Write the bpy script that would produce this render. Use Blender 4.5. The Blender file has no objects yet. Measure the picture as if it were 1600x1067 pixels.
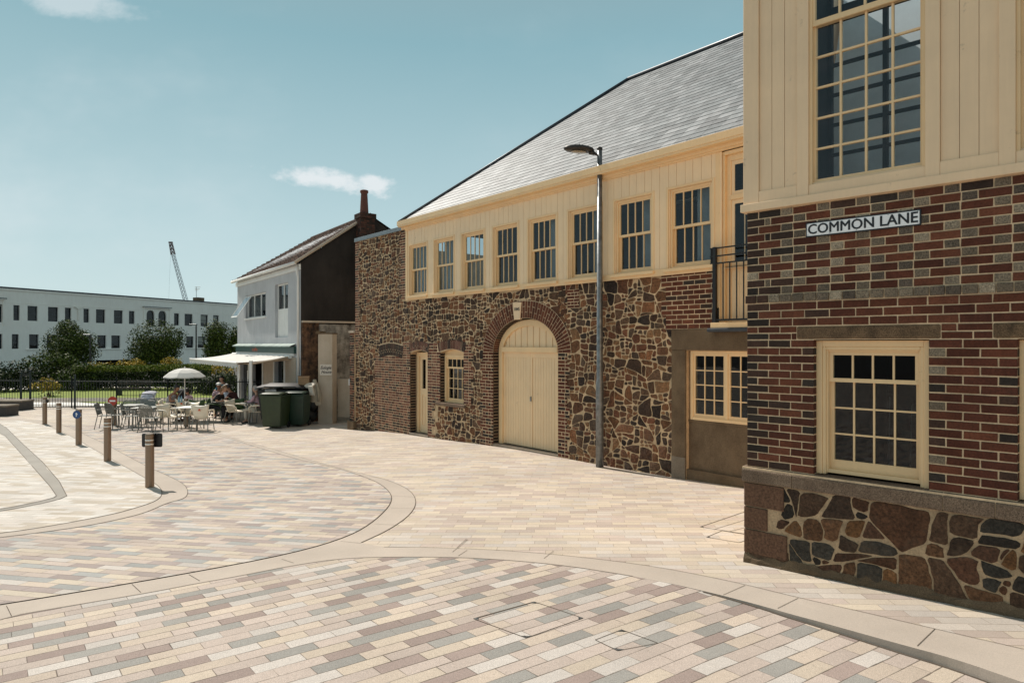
import bpy, bmesh, math, random
import numpy as np
from mathutils import Vector, Matrix
from mathutils.geometry import delaunay_2d_cdt
from mathutils.noise import noise_vector
rad = math.radians
SC = bpy.context.scene
COL = SC.collection
# ------------------------------------------------------------------ camera, sky, sun, exposure
F = 1067.0; CAMZ = 2.2
cam_d = bpy.data.cameras.new('camera'); cam = bpy.data.objects.new('camera', cam_d); COL.objects.link(cam)
cam.location = (0, 0, CAMZ); cam.rotation_euler = (rad(90), 0, 0)
cam_d.sensor_width = 36; cam_d.lens = 36 * F / 1600; cam_d.shift_y = 4.5 / 1600
cam_d.clip_start = 0.05; cam_d.clip_end = 3000
SC.camera = cam
SC.view_settings.view_transform = 'Standard'; SC.view_settings.look = 'None'
SC.view_settings.exposure = 0.02; SC.view_settings.gamma = 1.0
SUN_H = Vector((-0.673, 0.740, 0)).normalized(); SUN_EL = rad(47)
SUN_DIR = SUN_H * math.cos(SUN_EL) + Vector((0, 0, math.sin(SUN_EL)))
sun_d = bpy.data.lights.new('sun', 'SUN'); sun = bpy.data.objects.new('sun', sun_d); COL.objects.link(sun)
sun_d.energy = 4.9; sun_d.angle = rad(0.5); sun_d.color = (1.0, 0.925, 0.83)
sun.rotation_euler = SUN_DIR.to_track_quat('Z', 'Y').to_euler()
world = bpy.data.worlds.new('World'); SC.world = world; world.use_nodes = True

class NT:
    """small helper to write node trees"""
    def __init__(s, tree): s.t = tree; s.n = tree.nodes; s.l = tree.links
    def node(s, typ, **kw):
        nd = s.n.new(typ)
        for k, v in kw.items(): setattr(nd, k, v)
        return nd
    def put(s, inp, v):
        if isinstance(v, bpy.types.NodeSocket): s.l.new(v, inp)
        elif isinstance(v, (tuple, list)) and inp.type == 'RGBA': inp.default_value = tuple(v)[:3] + (1,)
        else: inp.default_value = v
    def math(s, op, a, b=0.0, c=None, clamp=False):
        nd = s.node('ShaderNodeMath', operation=op); nd.use_clamp = clamp
        s.put(nd.inputs[0], a); s.put(nd.inputs[1], b)
        if c is not None: s.put(nd.inputs[2], c)
        return nd.outputs[0]
    def mix(s, f, a, b, typ='MIX'):
        nd = s.node('ShaderNodeMix', data_type='RGBA', blend_type=typ)
        s.put(nd.inputs[0], f); s.put(nd.inputs[6], a); s.put(nd.inputs[7], b)
        return nd.outputs[2]
    def noise(s, vec, scale, detail=3, rough=.55, out='Fac'):
        nd = s.node('ShaderNodeTexNoise'); nd.inputs['Scale'].default_value = scale
        nd.inputs['Detail'].default_value = detail; nd.inputs['Roughness'].default_value = rough
        if vec is not None: s.l.new(vec, nd.inputs['Vector'])
        return nd.outputs[out]
    def ramp(s, f, stops, interp='LINEAR'):
        nd = s.node('ShaderNodeValToRGB'); cr = nd.color_ramp; cr.interpolation = interp
        while len(cr.elements) < len(stops): cr.elements.new(0.5)
        for e, (p, c) in zip(cr.elements, stops):
            e.position = p; e.color = (c if isinstance(c, tuple) else (c, c, c)) + (1,)
        s.put(nd.inputs[0], f); return nd.outputs[0]
    def white(s, vec=None, w=None, dim='2D', out='Value'):
        nd = s.node('ShaderNodeTexWhiteNoise', noise_dimensions=dim)
        if vec is not None: s.l.new(vec, nd.inputs['Vector'])
        if w is not None: s.put(nd.inputs['W'], w)
        return nd.outputs[out]
    def xyz(s, x, y, z=0.0):
        nd = s.node('ShaderNodeCombineXYZ'); s.put(nd.inputs[0], x); s.put(nd.inputs[1], y); s.put(nd.inputs[2], z)
        return nd.outputs[0]
    def sep(s, v):
        nd = s.node('ShaderNodeSeparateXYZ'); s.l.new(v, nd.inputs[0]); return nd.outputs
    def maprange(s, v, a, b, c=0.0, d=1.0, smooth=False):
        nd = s.node('ShaderNodeMapRange'); nd.interpolation_type = 'SMOOTHSTEP' if smooth else 'LINEAR'
        s.put(nd.inputs[0], v); nd.inputs[1].default_value = a; nd.inputs[2].default_value = b
        nd.inputs[3].default_value = c; nd.inputs[4].default_value = d
        return nd.outputs[0]

w = NT(world.node_tree); world.node_tree.nodes.clear()
sky = w.node('ShaderNodeTexSky', sky_type='NISHITA'); sky.sun_disc = False
sky.sun_elevation = SUN_EL; sky.sun_rotation = math.atan2(SUN_H.x, SUN_H.y)
sky.air_density = 1.0; sky.dust_density = 0.5; sky.ozone_density = 1.0; sky.altitude = 30
bg = w.node('ShaderNodeBackground'); bg.inputs['Strength'].default_value = 0.095
wo = w.node('ShaderNodeOutputWorld')
graded = w.mix(1.0, sky.outputs[0], (1.05, 1.0, 0.72), 'MULTIPLY')
tc = w.node('ShaderNodeTexCoord')
dx, dy, dz = w.sep(tc.outputs['Generated'])[:3]
ay = w.math('MAXIMUM', dy, 0.05)
el = w.ramp(w.math('ABSOLUTE', dz), [(0.0, (6.5, 8.0, 8.3)), (.16, (5.1, 6.9, 7.4)), (.40, (2.75, 4.8, 5.5)), (.62, (3.1, 3.8, 4.0)), (1.0, (2.7, 3.1, 3.2))])
base_sky = w.mix(.93, graded, el)
u = w.math('DIVIDE', dx, ay); v = w.math('DIVIDE', dz, ay)
dirv = w.xyz(u, v, 0.0)
# small cumulus low over the roofs, a soft wisp high on the left, very thin cirrus
def cloud(cu, cv, ru, rv, tilt, scale, seed, lo, hi):
    a = w.math('SUBTRACT', u, cu); b = w.math('SUBTRACT', v, cv)
    b = w.math('ADD', b, w.math('MULTIPLY', a, tilt))
    e = w.math('SQRT', w.math('ADD', w.math('POWER', w.math('ABSOLUTE', w.math('DIVIDE', a, ru)), 2.0), w.math('POWER', w.math('ABSOLUTE', w.math('DIVIDE', b, rv)), 2.0)))
    n = w.noise(w.xyz(w.math('ADD', u, seed), w.math('MULTIPLY', v, 1.6), 0.0), scale, 6, .6)
    m = w.math('SUBTRACT', w.math('ADD', n, 0.42), w.math('MULTIPLY', e, 0.55))
    front = w.math('GREATER_THAN', dy, 0.1)
    return w.math('MULTIPLY', w.maprange(m, lo, hi, 0, 1, True), front)
c1 = cloud(-.275, .242, .105, .018, .15, 26, 3.1, .40, .78)
c1c = cloud(-.200, .232, .032, .020, .1, 30, 1.7, .40, .78)
c2 = cloud(-.64, .500, .10, .030, .15, 14, 5.2, .34, .75)
thin = w.math('MULTIPLY', w.maprange(w.noise(w.xyz(w.math('MULTIPLY', u, .6), v, 4.0), 3.0, 5, .6), .45, .8, 0, .45, True), w.maprange(u, -.9, .25, 1, .15))
c = w.math('MAXIMUM', c1, w.math('MAXIMUM', c1c, w.math('MULTIPLY', c2, .55)))
c = w.math('MAXIMUM', w.math('MULTIPLY', c, .85), thin)
skyc = w.mix(c, base_sky, (8.6, 9.0, 9.2))
w.l.new(skyc, bg.inputs['Color']); w.l.new(bg.outputs[0], wo.inputs[0])

# ------------------------------------------------------------------ ground shape (a gently warped plane)
ANCH = [(2.345,6.88,2.185),(3.965,5.29,2.115),(-5.27,22,2.728),(-3.7,20.05,2.56),(-3.0,19.0,2.51),(-1.64,17.5,2.46),(-.72,16.4,2.40),(.93,14.4,2.355),(1.5,13.6,2.365),(2.95,12.1,2.345),(3.73,10.95,2.30),
(-6.3,11.9,2.50),(-8.77,14.8,2.54),(-11.36,17.9,2.65),(-14.2,21.3,2.77),(-16.2,23.7,2.78),(-12.6,23.7,2.79),(-7.7,23,2.76),(-20,31,2.85),(-16,32,2.86),(-8,30,2.8),(-30,45,2.9),(-10,60,2.9),(0,0,1.93),(-60,90,3.0),(60,60,2.4),(20,-10,1.5),(-20,-10,2.0),(-30,20,2.7)]
_P = np.array(ANCH)
def _phi(r): return np.where(r > 1e-9, r*r*np.log(np.maximum(r, 1e-9)), 0)
_n = len(_P)
_K = _phi(np.hypot(_P[:,None,0]-_P[None,:,0], _P[:,None,1]-_P[None,:,1])/10) + np.eye(_n)*0.002
_Q = np.c_[np.ones(_n), _P[:,:2]/10]
_w = np.linalg.solve(np.block([[_K,_Q],[_Q.T,np.zeros((3,3))]]), np.r_[_P[:,2],0,0,0])
def gz(X, Y):
    """height of the ground at X, Y"""
    if Y > 88 or abs(X) > 75 or Y < -18:
        X = max(-75, min(75, X)); Y = max(-18, min(88, Y))
    r = np.hypot(X-_P[:,0], Y-_P[:,1])/10
    return CAMZ - float(_phi(r) @ _w[:_n] + _w[_n] + _w[_n+1]*X/10 + _w[_n+2]*Y/10)
def gp(px, py):
    """point of the ground measured off the photograph"""
    d = 2.3
    for _ in range(60):
        Y = d*F/(py-538); X = (px-800)*Y/F
        d = .5*d + .5*(CAMZ-gz(X, Y))
    return Vector((X, Y, CAMZ-d))
def at(px, Y):
    X = (px-800)*Y/F
    return Vector((X, Y, gz(X, Y)))

# ------------------------------------------------------------------ materials
MATS = {}
def material(name, build, **kw):
    if name in MATS: return MATS[name]
    m = bpy.data.materials.new(name); m.use_nodes = True
    t = NT(m.node_tree); t.n.clear()
    out = t.node('ShaderNodeOutputMaterial'); b = t.node('ShaderNodeBsdfPrincipled')
    t.l.new(b.outputs[0], out.inputs[0]); t.b = b; t.out = out
    geo = t.node('ShaderNodeNewGeometry'); t.geo = geo; t.pos = geo.outputs['Position']; t.isl = geo.outputs['Random Per Island']
    build(t, **kw); MATS[name] = m; return m
def bump(t, h, strength=.4, dist=.01, prev=None):
    nd = t.node('ShaderNodeBump'); nd.inputs['Strength'].default_value = strength; nd.inputs['Distance'].default_value = dist
    t.put(nd.inputs['Height'], h)
    if prev is not None: t.l.new(prev, nd.inputs['Normal'])
    t.l.new(nd.outputs[0], t.b.inputs['Normal']); return nd.outputs[0]
def plain(name, col, rough=.6, metal=0.0, var=.12, scale=6.0, bmp=.1, spec=.5, bdist=.004):
    def f(t):
        n = t.noise(t.pos, scale, 4)
        n2 = t.noise(t.pos, scale*9, 3)
        k = t.math('MULTIPLY', t.maprange(n, .3, .7, 1-var, 1+var), t.maprange(n2, .3, .7, 1-var*.5, 1+var*.5))
        cm = t.node('ShaderNodeVectorMath', operation='SCALE'); cm.inputs[0].default_value = col; t.l.new(k, cm.inputs['Scale'])
        t.l.new(cm.outputs[0], t.b.inputs['Base Color'])
        t.b.inputs['Roughness'].default_value = rough; t.b.inputs['Metallic'].default_value = metal
        t.b.inputs['Specular IOR Level'].default_value = spec
        if bmp: bump(t, n2, bmp, bdist)
    return material(name, f)
def palette(name, cols, rough=.85, speck=.25, sscale=60, bscale=40, bmp=.6, bdist=.006, blot=None):
    """colour picked per island: bricks, stones, slates, leaves"""
    def f(t):
        k = len(cols)
        c = t.ramp(t.isl, [(i/k, cc) for i, cc in enumerate(cols)], 'CONSTANT')
        n = t.noise(t.pos, sscale, 4, .65); n2 = t.noise(t.pos, 9, 3)
        n3 = t.noise(t.pos, bscale, 5, .7)
        kf = t.math('MULTIPLY', t.maprange(n, .3, .7, 1-speck, 1+speck), t.maprange(n2, .3, .7, .82, 1.18))
        j = t.white(w=t.math('MULTIPLY', t.isl, 91.7), dim='1D')
        kf = t.math('MULTIPLY', kf, t.maprange(j, 0, 1, .8, 1.22))
        cm = t.node('ShaderNodeVectorMath', operation='SCALE'); t.l.new(c, cm.inputs[0]); t.l.new(kf, cm.inputs['Scale'])
        o = cm.outputs[0]
        if blot: o = t.mix(t.maprange(t.noise(t.pos, 3.2, 5, .65), blot[1], blot[1]+.12, 0, blot[2]), o, blot[0])
        t.put(t.b.inputs['Base Color'], o); t.b.inputs['Roughness'].default_value = rough
        t.b.inputs['Specular IOR Level'].default_value = .08 if 'leaf' in name else .3
        bump(t, n3, bmp, bdist)
    return material(name, f)
M_mortar = plain('mortar', (.66, .49, .315), .95, var=.25, scale=5, bmp=.8, bdist=.008)
M_mortar_pl = plain('plinth_mortar', (.40, .285, .175), .95, var=.35, scale=6, bmp=1.0, bdist=.012)
M_mortar_st = plain('lime_mortar', (.56, .405, .25), .95, var=.28, scale=4, bmp=.9, bdist=.01)
M_stone = palette('rubble_stone', [(0.049,0.030,0.021),(0.118,0.053,0.029),(0.166,0.078,0.038),(0.063,0.037,0.025),(0.207,0.092,0.043),(0.104,0.067,0.045),(0.039,0.027,0.022),(0.152,0.062,0.034),(0.083,0.042,0.026),(0.235,0.126,0.062),(0.069,0.045,0.032),(0.180,0.087,0.047),(0.124,0.071,0.043)], .9, .5, 26, 18, 1.0, .034, blot=((.15,.11,.075), .58, .4))
M_stone2 = palette('plinth_stone', [(0.092,0.043,0.023),(0.049,0.030,0.020),(0.130,0.065,0.033),(0.035,0.028,0.022),(0.108,0.050,0.029),(0.167,0.080,0.033),(0.054,0.047,0.038),(0.076,0.038,0.023),(0.097,0.055,0.033)], .88, .55, 38, 20, 1.0, .03, blot=((.13,.09,.06), .56, .45))
M_granite_q = plain('granite_quoin', (.15,.075,.042), .85, var=.45, scale=45, bmp=.9, bdist=.008)
BR = [(.105,.033,.018),(.125,.041,.022),(.092,.029,.017),(.135,.047,.026),(.112,.037,.021),(.10,.032,.019),(.085,.028,.017)]
M_brick = palette('red_brick', BR, .9, .3, 70, 55, .8, .006, blot=((.06,.04,.03), .62, .5))
M_brick_s = palette('weathered_brick', [(.15,.055,.034),(.18,.075,.045),(.115,.044,.03),(.20,.09,.058),(.09,.038,.027),(.165,.064,.038),(.055,.034,.028)], .9, .35, 60, 45, .8, .006, blot=((.30,.22,.15), .60, .45))
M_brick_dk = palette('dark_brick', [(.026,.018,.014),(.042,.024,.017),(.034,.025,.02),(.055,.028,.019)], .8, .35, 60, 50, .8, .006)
M_brick_gr = palette('grey_header_brick', [(.17,.13,.09),(.235,.185,.13),(.105,.08,.06),(.28,.225,.16),(.135,.105,.075)], .75, .75, 90, 60, 1.0, .008)
M_brick_chim = palette('sooty_brick', [(.06,.03,.022),(.09,.038,.026),(.04,.026,.02),(.075,.034,.024)], .9, .3, 60, 50, .7, .006)
M_voussoir = palette('arch_brick', [(.13,.06,.042),(.16,.08,.06),(.11,.05,.036),(.05,.032,.027),(.19,.12,.085),(.12,.055,.04)], .9, .3, 60, 50, .7, .006)
def paint(name, col, wear=.0, rough=.45):
    def f(t):
        x, y, z = t.sep(t.pos)[:3]
        st = t.noise(t.xyz(t.math('MULTIPLY', x, 14), t.math('MULTIPLY', y, 14), t.math('MULTIPLY', z, .8)), 2.2, 4)
        n = t.noise(t.pos, 2.0, 4)
        g = t.noise(t.pos, 120, 2)
        k = t.math('MULTIPLY', t.maprange(st, .3, .7, .972, 1.02), t.maprange(n, .3, .7, .94, 1.05))
        cm = t.node('ShaderNodeVectorMath', operation='SCALE'); cm.inputs[0].default_value = col; t.l.new(k, cm.inputs['Scale'])
        o = t.mix(t.maprange(t.noise(t.pos, 5.0, 7, .72), .64, .70, 0, .55), cm.outputs[0], tuple(c*.55 for c in col))
        o = t.mix(t.maprange(t.noise(t.xyz(t.math('MULTIPLY', x, 30), t.math('MULTIPLY', y, 30), t.math('MULTIPLY', z, 3)), 1.0, 5, .7), .68, .73, 0, .22), o, tuple(min(.9, c*1.35+.06) for c in col))
        t.put(t.b.inputs['Base Color'], o)
        t.put(t.b.inputs['Roughness'], t.maprange(n, .3, .7, rough-.06, rough+.12))
        bump(t, t.math('ADD', st, t.math('MULTIPLY', g, .2)), .25, .004)
    return material(name, f)
M_cream = paint('cream_painted_boards', (.84,.63,.40))
M_trim = paint('cream_painted_trim', (.81,.575,.32))
M_cream2 = paint('cream_cladding', (.82,.60,.385))
M_white = paint('white_paint', (.74,.73,.70), rough=.5)
M_door = paint('cream_painted_door', (.81,.595,.36))
def glass(name, tint=(.72,.76,.78), rough=.015, wav=.25):
    def f(t):
        t.n.remove(t.b)
        tr = t.node('ShaderNodeBsdfTransparent'); tr.inputs[0].default_value = tint + (1,)
        gl = t.node('ShaderNodeBsdfGlossy'); gl.inputs['Roughness'].default_value = rough; gl.inputs[0].default_value = (.93,.96,1,1)
        fr = t.node('ShaderNodeFresnel'); fr.inputs['IOR'].default_value = 1.52
        bp = t.node('ShaderNodeBump'); bp.inputs['Strength'].default_value = wav; bp.inputs['Distance'].default_value = .004
        t.l.new(t.noise(t.pos, 3.0, 2), bp.inputs['Height']); t.l.new(bp.outputs[0], gl.inputs['Normal']); t.l.new(bp.outputs[0], fr.inputs['Normal'])
        mx = t.node('ShaderNodeMixShader')
        t.l.new(t.math('MULTIPLY', t.math('MULTIPLY', fr.outputs[0], .85, clamp=True), t.math('SUBTRACT', 1.0, t.geo.outputs['Backfacing'])), mx.inputs[0]); t.l.new(tr.outputs[0], mx.inputs[1]); t.l.new(gl.outputs[0], mx.inputs[2])
        t.l.new(mx.outputs[0], t.out.inputs[0])
    return material(name, f)
M_glass = glass('window_glass'); M_glass_clear = glass('clear_window_glass', (.95,.97,.98))
M_room = plain('dark_room', (.018,.016,.015), .9, var=.1)
M_roomw = plain('room_paint', (.14,.135,.125), .9, var=.1)
M_bounce = plain('pale_bounce_panel', (.62,.68,.70), .8, var=.05)  # pale surface of the added light-catching slope in the upper room
M_curtain = plain('curtain_cloth', (.50,.54,.55), .9, var=.1)
M_slate = palette('slate', [(.21,.22,.225),(.245,.255,.26),(.19,.20,.205),(.275,.28,.285),(.225,.23,.235)], .55, .12, 30, 30, .3, .003)
M_tile = palette('leafy_brown_roof_tile', [(.12,.075,.058),(.15,.092,.07),(.095,.064,.052),(.175,.11,.085),(.085,.06,.05)], .9, .4, 30, 20, .8, .01)
M_lead = plain('lead_sheet', (.045,.05,.06), .4, .3, var=.2)
M_coping = plain('grey_coping', (.20,.23,.25), .45, .3, var=.15)
def concrete(name, c1, c2, sc=2.4, speck=.35):
    def f(t):
        n = t.noise(t.pos, sc, 6, .65); n2 = t.noise(t.pos, 110, 3, .6)
        x, y, z = t.sep(t.pos)[:3]
        st = t.noise(t.xyz(t.math('MULTIPLY', x, 2), t.math('MULTIPLY', y, 2), t.math('MULTIPLY', z, .6)), 1.8, 4)
        o = t.mix(t.maprange(t.math('ADD', t.math('MULTIPLY', n, .6), t.math('MULTIPLY', st, .4)), .38, .62, 0, 1), c1, c2)
        cm = t.node('ShaderNodeVectorMath', operation='SCALE'); t.l.new(o, cm.inputs[0]); t.l.new(t.maprange(n2, .3, .72, 1-speck, 1+speck*1.4), cm.inputs['Scale'])
        t.l.new(cm.outputs[0], t.b.inputs['Base Color']); t.b.inputs['Roughness'].default_value = .92; t.b.inputs['Specular IOR Level'].default_value = .25
        bump(t, t.math('ADD', n2, n), .6, .006)
    return material(name, f)
M_conc = concrete('stained_concrete', (.10,.068,.042), (.17,.12,.075))
M_conc_l = concrete('pale_concrete', (.16,.13,.10), (.25,.21,.165), 1.6)
M_ledge = concrete('granite_ledge', (.125,.085,.06), (.21,.15,.105), 3.0, .6)
M_lintel = concrete('stained_lintel', (.045,.03,.02), (.19,.12,.068), 5.0, .5)
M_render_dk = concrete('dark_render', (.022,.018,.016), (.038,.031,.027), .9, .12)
M_render_gr = concrete('grey_render', (.42,.425,.44), (.50,.505,.52), .8, .06)
M_render_cr = concrete('cream_render', (.43,.35,.27), (.54,.45,.36), 1.2, .12)
M_render_peel = concrete('peeling_render', (.045,.036,.03), (.42,.38,.33), 3.2, .3)
M_rust = concrete('rusty_rubble', (.022,.016,.014), (.19,.10,.055), 6.0, .5)
M_render_wh = concrete('white_building_render', (.85,.80,.73), (.92,.88,.81), .22, .05)
M_black = plain('black_metal', (.012,.012,.013), .45, .2, var=.1)
M_railmetal = plain('green_black_metal', (.008,.016,.018), .5, .2, var=.1)
M_galv = plain('galvanised_steel', (.20,.21,.215), .42, .75, var=.35, scale=10)
M_lamp = plain('dark_lamp_metal', (.035,.032,.03), .45, .4)
M_lampglass = plain('lamp_glass', (.25,.21,.15), .2)
def steel(name, col=(.42,.37,.32), rough=.28):
    def f(t):
        x, y, z = t.sep(t.pos)[:3]
        n = t.noise(t.xyz(t.math('MULTIPLY', x, 1), t.math('MULTIPLY', y, 1), t.math('MULTIPLY', z, 60)), 9, 3)
        t.b.inputs['Base Color'].default_value = col + (1,); t.b.inputs['Metallic'].default_value = 1
        t.put(t.b.inputs['Roughness'], t.maprange(n, .3, .7, rough-.06, rough+.12)); bump(t, n, .08, .002)
    return material(name, f)
M_steel = steel('brushed_steel', (.24,.18,.135), .34); M_alu = plain('dull_aluminium', (.20,.20,.18), .45, .5, var=.1); M_band = steel('bright_steel_band', (.8,.78,.74), .2)
M_binG = plain('green_plastic', (.024,.040,.014), .42, var=.2); M_binG2 = plain('dark_green_plastic', (.008,.030,.016), .4, var=.2)
M_binK = plain('black_plastic', (.010,.011,.012), .6, var=.2); M_crpl = plain('cream_plastic', (.82,.72,.57), .45, var=.06)
M_whpl = plain('white_plastic', (.82,.80,.76), .4, var=.05); M_cloth = plain('white_canvas', (.62,.60,.56), .8, var=.06)
M_card = plain('cardboard', (.33,.22,.13), .9); M_card2 = plain('white_cardboard', (.62,.56,.48), .9)
M_beige = plain('beige_cloth', (.44,.39,.31), .95, var=.2); M_signW = plain('sign_white', (.86,.86,.87), .35, var=.03)
M_signK = plain('sign_black', (.008,.008,.01), .4); M_blue = plain('sign_blue', (.01,.06,.20), .4, var=.04); M_red = plain('sign_red', (.42,.03,.015), .45)
M_orange = plain('orange_print', (.62,.10,.02), .5); M_green_sign = plain('green_fascia', (.012,.055,.045), .4)
M_teakgr = plain('green_slats', (.03,.07,.018), .6); M_bark = plain('bark', (.06,.045,.035), .95, var=.4, scale=14, bmp=1, bdist=.02)
LF = [(.040,.060,.010),(.060,.085,.014),(.028,.044,.009),(.080,.105,.018),(.020,.034,.009),(.11,.13,.03)]
M_leaf = palette('tree_leaf', LF, .6, .15, 30, 30, 0.0)
M_leaf_dk = palette('dark_hedge_leaf', [(.018,.030,.009),(.028,.042,.011),(.012,.020,.008),(.038,.052,.014),(.05,.062,.02)], .6, .15, 30, 30, 0.0)
M_leaf_y = palette('yellow_shrub_leaf', [(.45,.30,.04),(.32,.24,.04),(.16,.16,.02),(.55,.36,.07),(.09,.10,.02)], .6, .15, 30, 30, 0.0)
M_leaf_g = palette('bright_hedge_leaf', [(.08,.11,.012),(.12,.15,.018),(.055,.075,.010),(.18,.18,.03)], .6, .15, 30, 30, 0.0)
M_grass = plain('lawn_grass', (.165,.215,.010), .9, var=.22, scale=3, bmp=.6, bdist=.02)
M_path = plain('pale_path', (.72,.69,.64), .9, var=.12, scale=1.2)
M_soil = plain('dark_soil', (.04,.035,.03), .95, var=.3)

# ------------------------------------------------------------------ paving
def pavers(name, ang, L, Wd, cols, pattern=None, joint=.006, jcol=(.085,.065,.048), dark=.9, gain=1.0, speck=.22):
    def f(t):
        x, y, z = t.sep(t.pos)[:3]
        ca, sa = math.cos(rad(ang)), math.sin(rad(ang))
        wob = t.math('MULTIPLY', t.math('SUBTRACT', t.noise(t.pos, 1.3, 2), .5), .02)
        U = t.math('ADD', t.math('MULTIPLY', x, ca), t.math('MULTIPLY', y, sa))
        V = t.math('ADD', t.math('ADD', t.math('MULTIPLY', x, -sa), t.math('MULTIPLY', y, ca)), wob)
        rv = t.math('DIVIDE', V, Wd); row = t.math('FLOOR', rv); fv = t.math('FRACT', rv)
        r1 = t.white(w=t.math('ADD', row, .37), dim='1D')
        cu = t.math('ADD', t.math('DIVIDE', U, L), t.math('ADD', t.math('MULTIPLY', row, .47), t.math('MULTIPLY', r1, .2)))
        colm = t.math('FLOOR', cu); fu = t.math('FRACT', cu)
        cell = t.xyz(t.math('ADD', colm, .5), t.math('ADD', row, .5))
        r2 = t.white(vec=cell, dim='2D')
        k = len(cols)
        if pattern:
            nk = len(pattern)
            idx = t.math('ADD', t.math('ADD', colm, t.math('MULTIPLY', row, 2.0)), t.math('FLOOR', t.math('MULTIPLY', r2, 1.18)))
            idx = t.math('ADD', idx, t.math('FLOOR', t.math('MULTIPLY', r1, 1.3)))
            idx = t.math('FLOORED_MODULO' if False else 'WRAP', idx, float(nk), 0.0)
            q = t.math('DIVIDE', t.math('ADD', idx, .5), float(nk))
            c = t.ramp(q, [(i/nk, cols[p]) for i, p in enumerate(pattern)], 'CONSTANT')
        else:
            c = t.ramp(r2, [(i/k, cc) for i, cc in enumerate(cols)], 'CONSTANT')
        r3 = t.white(vec=t.xyz(t.math('ADD', colm, 17.5), t.math('ADD', row, 3.5)), dim='2D')
        sp = t.noise(t.pos, 190, 2, .7); sp2 = t.noise(t.pos, 46, 3, .6); bl = t.noise(t.pos, .7, 4, .6)
        kf = t.math('MULTIPLY', t.maprange(r3, 0, 1, .90, 1.09), t.maprange(sp, .32, .68, 1-speck, 1+speck))
        kf = t.math('MULTIPLY', kf, t.math('MULTIPLY', t.maprange(sp2, .3, .7, .95, 1.05), t.maprange(bl, .32, .7, .79*gain, .95*gain)))
        cm = t.node('ShaderNodeVectorMath', operation='SCALE'); t.l.new(c, cm.inputs[0]); t.l.new(kf, cm.inputs['Scale'])
        spots = t.maprange(t.noise(t.pos, 4.5, 6, .8), .70, .74, 0, .5)
        c0 = t.mix(spots, cm.outputs[0], (.22,.19,.16))
        eu = t.math('MULTIPLY', t.math('MINIMUM', fu, t.math('SUBTRACT', 1.0, fu)), L*1.6)
        ev = t.math('MULTIPLY', t.math('MINIMUM', fv, t.math('SUBTRACT', 1.0, fv)), Wd)
        e = t.math('MINIMUM', eu, ev)
        jw = t.maprange(t.noise(t.pos, 2.1, 4, .7), .3, .75, .35, 1.5)
        jt = t.math('SUBTRACT', 1.0, t.math('SMOOTH_MIN', 1.0, t.math('DIVIDE', e, t.math('MULTIPLY', jw, joint*.5)), .15), clamp=True)
        jt = t.math('MULTIPLY', jt, 1.9, clamp=True)
        o = t.mix(t.math('MULTIPLY', jt, t.maprange(jw, .35, 1.5, dark*.6, 1.0)), c0, jcol)
        t.put(t.b.inputs['Base Color'], o); t.b.inputs['Roughness'].default_value = .88; t.b.inputs['Specular IOR Level'].default_value = .3
        tilt = t.math('MULTIPLY', r3, .35)
        h = t.math('SUBTRACT', t.math('ADD', t.math('MULTIPLY', sp, .25), tilt), t.math('MULTIPLY', jt, 1.0))
        bump(t, h, .5, .004)
    return material(name, f)
GR, CR, MV, WH, PK, YL = (.335,.32,.295), (.58,.485,.40), (.35,.275,.245), (.575,.525,.48), (.525,.44,.385), (.59,.50,.405)
M_road = pavers('road_pavers', 37.5, .345, .134, [GR, CR, MV, WH, PK, YL], pattern=[0,1,4,2,3,5,4], joint=.013, speck=.32)
M_leafz = pavers('crossing_pavers', -15.5, .37, .125, [(.38,.38,.365), CR, (.40,.335,.31), WH, PK, (.60,.52,.42)], pattern=[0,5,4,2,3,1,4], joint=.011, speck=.18)
M_pale = pavers('pale_pavers', -4.0, .36, .135, [(.62,.53,.42),(.58,.49,.40),(.58,.52,.465),(.54,.45,.39),(.64,.55,.45),(.53,.44,.38),(.61,.525,.43),(.59,.525,.46)], joint=.010, jcol=(.20,.15,.11), dark=.8, speck=.18)
M_island = pavers('white_beige_pavers', -9.0, .36, .125, [(.68,.63,.575),(.56,.49,.405),(.66,.61,.55),(.71,.67,.615),(.58,.51,.425),(.66,.60,.54)], joint=.009, jcol=(.26,.22,.18), speck=.16)
def bandmat(name, c):
    def f(t):
        n = t.noise(t.pos, 150, 2, .7); n2 = t.noise(t.pos, 1.1, 5, .6)
        cm = t.node('ShaderNodeVectorMath', operation='SCALE'); cm.inputs[0].default_value = c
        t.l.new(t.math('MULTIPLY', t.maprange(n, .3, .7, .85, 1.14), t.maprange(n2, .3, .7, .9, 1.07)), cm.inputs['Scale'])
        t.l.new(t.mix(t.maprange(t.noise(t.pos, 3.5, 6, .8), .69, .74, 0, .5), cm.outputs[0], (.2,.17,.14)), t.b.inputs['Base Color'])
        t.b.inputs['Roughness'].default_value = .9; bump(t, n, .35, .002)
    return material(name, f)
M_bandm = bandmat('granite_band', (.455,.39,.33)); M_drain = bandmat('grey_band', (.32,.295,.26))
M_joint = plain('joint_dark', (.10,.075,.055), .95)

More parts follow.
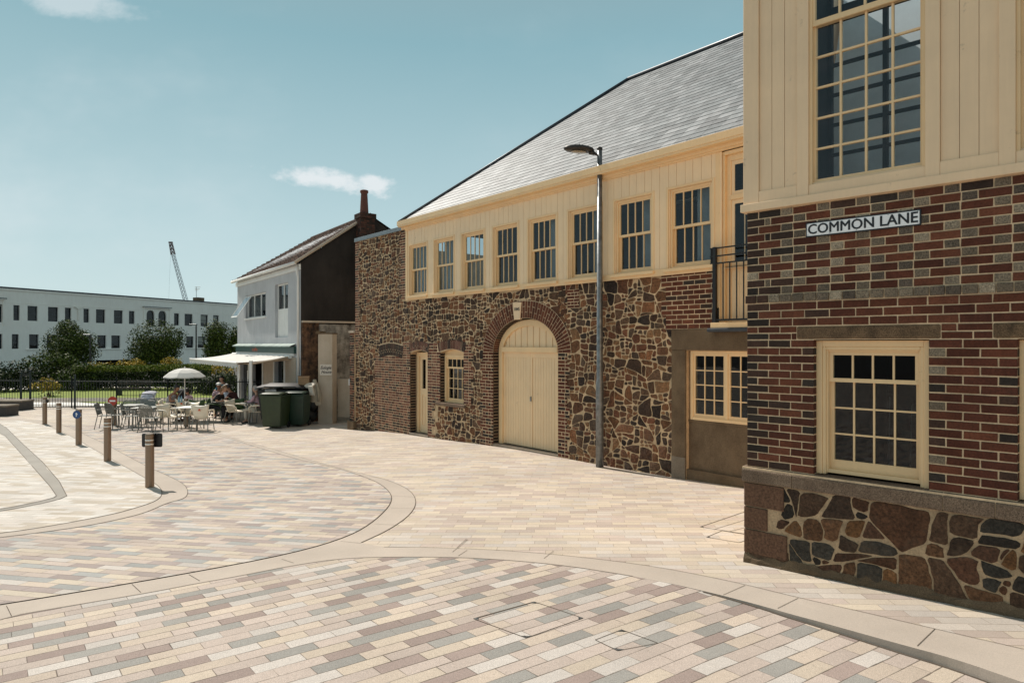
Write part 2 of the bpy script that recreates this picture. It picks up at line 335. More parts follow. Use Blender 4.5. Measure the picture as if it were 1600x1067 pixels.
# ------------------------------------------------------------------ object helpers
def tag(o, label=None, cat=None, group=None, kind=None):
    if label: o['label'] = label
    if cat: o['category'] = cat
    if group: o['group'] = group
    if kind: o['kind'] = kind
    return o
def empty(name, loc=(0,0,0), rz=0.0, label=None, cat=None, group=None):
    o = bpy.data.objects.new(name, None); COL.objects.link(o); o.location = loc; o.rotation_euler = (0,0,rz); o.empty_display_size = .2
    return tag(o, label, cat, group)
class MB:
    def __init__(s): s.v = []; s.f = []; s.m = []; s.sm = False
    def add(s, vs, fs, mi=0):
        b = len(s.v); s.v += [tuple(x) for x in vs]
        for f in fs: s.f.append(tuple(i+b for i in f)); s.m.append(mi)
        return s
    def hexa(s, p, mi=0):
        return s.add(p, [(0,3,2,1),(4,5,6,7),(0,1,5,4),(1,2,6,5),(2,3,7,6),(3,0,4,7)], mi)
    def box(s, x0, x1, y0, y1, z0, z1, mi=0):
        return s.hexa([(x0,y0,z0),(x1,y0,z0),(x1,y1,z0),(x0,y1,z0),(x0,y0,z1),(x1,y0,z1),(x1,y1,z1),(x0,y1,z1)], mi)
    def fbox(s, fr, s0, s1, z0, z1, o0, o1, mi=0):
        p = fr.p
        return s.hexa([p(s0,z0,o1),p(s1,z0,o1),p(s1,z0,o0),p(s0,z0,o0),p(s0,z1,o1),p(s1,z1,o1),p(s1,z1,o0),p(s0,z1,o0)], mi)
    def tube(s, pts, r, n=8, mi=0, caps=True):
        pts = [Vector(p) for p in pts]; rs = r if isinstance(r, (list, tuple)) else [r]*len(pts)
        rings = []; up0 = None
        for i, p in enumerate(pts):
            d = (pts[min(i+1, len(pts)-1)] - pts[max(i-1, 0)]).normalized()
            if up0 is None: up0 = Vector((0,0,1)) if abs(d.z) < .9 else Vector((1,0,0))
            a = d.cross(up0).normalized(); b = a.cross(d).normalized(); up0 = b
            rings.append([p + (a*math.cos(2*math.pi*k/n) + b*math.sin(2*math.pi*k/n))*rs[i] for k in range(n)])
        vs = [q for rg in rings for q in rg]; fs = []
        for i in range(len(pts)-1):
            for k in range(n):
                k2 = (k+1) % n; fs.append((i*n+k, i*n+k2, (i+1)*n+k2, (i+1)*n+k))
        if caps: fs += [tuple(range(n))[::-1], tuple((len(pts)-1)*n+k for k in range(n))]
        return s.add(vs, fs, mi)
    def lathe(s, c, prof, n=16, mi=0):
        vs = []; fs = []
        for r, z in prof:
            for k in range(n):
                a = 2*math.pi*k/n; vs.append((c[0]+r*math.cos(a), c[1]+r*math.sin(a), c[2]+z))
        for i in range(len(prof)-1):
            for k in range(n):
                k2 = (k+1) % n; fs.append((i*n+k, i*n+k2, (i+1)*n+k2, (i+1)*n+k))
        fs += [tuple(range(n))[::-1], tuple((len(prof)-1)*n+k for k in range(n))]
        return s.add(vs, fs, mi)
    def prism(s, poly, a, b, mi=0):
        """poly: list of 3d points (front), a,b: offset vectors to both faces"""
        n = len(poly); va = [Vector(q)+Vector(a) for q in poly]; vb = [Vector(q)+Vector(b) for q in poly]
        return s.add(va+vb, [tuple(range(n))] + [tuple(n+i for i in range(n))[::-1]] + [(i, (i+1) % n, n+(i+1) % n, n+i) for i in range(n)], mi)
    def build(s, name, mats, parent=None, smooth=False, recalc=True, bevel=0, tri=False):
        me = bpy.data.meshes.new(name); me.from_pydata(s.v, [], s.f)
        if not isinstance(mats, (list, tuple)): mats = [mats]
        for m in mats: me.materials.append(m)
        me.polygons.foreach_set('material_index', s.m)
        if recalc:
            bm = bmesh.new(); bm.from_mesh(me); bmesh.ops.recalc_face_normals(bm, faces=bm.faces); bm.to_mesh(me); bm.free()
        if smooth: me.polygons.foreach_set('use_smooth', [True]*len(me.polygons))
        me.update()
        o = bpy.data.objects.new(name, me); COL.objects.link(o)
        if parent: o.parent = parent; o.matrix_parent_inverse = pinv(parent)
        if bevel:
            b = o.modifiers.new('bevel', 'BEVEL'); b.width = bevel; b.segments = 2; b.limit_method = 'ANGLE'; b.angle_limit = rad(40)
        return o
def pmat(o):
    m = Matrix.Translation(o.location) @ o.rotation_euler.to_matrix().to_4x4()
    if o.parent: m = pmat(o.parent) @ o.matrix_parent_inverse @ m
    return m
def pinv(parent): return pmat(parent).inverted()
def loc_child(mb, name, mats, parent, **kw):
    """child whose mesh is given in the parent's own coordinates"""
    o = mb.build(name, mats, None, **kw); o.parent = parent; return o
def copy_tree(o, parent=None):
    c = o.copy(); COL.objects.link(c); c.parent = parent
    for ch in [x for x in o.children]:
        if ch.name in COL.objects: copy_tree(ch, c)
    return c
class Fr:
    """a wall's frame: s along the wall, z up, o outward"""
    def __init__(s, xv, k, x0):
        S = k*(x0-xv); Y0 = F/S; dx = 800-xv; L = math.hypot(dx, F)
        s.O = Vector(((x0-800)/S, Y0, 0)); s.t = Vector((dx/L, -F/L, 0)); s.n = Vector((-F/L, -dx/L, 0)); s.ang = math.atan2(s.t.y, s.t.x)
    def p(s, a, z, o=0.0): return s.O + s.t*a + s.n*o + Vector((0,0,z))
def cdt_sheet(poly, holes, steps, inside_pts=True):
    """triangulate a 2d polygon with holes, filled with a grid of points"""
    vs = []; ed = []
    def loop(L):
        b = len(vs); vs.extend(Vector(q[:2]) for q in L)
        ed.extend((b+i, b+(i+1) % len(L)) for i in range(len(L)))
    loop(poly)
    for h in holes: loop(h)
    if inside_pts:
        arr = np.array([q[:2] for q in poly]); x0, y0 = arr.min(0); x1, y1 = arr.max(0)
        if callable(steps): cand = steps(x0, y0, x1, y1)
        else: cand = [(x, y) for x in np.arange(x0+steps*.5, x1, steps) for y in np.arange(y0+steps*.5, y1, steps)]
        for x, y in cand:
            if inpoly(poly, x, y) and not any(inpoly(h, x, y) for h in holes): vs.append(Vector((x, y)))
    r = delaunay_2d_cdt(vs, ed, [], 0, 1e-6)
    V, Fc = r[0], r[2]; out = []
    for f in Fc:
        cx = sum(V[i].x for i in f)/len(f); cy = sum(V[i].y for i in f)/len(f)
        if inpoly(poly, cx, cy) and not any(inpoly(h, cx, cy) for h in holes): out.append(tuple(f))
    return [tuple(v) for v in V], out
def inpoly(poly, x, y):
    c = False; n = len(poly); j = n-1
    for i in range(n):
        xi, yi = poly[i][0], poly[i][1]; xj, yj = poly[j][0], poly[j][1]
        if (yi > y) != (yj > y) and x < (xj-xi)*(y-yi)/(yj-yi)+xi: c = not c
        j = i
    return c
def smooth_line(pts, it=2):
    for _ in range(it):
        q = [pts[0]]
        for a, b in zip(pts, pts[1:]): q += [a*.75+b*.25, a*.25+b*.75]
        pts = q + [pts[-1]]
    return pts
def gl(px, it=2): return smooth_line([Vector(gp(*p)[:2]) for p in px], it)

# ------------------------------------------------------------------ the ground sheets
def kerb_up(x, y):
    """the footway stands a little over the road towards the right"""
    t = (x-1.3)/2.2 ; t = max(0, min(1, t)); return .085*t*t*(3-2*t)
def grid(x0, y0, x1, y1):
    out = []
    for X in np.arange(max(x0, -70)+.3, min(x1, 70), 1.0 if x1-x0 > 20 else .5):
        for Y in np.arange(y0+.3, min(y1, 60), .5 if y1 < 45 else 1.0):
            out.append((X, Y))
    return out
def sheet(name, poly, off, mat, road=False, holes=[], skirt=0, steps=grid):
    V, Fc = cdt_sheet(poly, holes, steps)
    mb = MB()
    vs = [(x, y, gz(x, y)+off-(kerb_up(x, y) if road else 0)) for x, y in V]
    mb.add(vs, Fc)
    o = mb.build(name, mat, recalc=False)
    me = o.data
    bm = bmesh.new(); bm.from_mesh(me)
    for f in bm.faces:
        if f.normal.z < 0: f.normal_flip()
    if skirt:
        be = [e for e in bm.edges if e.is_boundary]
        r = bmesh.ops.extrude_edge_only(bm, edges=be)
        for v in [g for g in r['geom'] if isinstance(g, bmesh.types.BMVert)]: v.co.z -= skirt
    bm.to_mesh(me); bm.free()
    tag(o, kind='structure'); return o
V2 = lambda x, y: Vector((x, y))
# lines of the paving, walked from the far left
top_right = gl([(600,855),(682,855.5),(825,862),(1000,881),(1137,907),(1250,935),(1350,957),(1400,969),(1600,1015)])
top_right += [V2(7.0, 2.2), V2(14, -3)]
road_top = gl([(-220,1045),(0,966),(90,950),(175,936),(240,925),(307,912),(370,901),(450,885),(535,872),(640,870),(750,872),(870,882),(962,896),(1035,909),(1107,925),(1185,945),(1240,961),(1275,970),(1400,1005),(1494,1030),(1597,1066)])
road_top += [V2(6.3, 1.5), V2(13, -4)]
leaf_out = gl([(160,662),(250,664),(328,672),(381,690),(481,718),(547,736),(604,749),(639,764),(652,782),(643,803),(608,828),(564,848)])
leaf_in = gl([(150,664),(240,666),(324,674),(438,712),(525,731),(582,749),(610,768),(613,786),(586,814),(547,838),(459,865),(263,902),(0,946),(-260,985)])
isl_out = gl([(40,655),(105,664),(161,692),(187,707),(225,727.5),(262.5,744),(287,756),(295,769),(289,780),(262,786),(232,800),(205,808),(150,820),(92,829),(0,841),(-260,868)])
isl_in = gl([(32,657),(79,666),(112,682),(161,712),(227,748),(247,759),(255,771),(246,784),(201,798),(175,805),(75,824),(0,835),(-260,860)])
dr_out = gl([(-60,640),(0,658),(56,712),(110,774),(87,784),(0,801),(-260,840)], 1)
dr_in = gl([(-75,650),(0,671),(51,731),(90,775),(82,781),(0,798),(-260,836)], 1)
FARL = V2(-45, 60)
pale_poly = [V2(-60, 60), V2(-60, 6), V2(-12, 2.0)] + [q for q in road_top if q.x < -4][0:1] + leaf_in[::-1][:1]
pale_poly = [V2(-62, 3.5)] + [V2(-5.5, 5.3)] + road_top[12:-2] + [V2(6.6, 1.8), V2(13.5, -3.5), V2(26, -8), V2(40, 20), V2(12, 34), V2(-62, 34)]
sheet('ground', [V2(-75, -18), V2(75, -18), V2(75, 88), V2(-75, 88)], -.16, M_soil, steps=lambda a,b,c,d: [(x, y) for x in range(-72, 75, 4) for y in range(-16, 88, 4)])
g2 = MB(); g2.box(-1500, 1500, -600, 2400, -1.75, -1.70); tag(g2.build('far_ground', M_soil), kind='structure')
sheet('pavement', pale_poly, 0, M_pale)
lower = [q for q in road_top if q.x < -1.0]
band_poly = leaf_out + top_right + road_top[::-1] + [V2(-25, 6.5), V2(-34, 14), V2(-34, 24)]
sheet('paving_band', band_poly, .004, M_bandm, skirt=.12)
sheet('crossing', leaf_in + [V2(-16, 4.9), V2(-25, 7.2), V2(-33, 14.5), V2(-33, 23)], .008, M_leafz)
sheet('kerb_band', isl_out + [V2(-31, 14.5), V2(-33, 22)], .012, M_bandm)
sheet('bollard_paving', isl_in + [V2(-31, 15), V2(-32.8, 21.8)], .016, M_island)
sheet('drain_band', dr_out + [V2(-30, 14), V2(-33, 20)], .020, M_drain)
sheet('inner_paving', dr_in + [V2(-30.5, 14.4), V2(-33, 19.7)], .024, M_island)
sheet('road', [V2(-30, 3.0)] + road_top + [V2(13, -16), V2(-30, -16)], .003, M_road, road=True)
# dark joints where the curved bands meet the pavers, across slabs, and painted kerb shade
def strip(mb, line, wd, off, road=False, gaps=None):
    for i, (a, b) in enumerate(zip(line, line[1:])):
        if gaps and not gaps(i): continue
        d = (b-a)
        if d.length < 1e-5: continue
        n = V2(-d.y, d.x).normalized()*wd*.5; vs = []
        for q in (a-n, b-n, b+n, a+n):
            vs.append((q.x, q.y, gz(q.x, q.y)+off-(kerb_up(q.x, q.y) if road else 0)))
        mb.add(vs, [(0,1,2,3)])
jn = MB()
for ln, off, wd in ((leaf_out, .007, .009), (leaf_in, .0105, .012), (isl_out, .0145, .009), (isl_in, .0185, .010), (dr_out, .0225, .010), (dr_in, .0265, .010), (top_right[:-2], .007, .008)):
    strip(jn, ln, wd, off)
strip(jn, [q for q in road_top if q.x < 1.2], .008, .0075)
strip(jn, [q-V2(-.004, .014) for q in road_top if 1.6 < q.x < 6], .03, .006, road=True)  # kerb joint drawn wide and dark, the shade of its gap painted in
def cross(a, b, off, wd=.005):
    a = Vector(gp(*a)[:2]); b = Vector(gp(*b)[:2]); strip(jn, [a, b], wd, off)
for a, b in (((731,843),(707,863)),((714,856),(729,842)),((730,860),(716,869)),((865,861),(850,873)),((1164,915),(1130,930)),((1247,935),(1215,951)),((1461,983),(1433,1010)),((611,794),(649,795)),((585,819),(624,821)),((532,846),(564,849)),((440,874),(459,880)),((295,898),(312,908)),((206,913),(220,926)),((10,947),(18,963)),((76,823),(92,829)),((612,775),(650,777)),((560,742),(592,747))):
    cross(a, b, .0075)
o = jn.build('joints_and_kerb_shade', M_joint, recalc=False)
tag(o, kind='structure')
# park beyond the railings
fenL, fenR = at(-330, 31.5), at(372, 31.2)
sheet('park_path', [V2(-62, 30.9), V2(-34, 30.9), V2(-10, 30.9), V2(-9, 46), V2(-62, 46)], .006, M_path)
lawn = [Vector(gp(*p)[:2]) for p in [(-300,604),(-100,606.5),(0,609.5),(60,608.5),(140,607),(190,604.5),(250,600),(340,599),(360,618),(300,637),(230,634.5),(160,631),(100,627),(50,623.5),(0,621.5),(-200,619)]]
sheet('lawn', lawn, .03, M_grass)

# ------------------------------------------------------------------ masonry
def clip_half(poly, a, b, c):
    """keep a*x+b*y<=c"""
    out = []
    for i, p in enumerate(poly):
        q = poly[(i+1) % len(poly)]; dp = a*p[0]+b*p[1]-c; dq = a*q[0]+b*q[1]-c
        if dp <= 0: out.append(p)
        if (dp < 0 < dq) or (dq < 0 < dp):
            k = dp/(dp-dq); out.append((p[0]+(q[0]-p[0])*k, p[1]+(q[1]-p[1])*k))
    return out
def hull(P):
    P = sorted(P); lo = []; up = []
    def half(Q):
        h = []
        for p in Q:
            while len(h) > 1 and (h[-1][0]-h[-2][0])*(p[1]-h[-2][1])-(h[-1][1]-h[-2][1])*(p[0]-h[-2][0]) <= 0: h.pop()
            h.append(p)
        return h[:-1]
    return half(P)+half(P[::-1])
def rubble(mb, fr, s0, s1, z0, z1, cell, targets, seed, drop, mort=.011, h=(.006, .015), o=0.0, ax=1.3, mi=0, wamp=.02):
    """random rubble: coarse cells split again and again by crooked cuts into angular stones"""
    rnd = random.Random(seed); W_, H_ = (s1-s0)/ax, z1-z0; pts = []
    for _ in range(int(W_*H_/(cell*cell)*40)):
        x, y = rnd.uniform(0, W_), rnd.uniform(0, H_)
        if all((px-x)**2+(py-y)**2 > (cell*.8)**2 for px, py in pts): pts.append((x, y))
    leaf = []
    def cut(poly, depth, tgt):
        xs = [p[0] for p in poly]; ys = [p[1] for p in poly]; w, h_ = max(xs)-min(xs), max(ys)-min(ys)
        if (max(w, h_) < tgt and w*h_ < tgt*tgt*.85) or max(w, h_) < .055: leaf.append(poly); return
        big = max(w, h_); k = rnd.choice((.5, .42, .58, .36, .64, .5, .28, .72)) if big > .12 else .5
        an = rnd.gauss(0, .11)+(0 if (w > h_*rnd.uniform(.8, 1.2)) else math.pi/2); a_, b_ = math.cos(an), math.sin(an)
        pr = [a_*p[0]+b_*p[1] for p in poly]; c_ = min(pr)+(max(pr)-min(pr))*k
        for q, kk in ((clip_half(poly, a_, b_, c_), k), (clip_half(poly, -a_, -b_, -c_), 1-k)):
            if len(q) > 2: cut(q, depth+1, rnd.choice(targets)*rnd.uniform(.8, 1.25))
    for i, (x, y) in enumerate(pts):
        k = cell*2.2; poly = [(max(0, x-k), max(0, y-k)), (min(W_, x+k), max(0, y-k)), (min(W_, x+k), min(H_, y+k)), (max(0, x-k), min(H_, y+k))]
        for X, Y in pts:
            d = math.hypot(X-x, Y-y)
            if 0 < d < cell*4:
                poly = clip_half(poly, (X-x)/d, (Y-y)/d, (x*(X-x)+y*(Y-y))/d+d/2)
                if len(poly) < 3: break
        if len(poly) > 2: cut(poly, 0, rnd.choice(targets))
    def warp(p):
        v1 = noise_vector(Vector((p[0]*5, p[1]*5, seed))); v2 = noise_vector(Vector((p[0]*17, p[1]*17, seed+9)))
        return (p[0]+v1.x*wamp*1.6+v2.x*wamp*.42, p[1]+v1.y*wamp*1.6+v2.y*wamp*.42)
    for poly in leaf:
        cx = sum(p[0] for p in poly)/len(poly); cy = sum(p[1] for p in poly)/len(poly); P = poly; ok = True
        sz = math.sqrt(max(1e-6, (max(p[0] for p in poly)-min(p[0] for p in poly))*(max(p[1] for p in poly)-min(p[1] for p in poly))))
        for p, q in zip(poly, poly[1:]+poly[:1]):          # draw every side in by the joint
            L = math.hypot(q[0]-p[0], q[1]-p[1])
            if L < 1e-5: continue
            nx, ny = (q[1]-p[1])/L, -(q[0]-p[0])/L; c_ = nx*p[0]+ny*p[1]
            if nx*cx+ny*cy > c_: nx, ny, c_ = -nx, -ny, -c_
            P = clip_half(P, nx, ny, c_-mort*.5*rnd.uniform(.55, 1.5))
            if len(P) < 3: ok = False; break
        if not ok: continue
        if rnd.random() < .75:                              # knock off a corner or two
            for _ in range(rnd.randint(1, 3)):
                an = rnd.uniform(0, 6.283); pr = [math.cos(an)*p[0]+math.sin(an)*p[1] for p in P]; P = clip_half(P, math.cos(an), math.sin(an), max(pr)-sz*rnd.uniform(.05, .17))
                if len(P) < 3: break
        if len(P) < 3: continue
        Q = []                                             # more points along the sides, then soft corners
        for p, q in zip(P, P[1:]+P[:1]):
            n_ = max(1, int(math.hypot(q[0]-p[0], q[1]-p[1])/.045)); Q += [(p[0]+(q[0]-p[0])*i/n_, p[1]+(q[1]-p[1])*i/n_) for i in range(n_)]
        P = Q
        for it in range(2):
            c = .25; q2 = []
            for a in range(len(P)):
                p1, p2 = P[a], P[(a+1) % len(P)]
                q2 += [(p1[0]*(1-c)+p2[0]*c, p1[1]*(1-c)+p2[1]*c), (p1[0]*c+p2[0]*(1-c), p1[1]*c+p2[1]*(1-c))] if it == 0 or a % 2 == 0 else [p1]
            P = q2
        P = [(s0+p[0]*ax, z0+p[1]) for p in (warp(q) for q in P)]
        C = (sum(p[0] for p in P)/len(P), sum(p[1] for p in P)/len(P))
        if drop(C, P): continue
        hh = rnd.uniform(*h)*(1 if sz > .07 else .7); n = len(P); tx, tz = rnd.uniform(-.05, .05)*min(1, .06/sz), rnd.uniform(-.05, .05)*min(1, .06/sz); vs = []
        lump = [rnd.uniform(.8, 1.15) for _ in range(n)]
        for k_, hk in ((1.0, -.006), (.97, hh*.6), (.86, hh*.97), (.5, hh*1.12)):
            for i_, p in enumerate(P):
                a, b = C[0]+(p[0]-C[0])*k_, C[1]+(p[1]-C[1])*k_
                vs.append(fr.p(a, b, o+(max(hk*.45+.001, hk*(lump[i_] if k_ < .9 else 1)+(a-C[0])*tx+(b-C[1])*tz) if hk > 0 else hk)))
        vs.append(fr.p(C[0], C[1], o+hh*1.12))
        fs = []
        for L in range(3):
            for a in range(n): fs.append((L*n+a, L*n+(a+1) % n, (L+1)*n+(a+1) % n, (L+1)*n+a))
        fs += [(3*n+a, 3*n+(a+1) % n, 4*n) for a in range(n)]
        mb.add(vs, fs, mi)
def brick(mb, fr, s0, s1, z0, z1, o, h, mi, rnd, ch=.004):
    j = lambda: rnd.gauss(0, .0012)
    hh = h+rnd.uniform(-.0015, .0015); c = [(s0, z0), (s1, z0), (s1, z1), (s0, z1)]
    a = [fr.p(x+j(), z+j(), o-.004) for x, z in c]
    b = [fr.p(x+j(), z+j(), o+hh-ch*.6) for x, z in c]
    f = [fr.p(x+(ch if k in (0, 3) else -ch)+j(), z+(ch if k < 2 else -ch)+j(), o+hh) for k, (x, z) in enumerate(c)]
    fs = [(i, (i+1) % 4, 4+(i+1) % 4, 4+i) for i in range(4)] + [(4+i, 4+(i+1) % 4, 8+(i+1) % 4, 8+i) for i in range(4)] + [(8, 9, 10, 11)]
    mb.add(a+b+f, fs, mi)
def courses(mb, fr, s0, s1, z0, z1, o, course=.075, L=.225, j=.010, h=.006, seed=1, bond='stretch', skip=None, pick=None, flem_pick=None, edge=.0):
    """brick courses inside a rectangle of the wall; skip(sa, sb, z) -> True to leave out"""
    rnd = random.Random(seed); n = int(round((z1-z0)/course)); ch_ = (z1-z0)/max(1, n)
    for r in range(n):
        za = z0+r*ch_+j*.5; zb = z0+(r+1)*ch_-j*.5; cuts = [s0]; kinds = []
        b = bond(r, za) if callable(bond) else bond
        if b == 'stretch':
            x = s0 + (L*.5 if r % 2 else L)
            kinds.append('h' if r % 2 else 's')
            while x < s1-.035: cuts.append(x); x += L; kinds.append('s')
            cuts.append(s1)
        elif b == 'flemish':
            seq = ['s', 'h'] if r % 2 else ['q', 's', 'h']; i = 0; x = s0; kinds = []
            pat = (['s', 'c', 's'] if r % 2 else ['h', 's']); i = 0
            while x < s1-.035:
                if i < len(pat): kd = pat[i]
                else: kd = 'h' if (pat[-1] == 's') == ((i-len(pat)) % 2 == 0) else 's'
                wd = {'s': L*.98, 'h': L*.5, 'c': L*.25}[kd]
                if r % 2 and i == 0: wd = L*.78
                x += wd; cuts.append(min(x, s1)); kinds.append(kd); i += 1
        elif b == 'header':
            x = s0
            while x < s1-.035: x += L*.5; cuts.append(min(x, s1)); kinds.append('h')
        elif b == 'english':
            wd = L*.5 if r % 2 else L; x = s0
            while x < s1-.035: x += wd*rnd.uniform(.93, 1.05); cuts.append(min(x, s1)); kinds.append('h' if r % 2 else 's')
        for i, (a, c) in enumerate(zip(cuts, cuts[1:])):
            a2 = a + (j*.5 if i else edge); c2 = c - (j*.5 if i < len(cuts)-2 else edge)
            if c2-a2 < .02: continue
            if skip and skip(a2, c2, (za+zb)/2): continue
            mi = pick(rnd, a2, (za+zb)/2, kinds[min(i, len(kinds)-1)], r) if pick else 0
            brick(mb, fr, a2, c2, za, zb, o, h, mi, rnd)
def voussoirs(mb, fr, cs, cz, a, b, th, t0, t1, n, o, split=(.5,), h=.007, seed=3, mi=0, j=.0045):
    """ring of bricks around an ellipse, from angle t0 to t1"""
    rnd = random.Random(seed)
    def P(t, k): # k metres outside the ellipse along its normal
        nx, nz = math.cos(t)/a, math.sin(t)/b; l = math.hypot(nx, nz)
        return (cs+a*math.cos(t)+nx/l*k, cz+b*math.sin(t)+nz/l*k)
    for i in range(n):
        ta, tb = t0+(t1-t0)*i/n, t0+(t1-t0)*(i+1)/n; sp = split[i % len(split)]
        parts = [(0, th*sp), (th*sp, th)] if sp and sp < 1 else [(0, th)]
        for ka, kb in parts:
            def Q4(m):
                e = m/((a+b)*.5)*(1 if tb > ta else -1); return [P(ta+e, ka+m), P(tb-e, ka+m), P(tb-e, kb-m), P(ta+e, kb-m)]
            hh = h+rnd.uniform(-.002, .002)
            A = [fr.p(*v_, o-.004) for v_ in Q4(j)]; B = [fr.p(*v_, o+hh-.003) for v_ in Q4(j)]; C = [fr.p(*v_, o+hh) for v_ in Q4(j+.003)]
            mb.add(A+B+C, [(i_, (i_+1) % 4, 4+(i_+1) % 4, 4+i_) for i_ in range(4)] + [(4+i_, 4+(i_+1) % 4, 8+(i_+1) % 4, 8+i_) for i_ in range(4)] + [(8, 9, 10, 11)], mi)
def ellipse(cs, cz, a, b, t0=0, t1=math.pi, n=24):
    return [(cs+a*math.cos(t0+(t1-t0)*i/n), cz+b*math.sin(t0+(t1-t0)*i/n)) for i in range(n+1)]
def wall_face(mb, fr, poly, holes, o, reveal, mi=0, rmi=None, top=True):
    """flat face with holes and their reveals"""
    V, Fc = cdt_sheet(poly, holes, 1.0, inside_pts=False)
    b = len(mb.v); mb.add([fr.p(x, z, o) for x, z in V], Fc, mi)
    for h in holes:
        n = len(h)
        mb.add([fr.p(x, z, o) for x, z in h]+[fr.p(x, z, o-reveal) for x, z in h], [(i, (i+1) % n, n+(i+1) % n, n+i) for i in range(n)], mi if rmi is None else rmi)
def rect(a, b, c, d): return [(a, c), (b, c), (b, d), (a, d)]
def sash(fr, parent, s0, s1, z0, z1, o, cols, rows_up, rows_dn, meet=None, mat=None, gmat=None, fw=.05, sw=.045, bar=.018, horn=False, sill=None, curtain=None, bottom=.07, meet_h=.045, lower_back=.035, name='window'):
    """sliding sash window: box frame, two sashes, glazing bars, glass"""
    mat = mat or M_trim; gmat = gmat or M_glass
    m = MB()
    m.fbox(fr, s0, s0+fw, z0, z1, o-.05, o+.02); m.fbox(fr, s1-fw, s1, z0, z1, o-.05, o+.02)
    m.fbox(fr, s0+fw, s1-fw, z1-fw, z1, o-.05, o+.018); m.fbox(fr, s0+fw, s1-fw, z0, z0+.035, o-.05, o+.018)
    a, b, c, d = s0+fw, s1-fw, z0+.035, z1-fw
    meet = meet if meet is not None else (c+d)/2
    f = m.build(name, mat, parent, bevel=.003)
    panes = []
    def one(za, zb, oo, rows, bh, th_):
        q = MB()
        q.fbox(fr, a, a+sw, za, zb, oo-.035, oo); q.fbox(fr, b-sw, b, za, zb, oo-.035, oo)
        q.fbox(fr, a+sw, b-sw, za, za+bh, oo-.035, oo-.001); q.fbox(fr, a+sw, b-sw, zb-th_, zb, oo-.035, oo-.001)
        ia, ib, ic, id_ = a+sw, b-sw, za+bh, zb-th_
        for i in range(1, cols):
            x = ia+(ib-ia)*i/cols; q.fbox(fr, x-bar/2, x+bar/2, ic, id_, oo-.03, oo-.006)
        for i in range(1, rows):
            z = ic+(id_-ic)*i/rows; q.fbox(fr, ia, ib, z-bar/2, z+bar/2, oo-.028, oo-.008)
        sp = q.build('sash', mat, f)
        g = MB(); g.fbox(fr, ia-.004, ib+.004, ic-.004, id_+.004, oo-.023, oo-.018)
        g.build('pane', gmat, f)
    one(meet-meet_h/2, d, o-.004, rows_up, meet_h, sw)
    one(c, meet+meet_h/2, o-.004-lower_back, rows_dn, bottom, meet_h)
    if curtain:
        for ca, cb in curtain:
            q = MB(); n = max(4, int((cb-ca)/.05)); x = [s0+fw+(s1-s0-2*fw)*(ca+(cb-ca)*i/n) for i in range(n+1)]
            vs = [fr.p(xx, zz, o-.20+(.02 if i % 2 else -.02)) for i, xx in enumerate(x) for zz in (z0+.02, z1-.02)]
            q.add(vs, [(2*i, 2*i+2, 2*i+3, 2*i+1) for i in range(n)]); q.build('curtain', M_curtain, f, smooth=True, recalc=False)
    return f

# ------------------------------------------------------------------ the long stone building
T = Fr(-70, .079, 556)
stone_b = empty('stone_building', (T.p(7, 0).x, T.p(7, 0).y, -.1), T.ang, 'long dark rubble stone building with cream boarded upper floor, sash windows and slate roof', 'building')
SE = 15.55
gT = lambda s: gz(T.p(s, 0).x, T.p(s, 0).y)
AC, AZ, AA, AB = 8.245, 2.02, 1.115, .765     # archway: centre, spring height, half width, rise
arch_hole = [(AC-AA, -1.2), (AC+AA, -1.2), (AC+AA, AZ)] + ellipse(AC, AZ, AA, AB)[1:-1] + [(AC-AA, AZ)]
door_hole = [(3.36, -1.2), (4.262, -1.2), (4.262, 1.97)] + [(3.36+.902*(1-i/6), 1.97+.075*math.sin(math.pi*i/6)) for i in range(1, 6)] + [(3.36, 1.97)]
win_hole = [(4.87, .69), (5.93, .69), (5.93, 1.99)] + [(4.87+1.06*(1-i/6), 1.99+.085*math.sin(math.pi*i/6)) for i in range(1, 6)] + [(4.87, 1.99)]
pier_hole = rect(12.59, 15.45, -1.2, 2.095)
load_hole = rect(13.2, 14.75, 2.49, 3.47)
holesT = [arch_hole, door_hole, win_hole, pier_hole, load_hole]
m = MB()
wall_face(m, T, [(0, -1.3), (SE, -1.3), (SE, 3.47), (3.19, 3.47), (3.19, 5.42), (0, 5.42)], holesT, 0, .32)
# back, ends and floor of the shell
D = 8.8
m.add([T.p(0,-1.3,0), T.p(0,5.42,0), T.p(0,5.42,-D), T.p(0,-1.3,-D)], [(0,1,2,3)])
m.add([T.p(SE,-1.3,0), T.p(SE,5.5,0), T.p(SE,5.5,-D), T.p(SE,-1.3,-D)], [(0,1,2,3)])
m.add([T.p(0,-1.3,-D), T.p(SE,-1.3,-D), T.p(SE,5.5,-D), T.p(0,5.5,-D)], [(0,1,2,3)])
m.build('wall', M_mortar_st, stone_b, recalc=False)
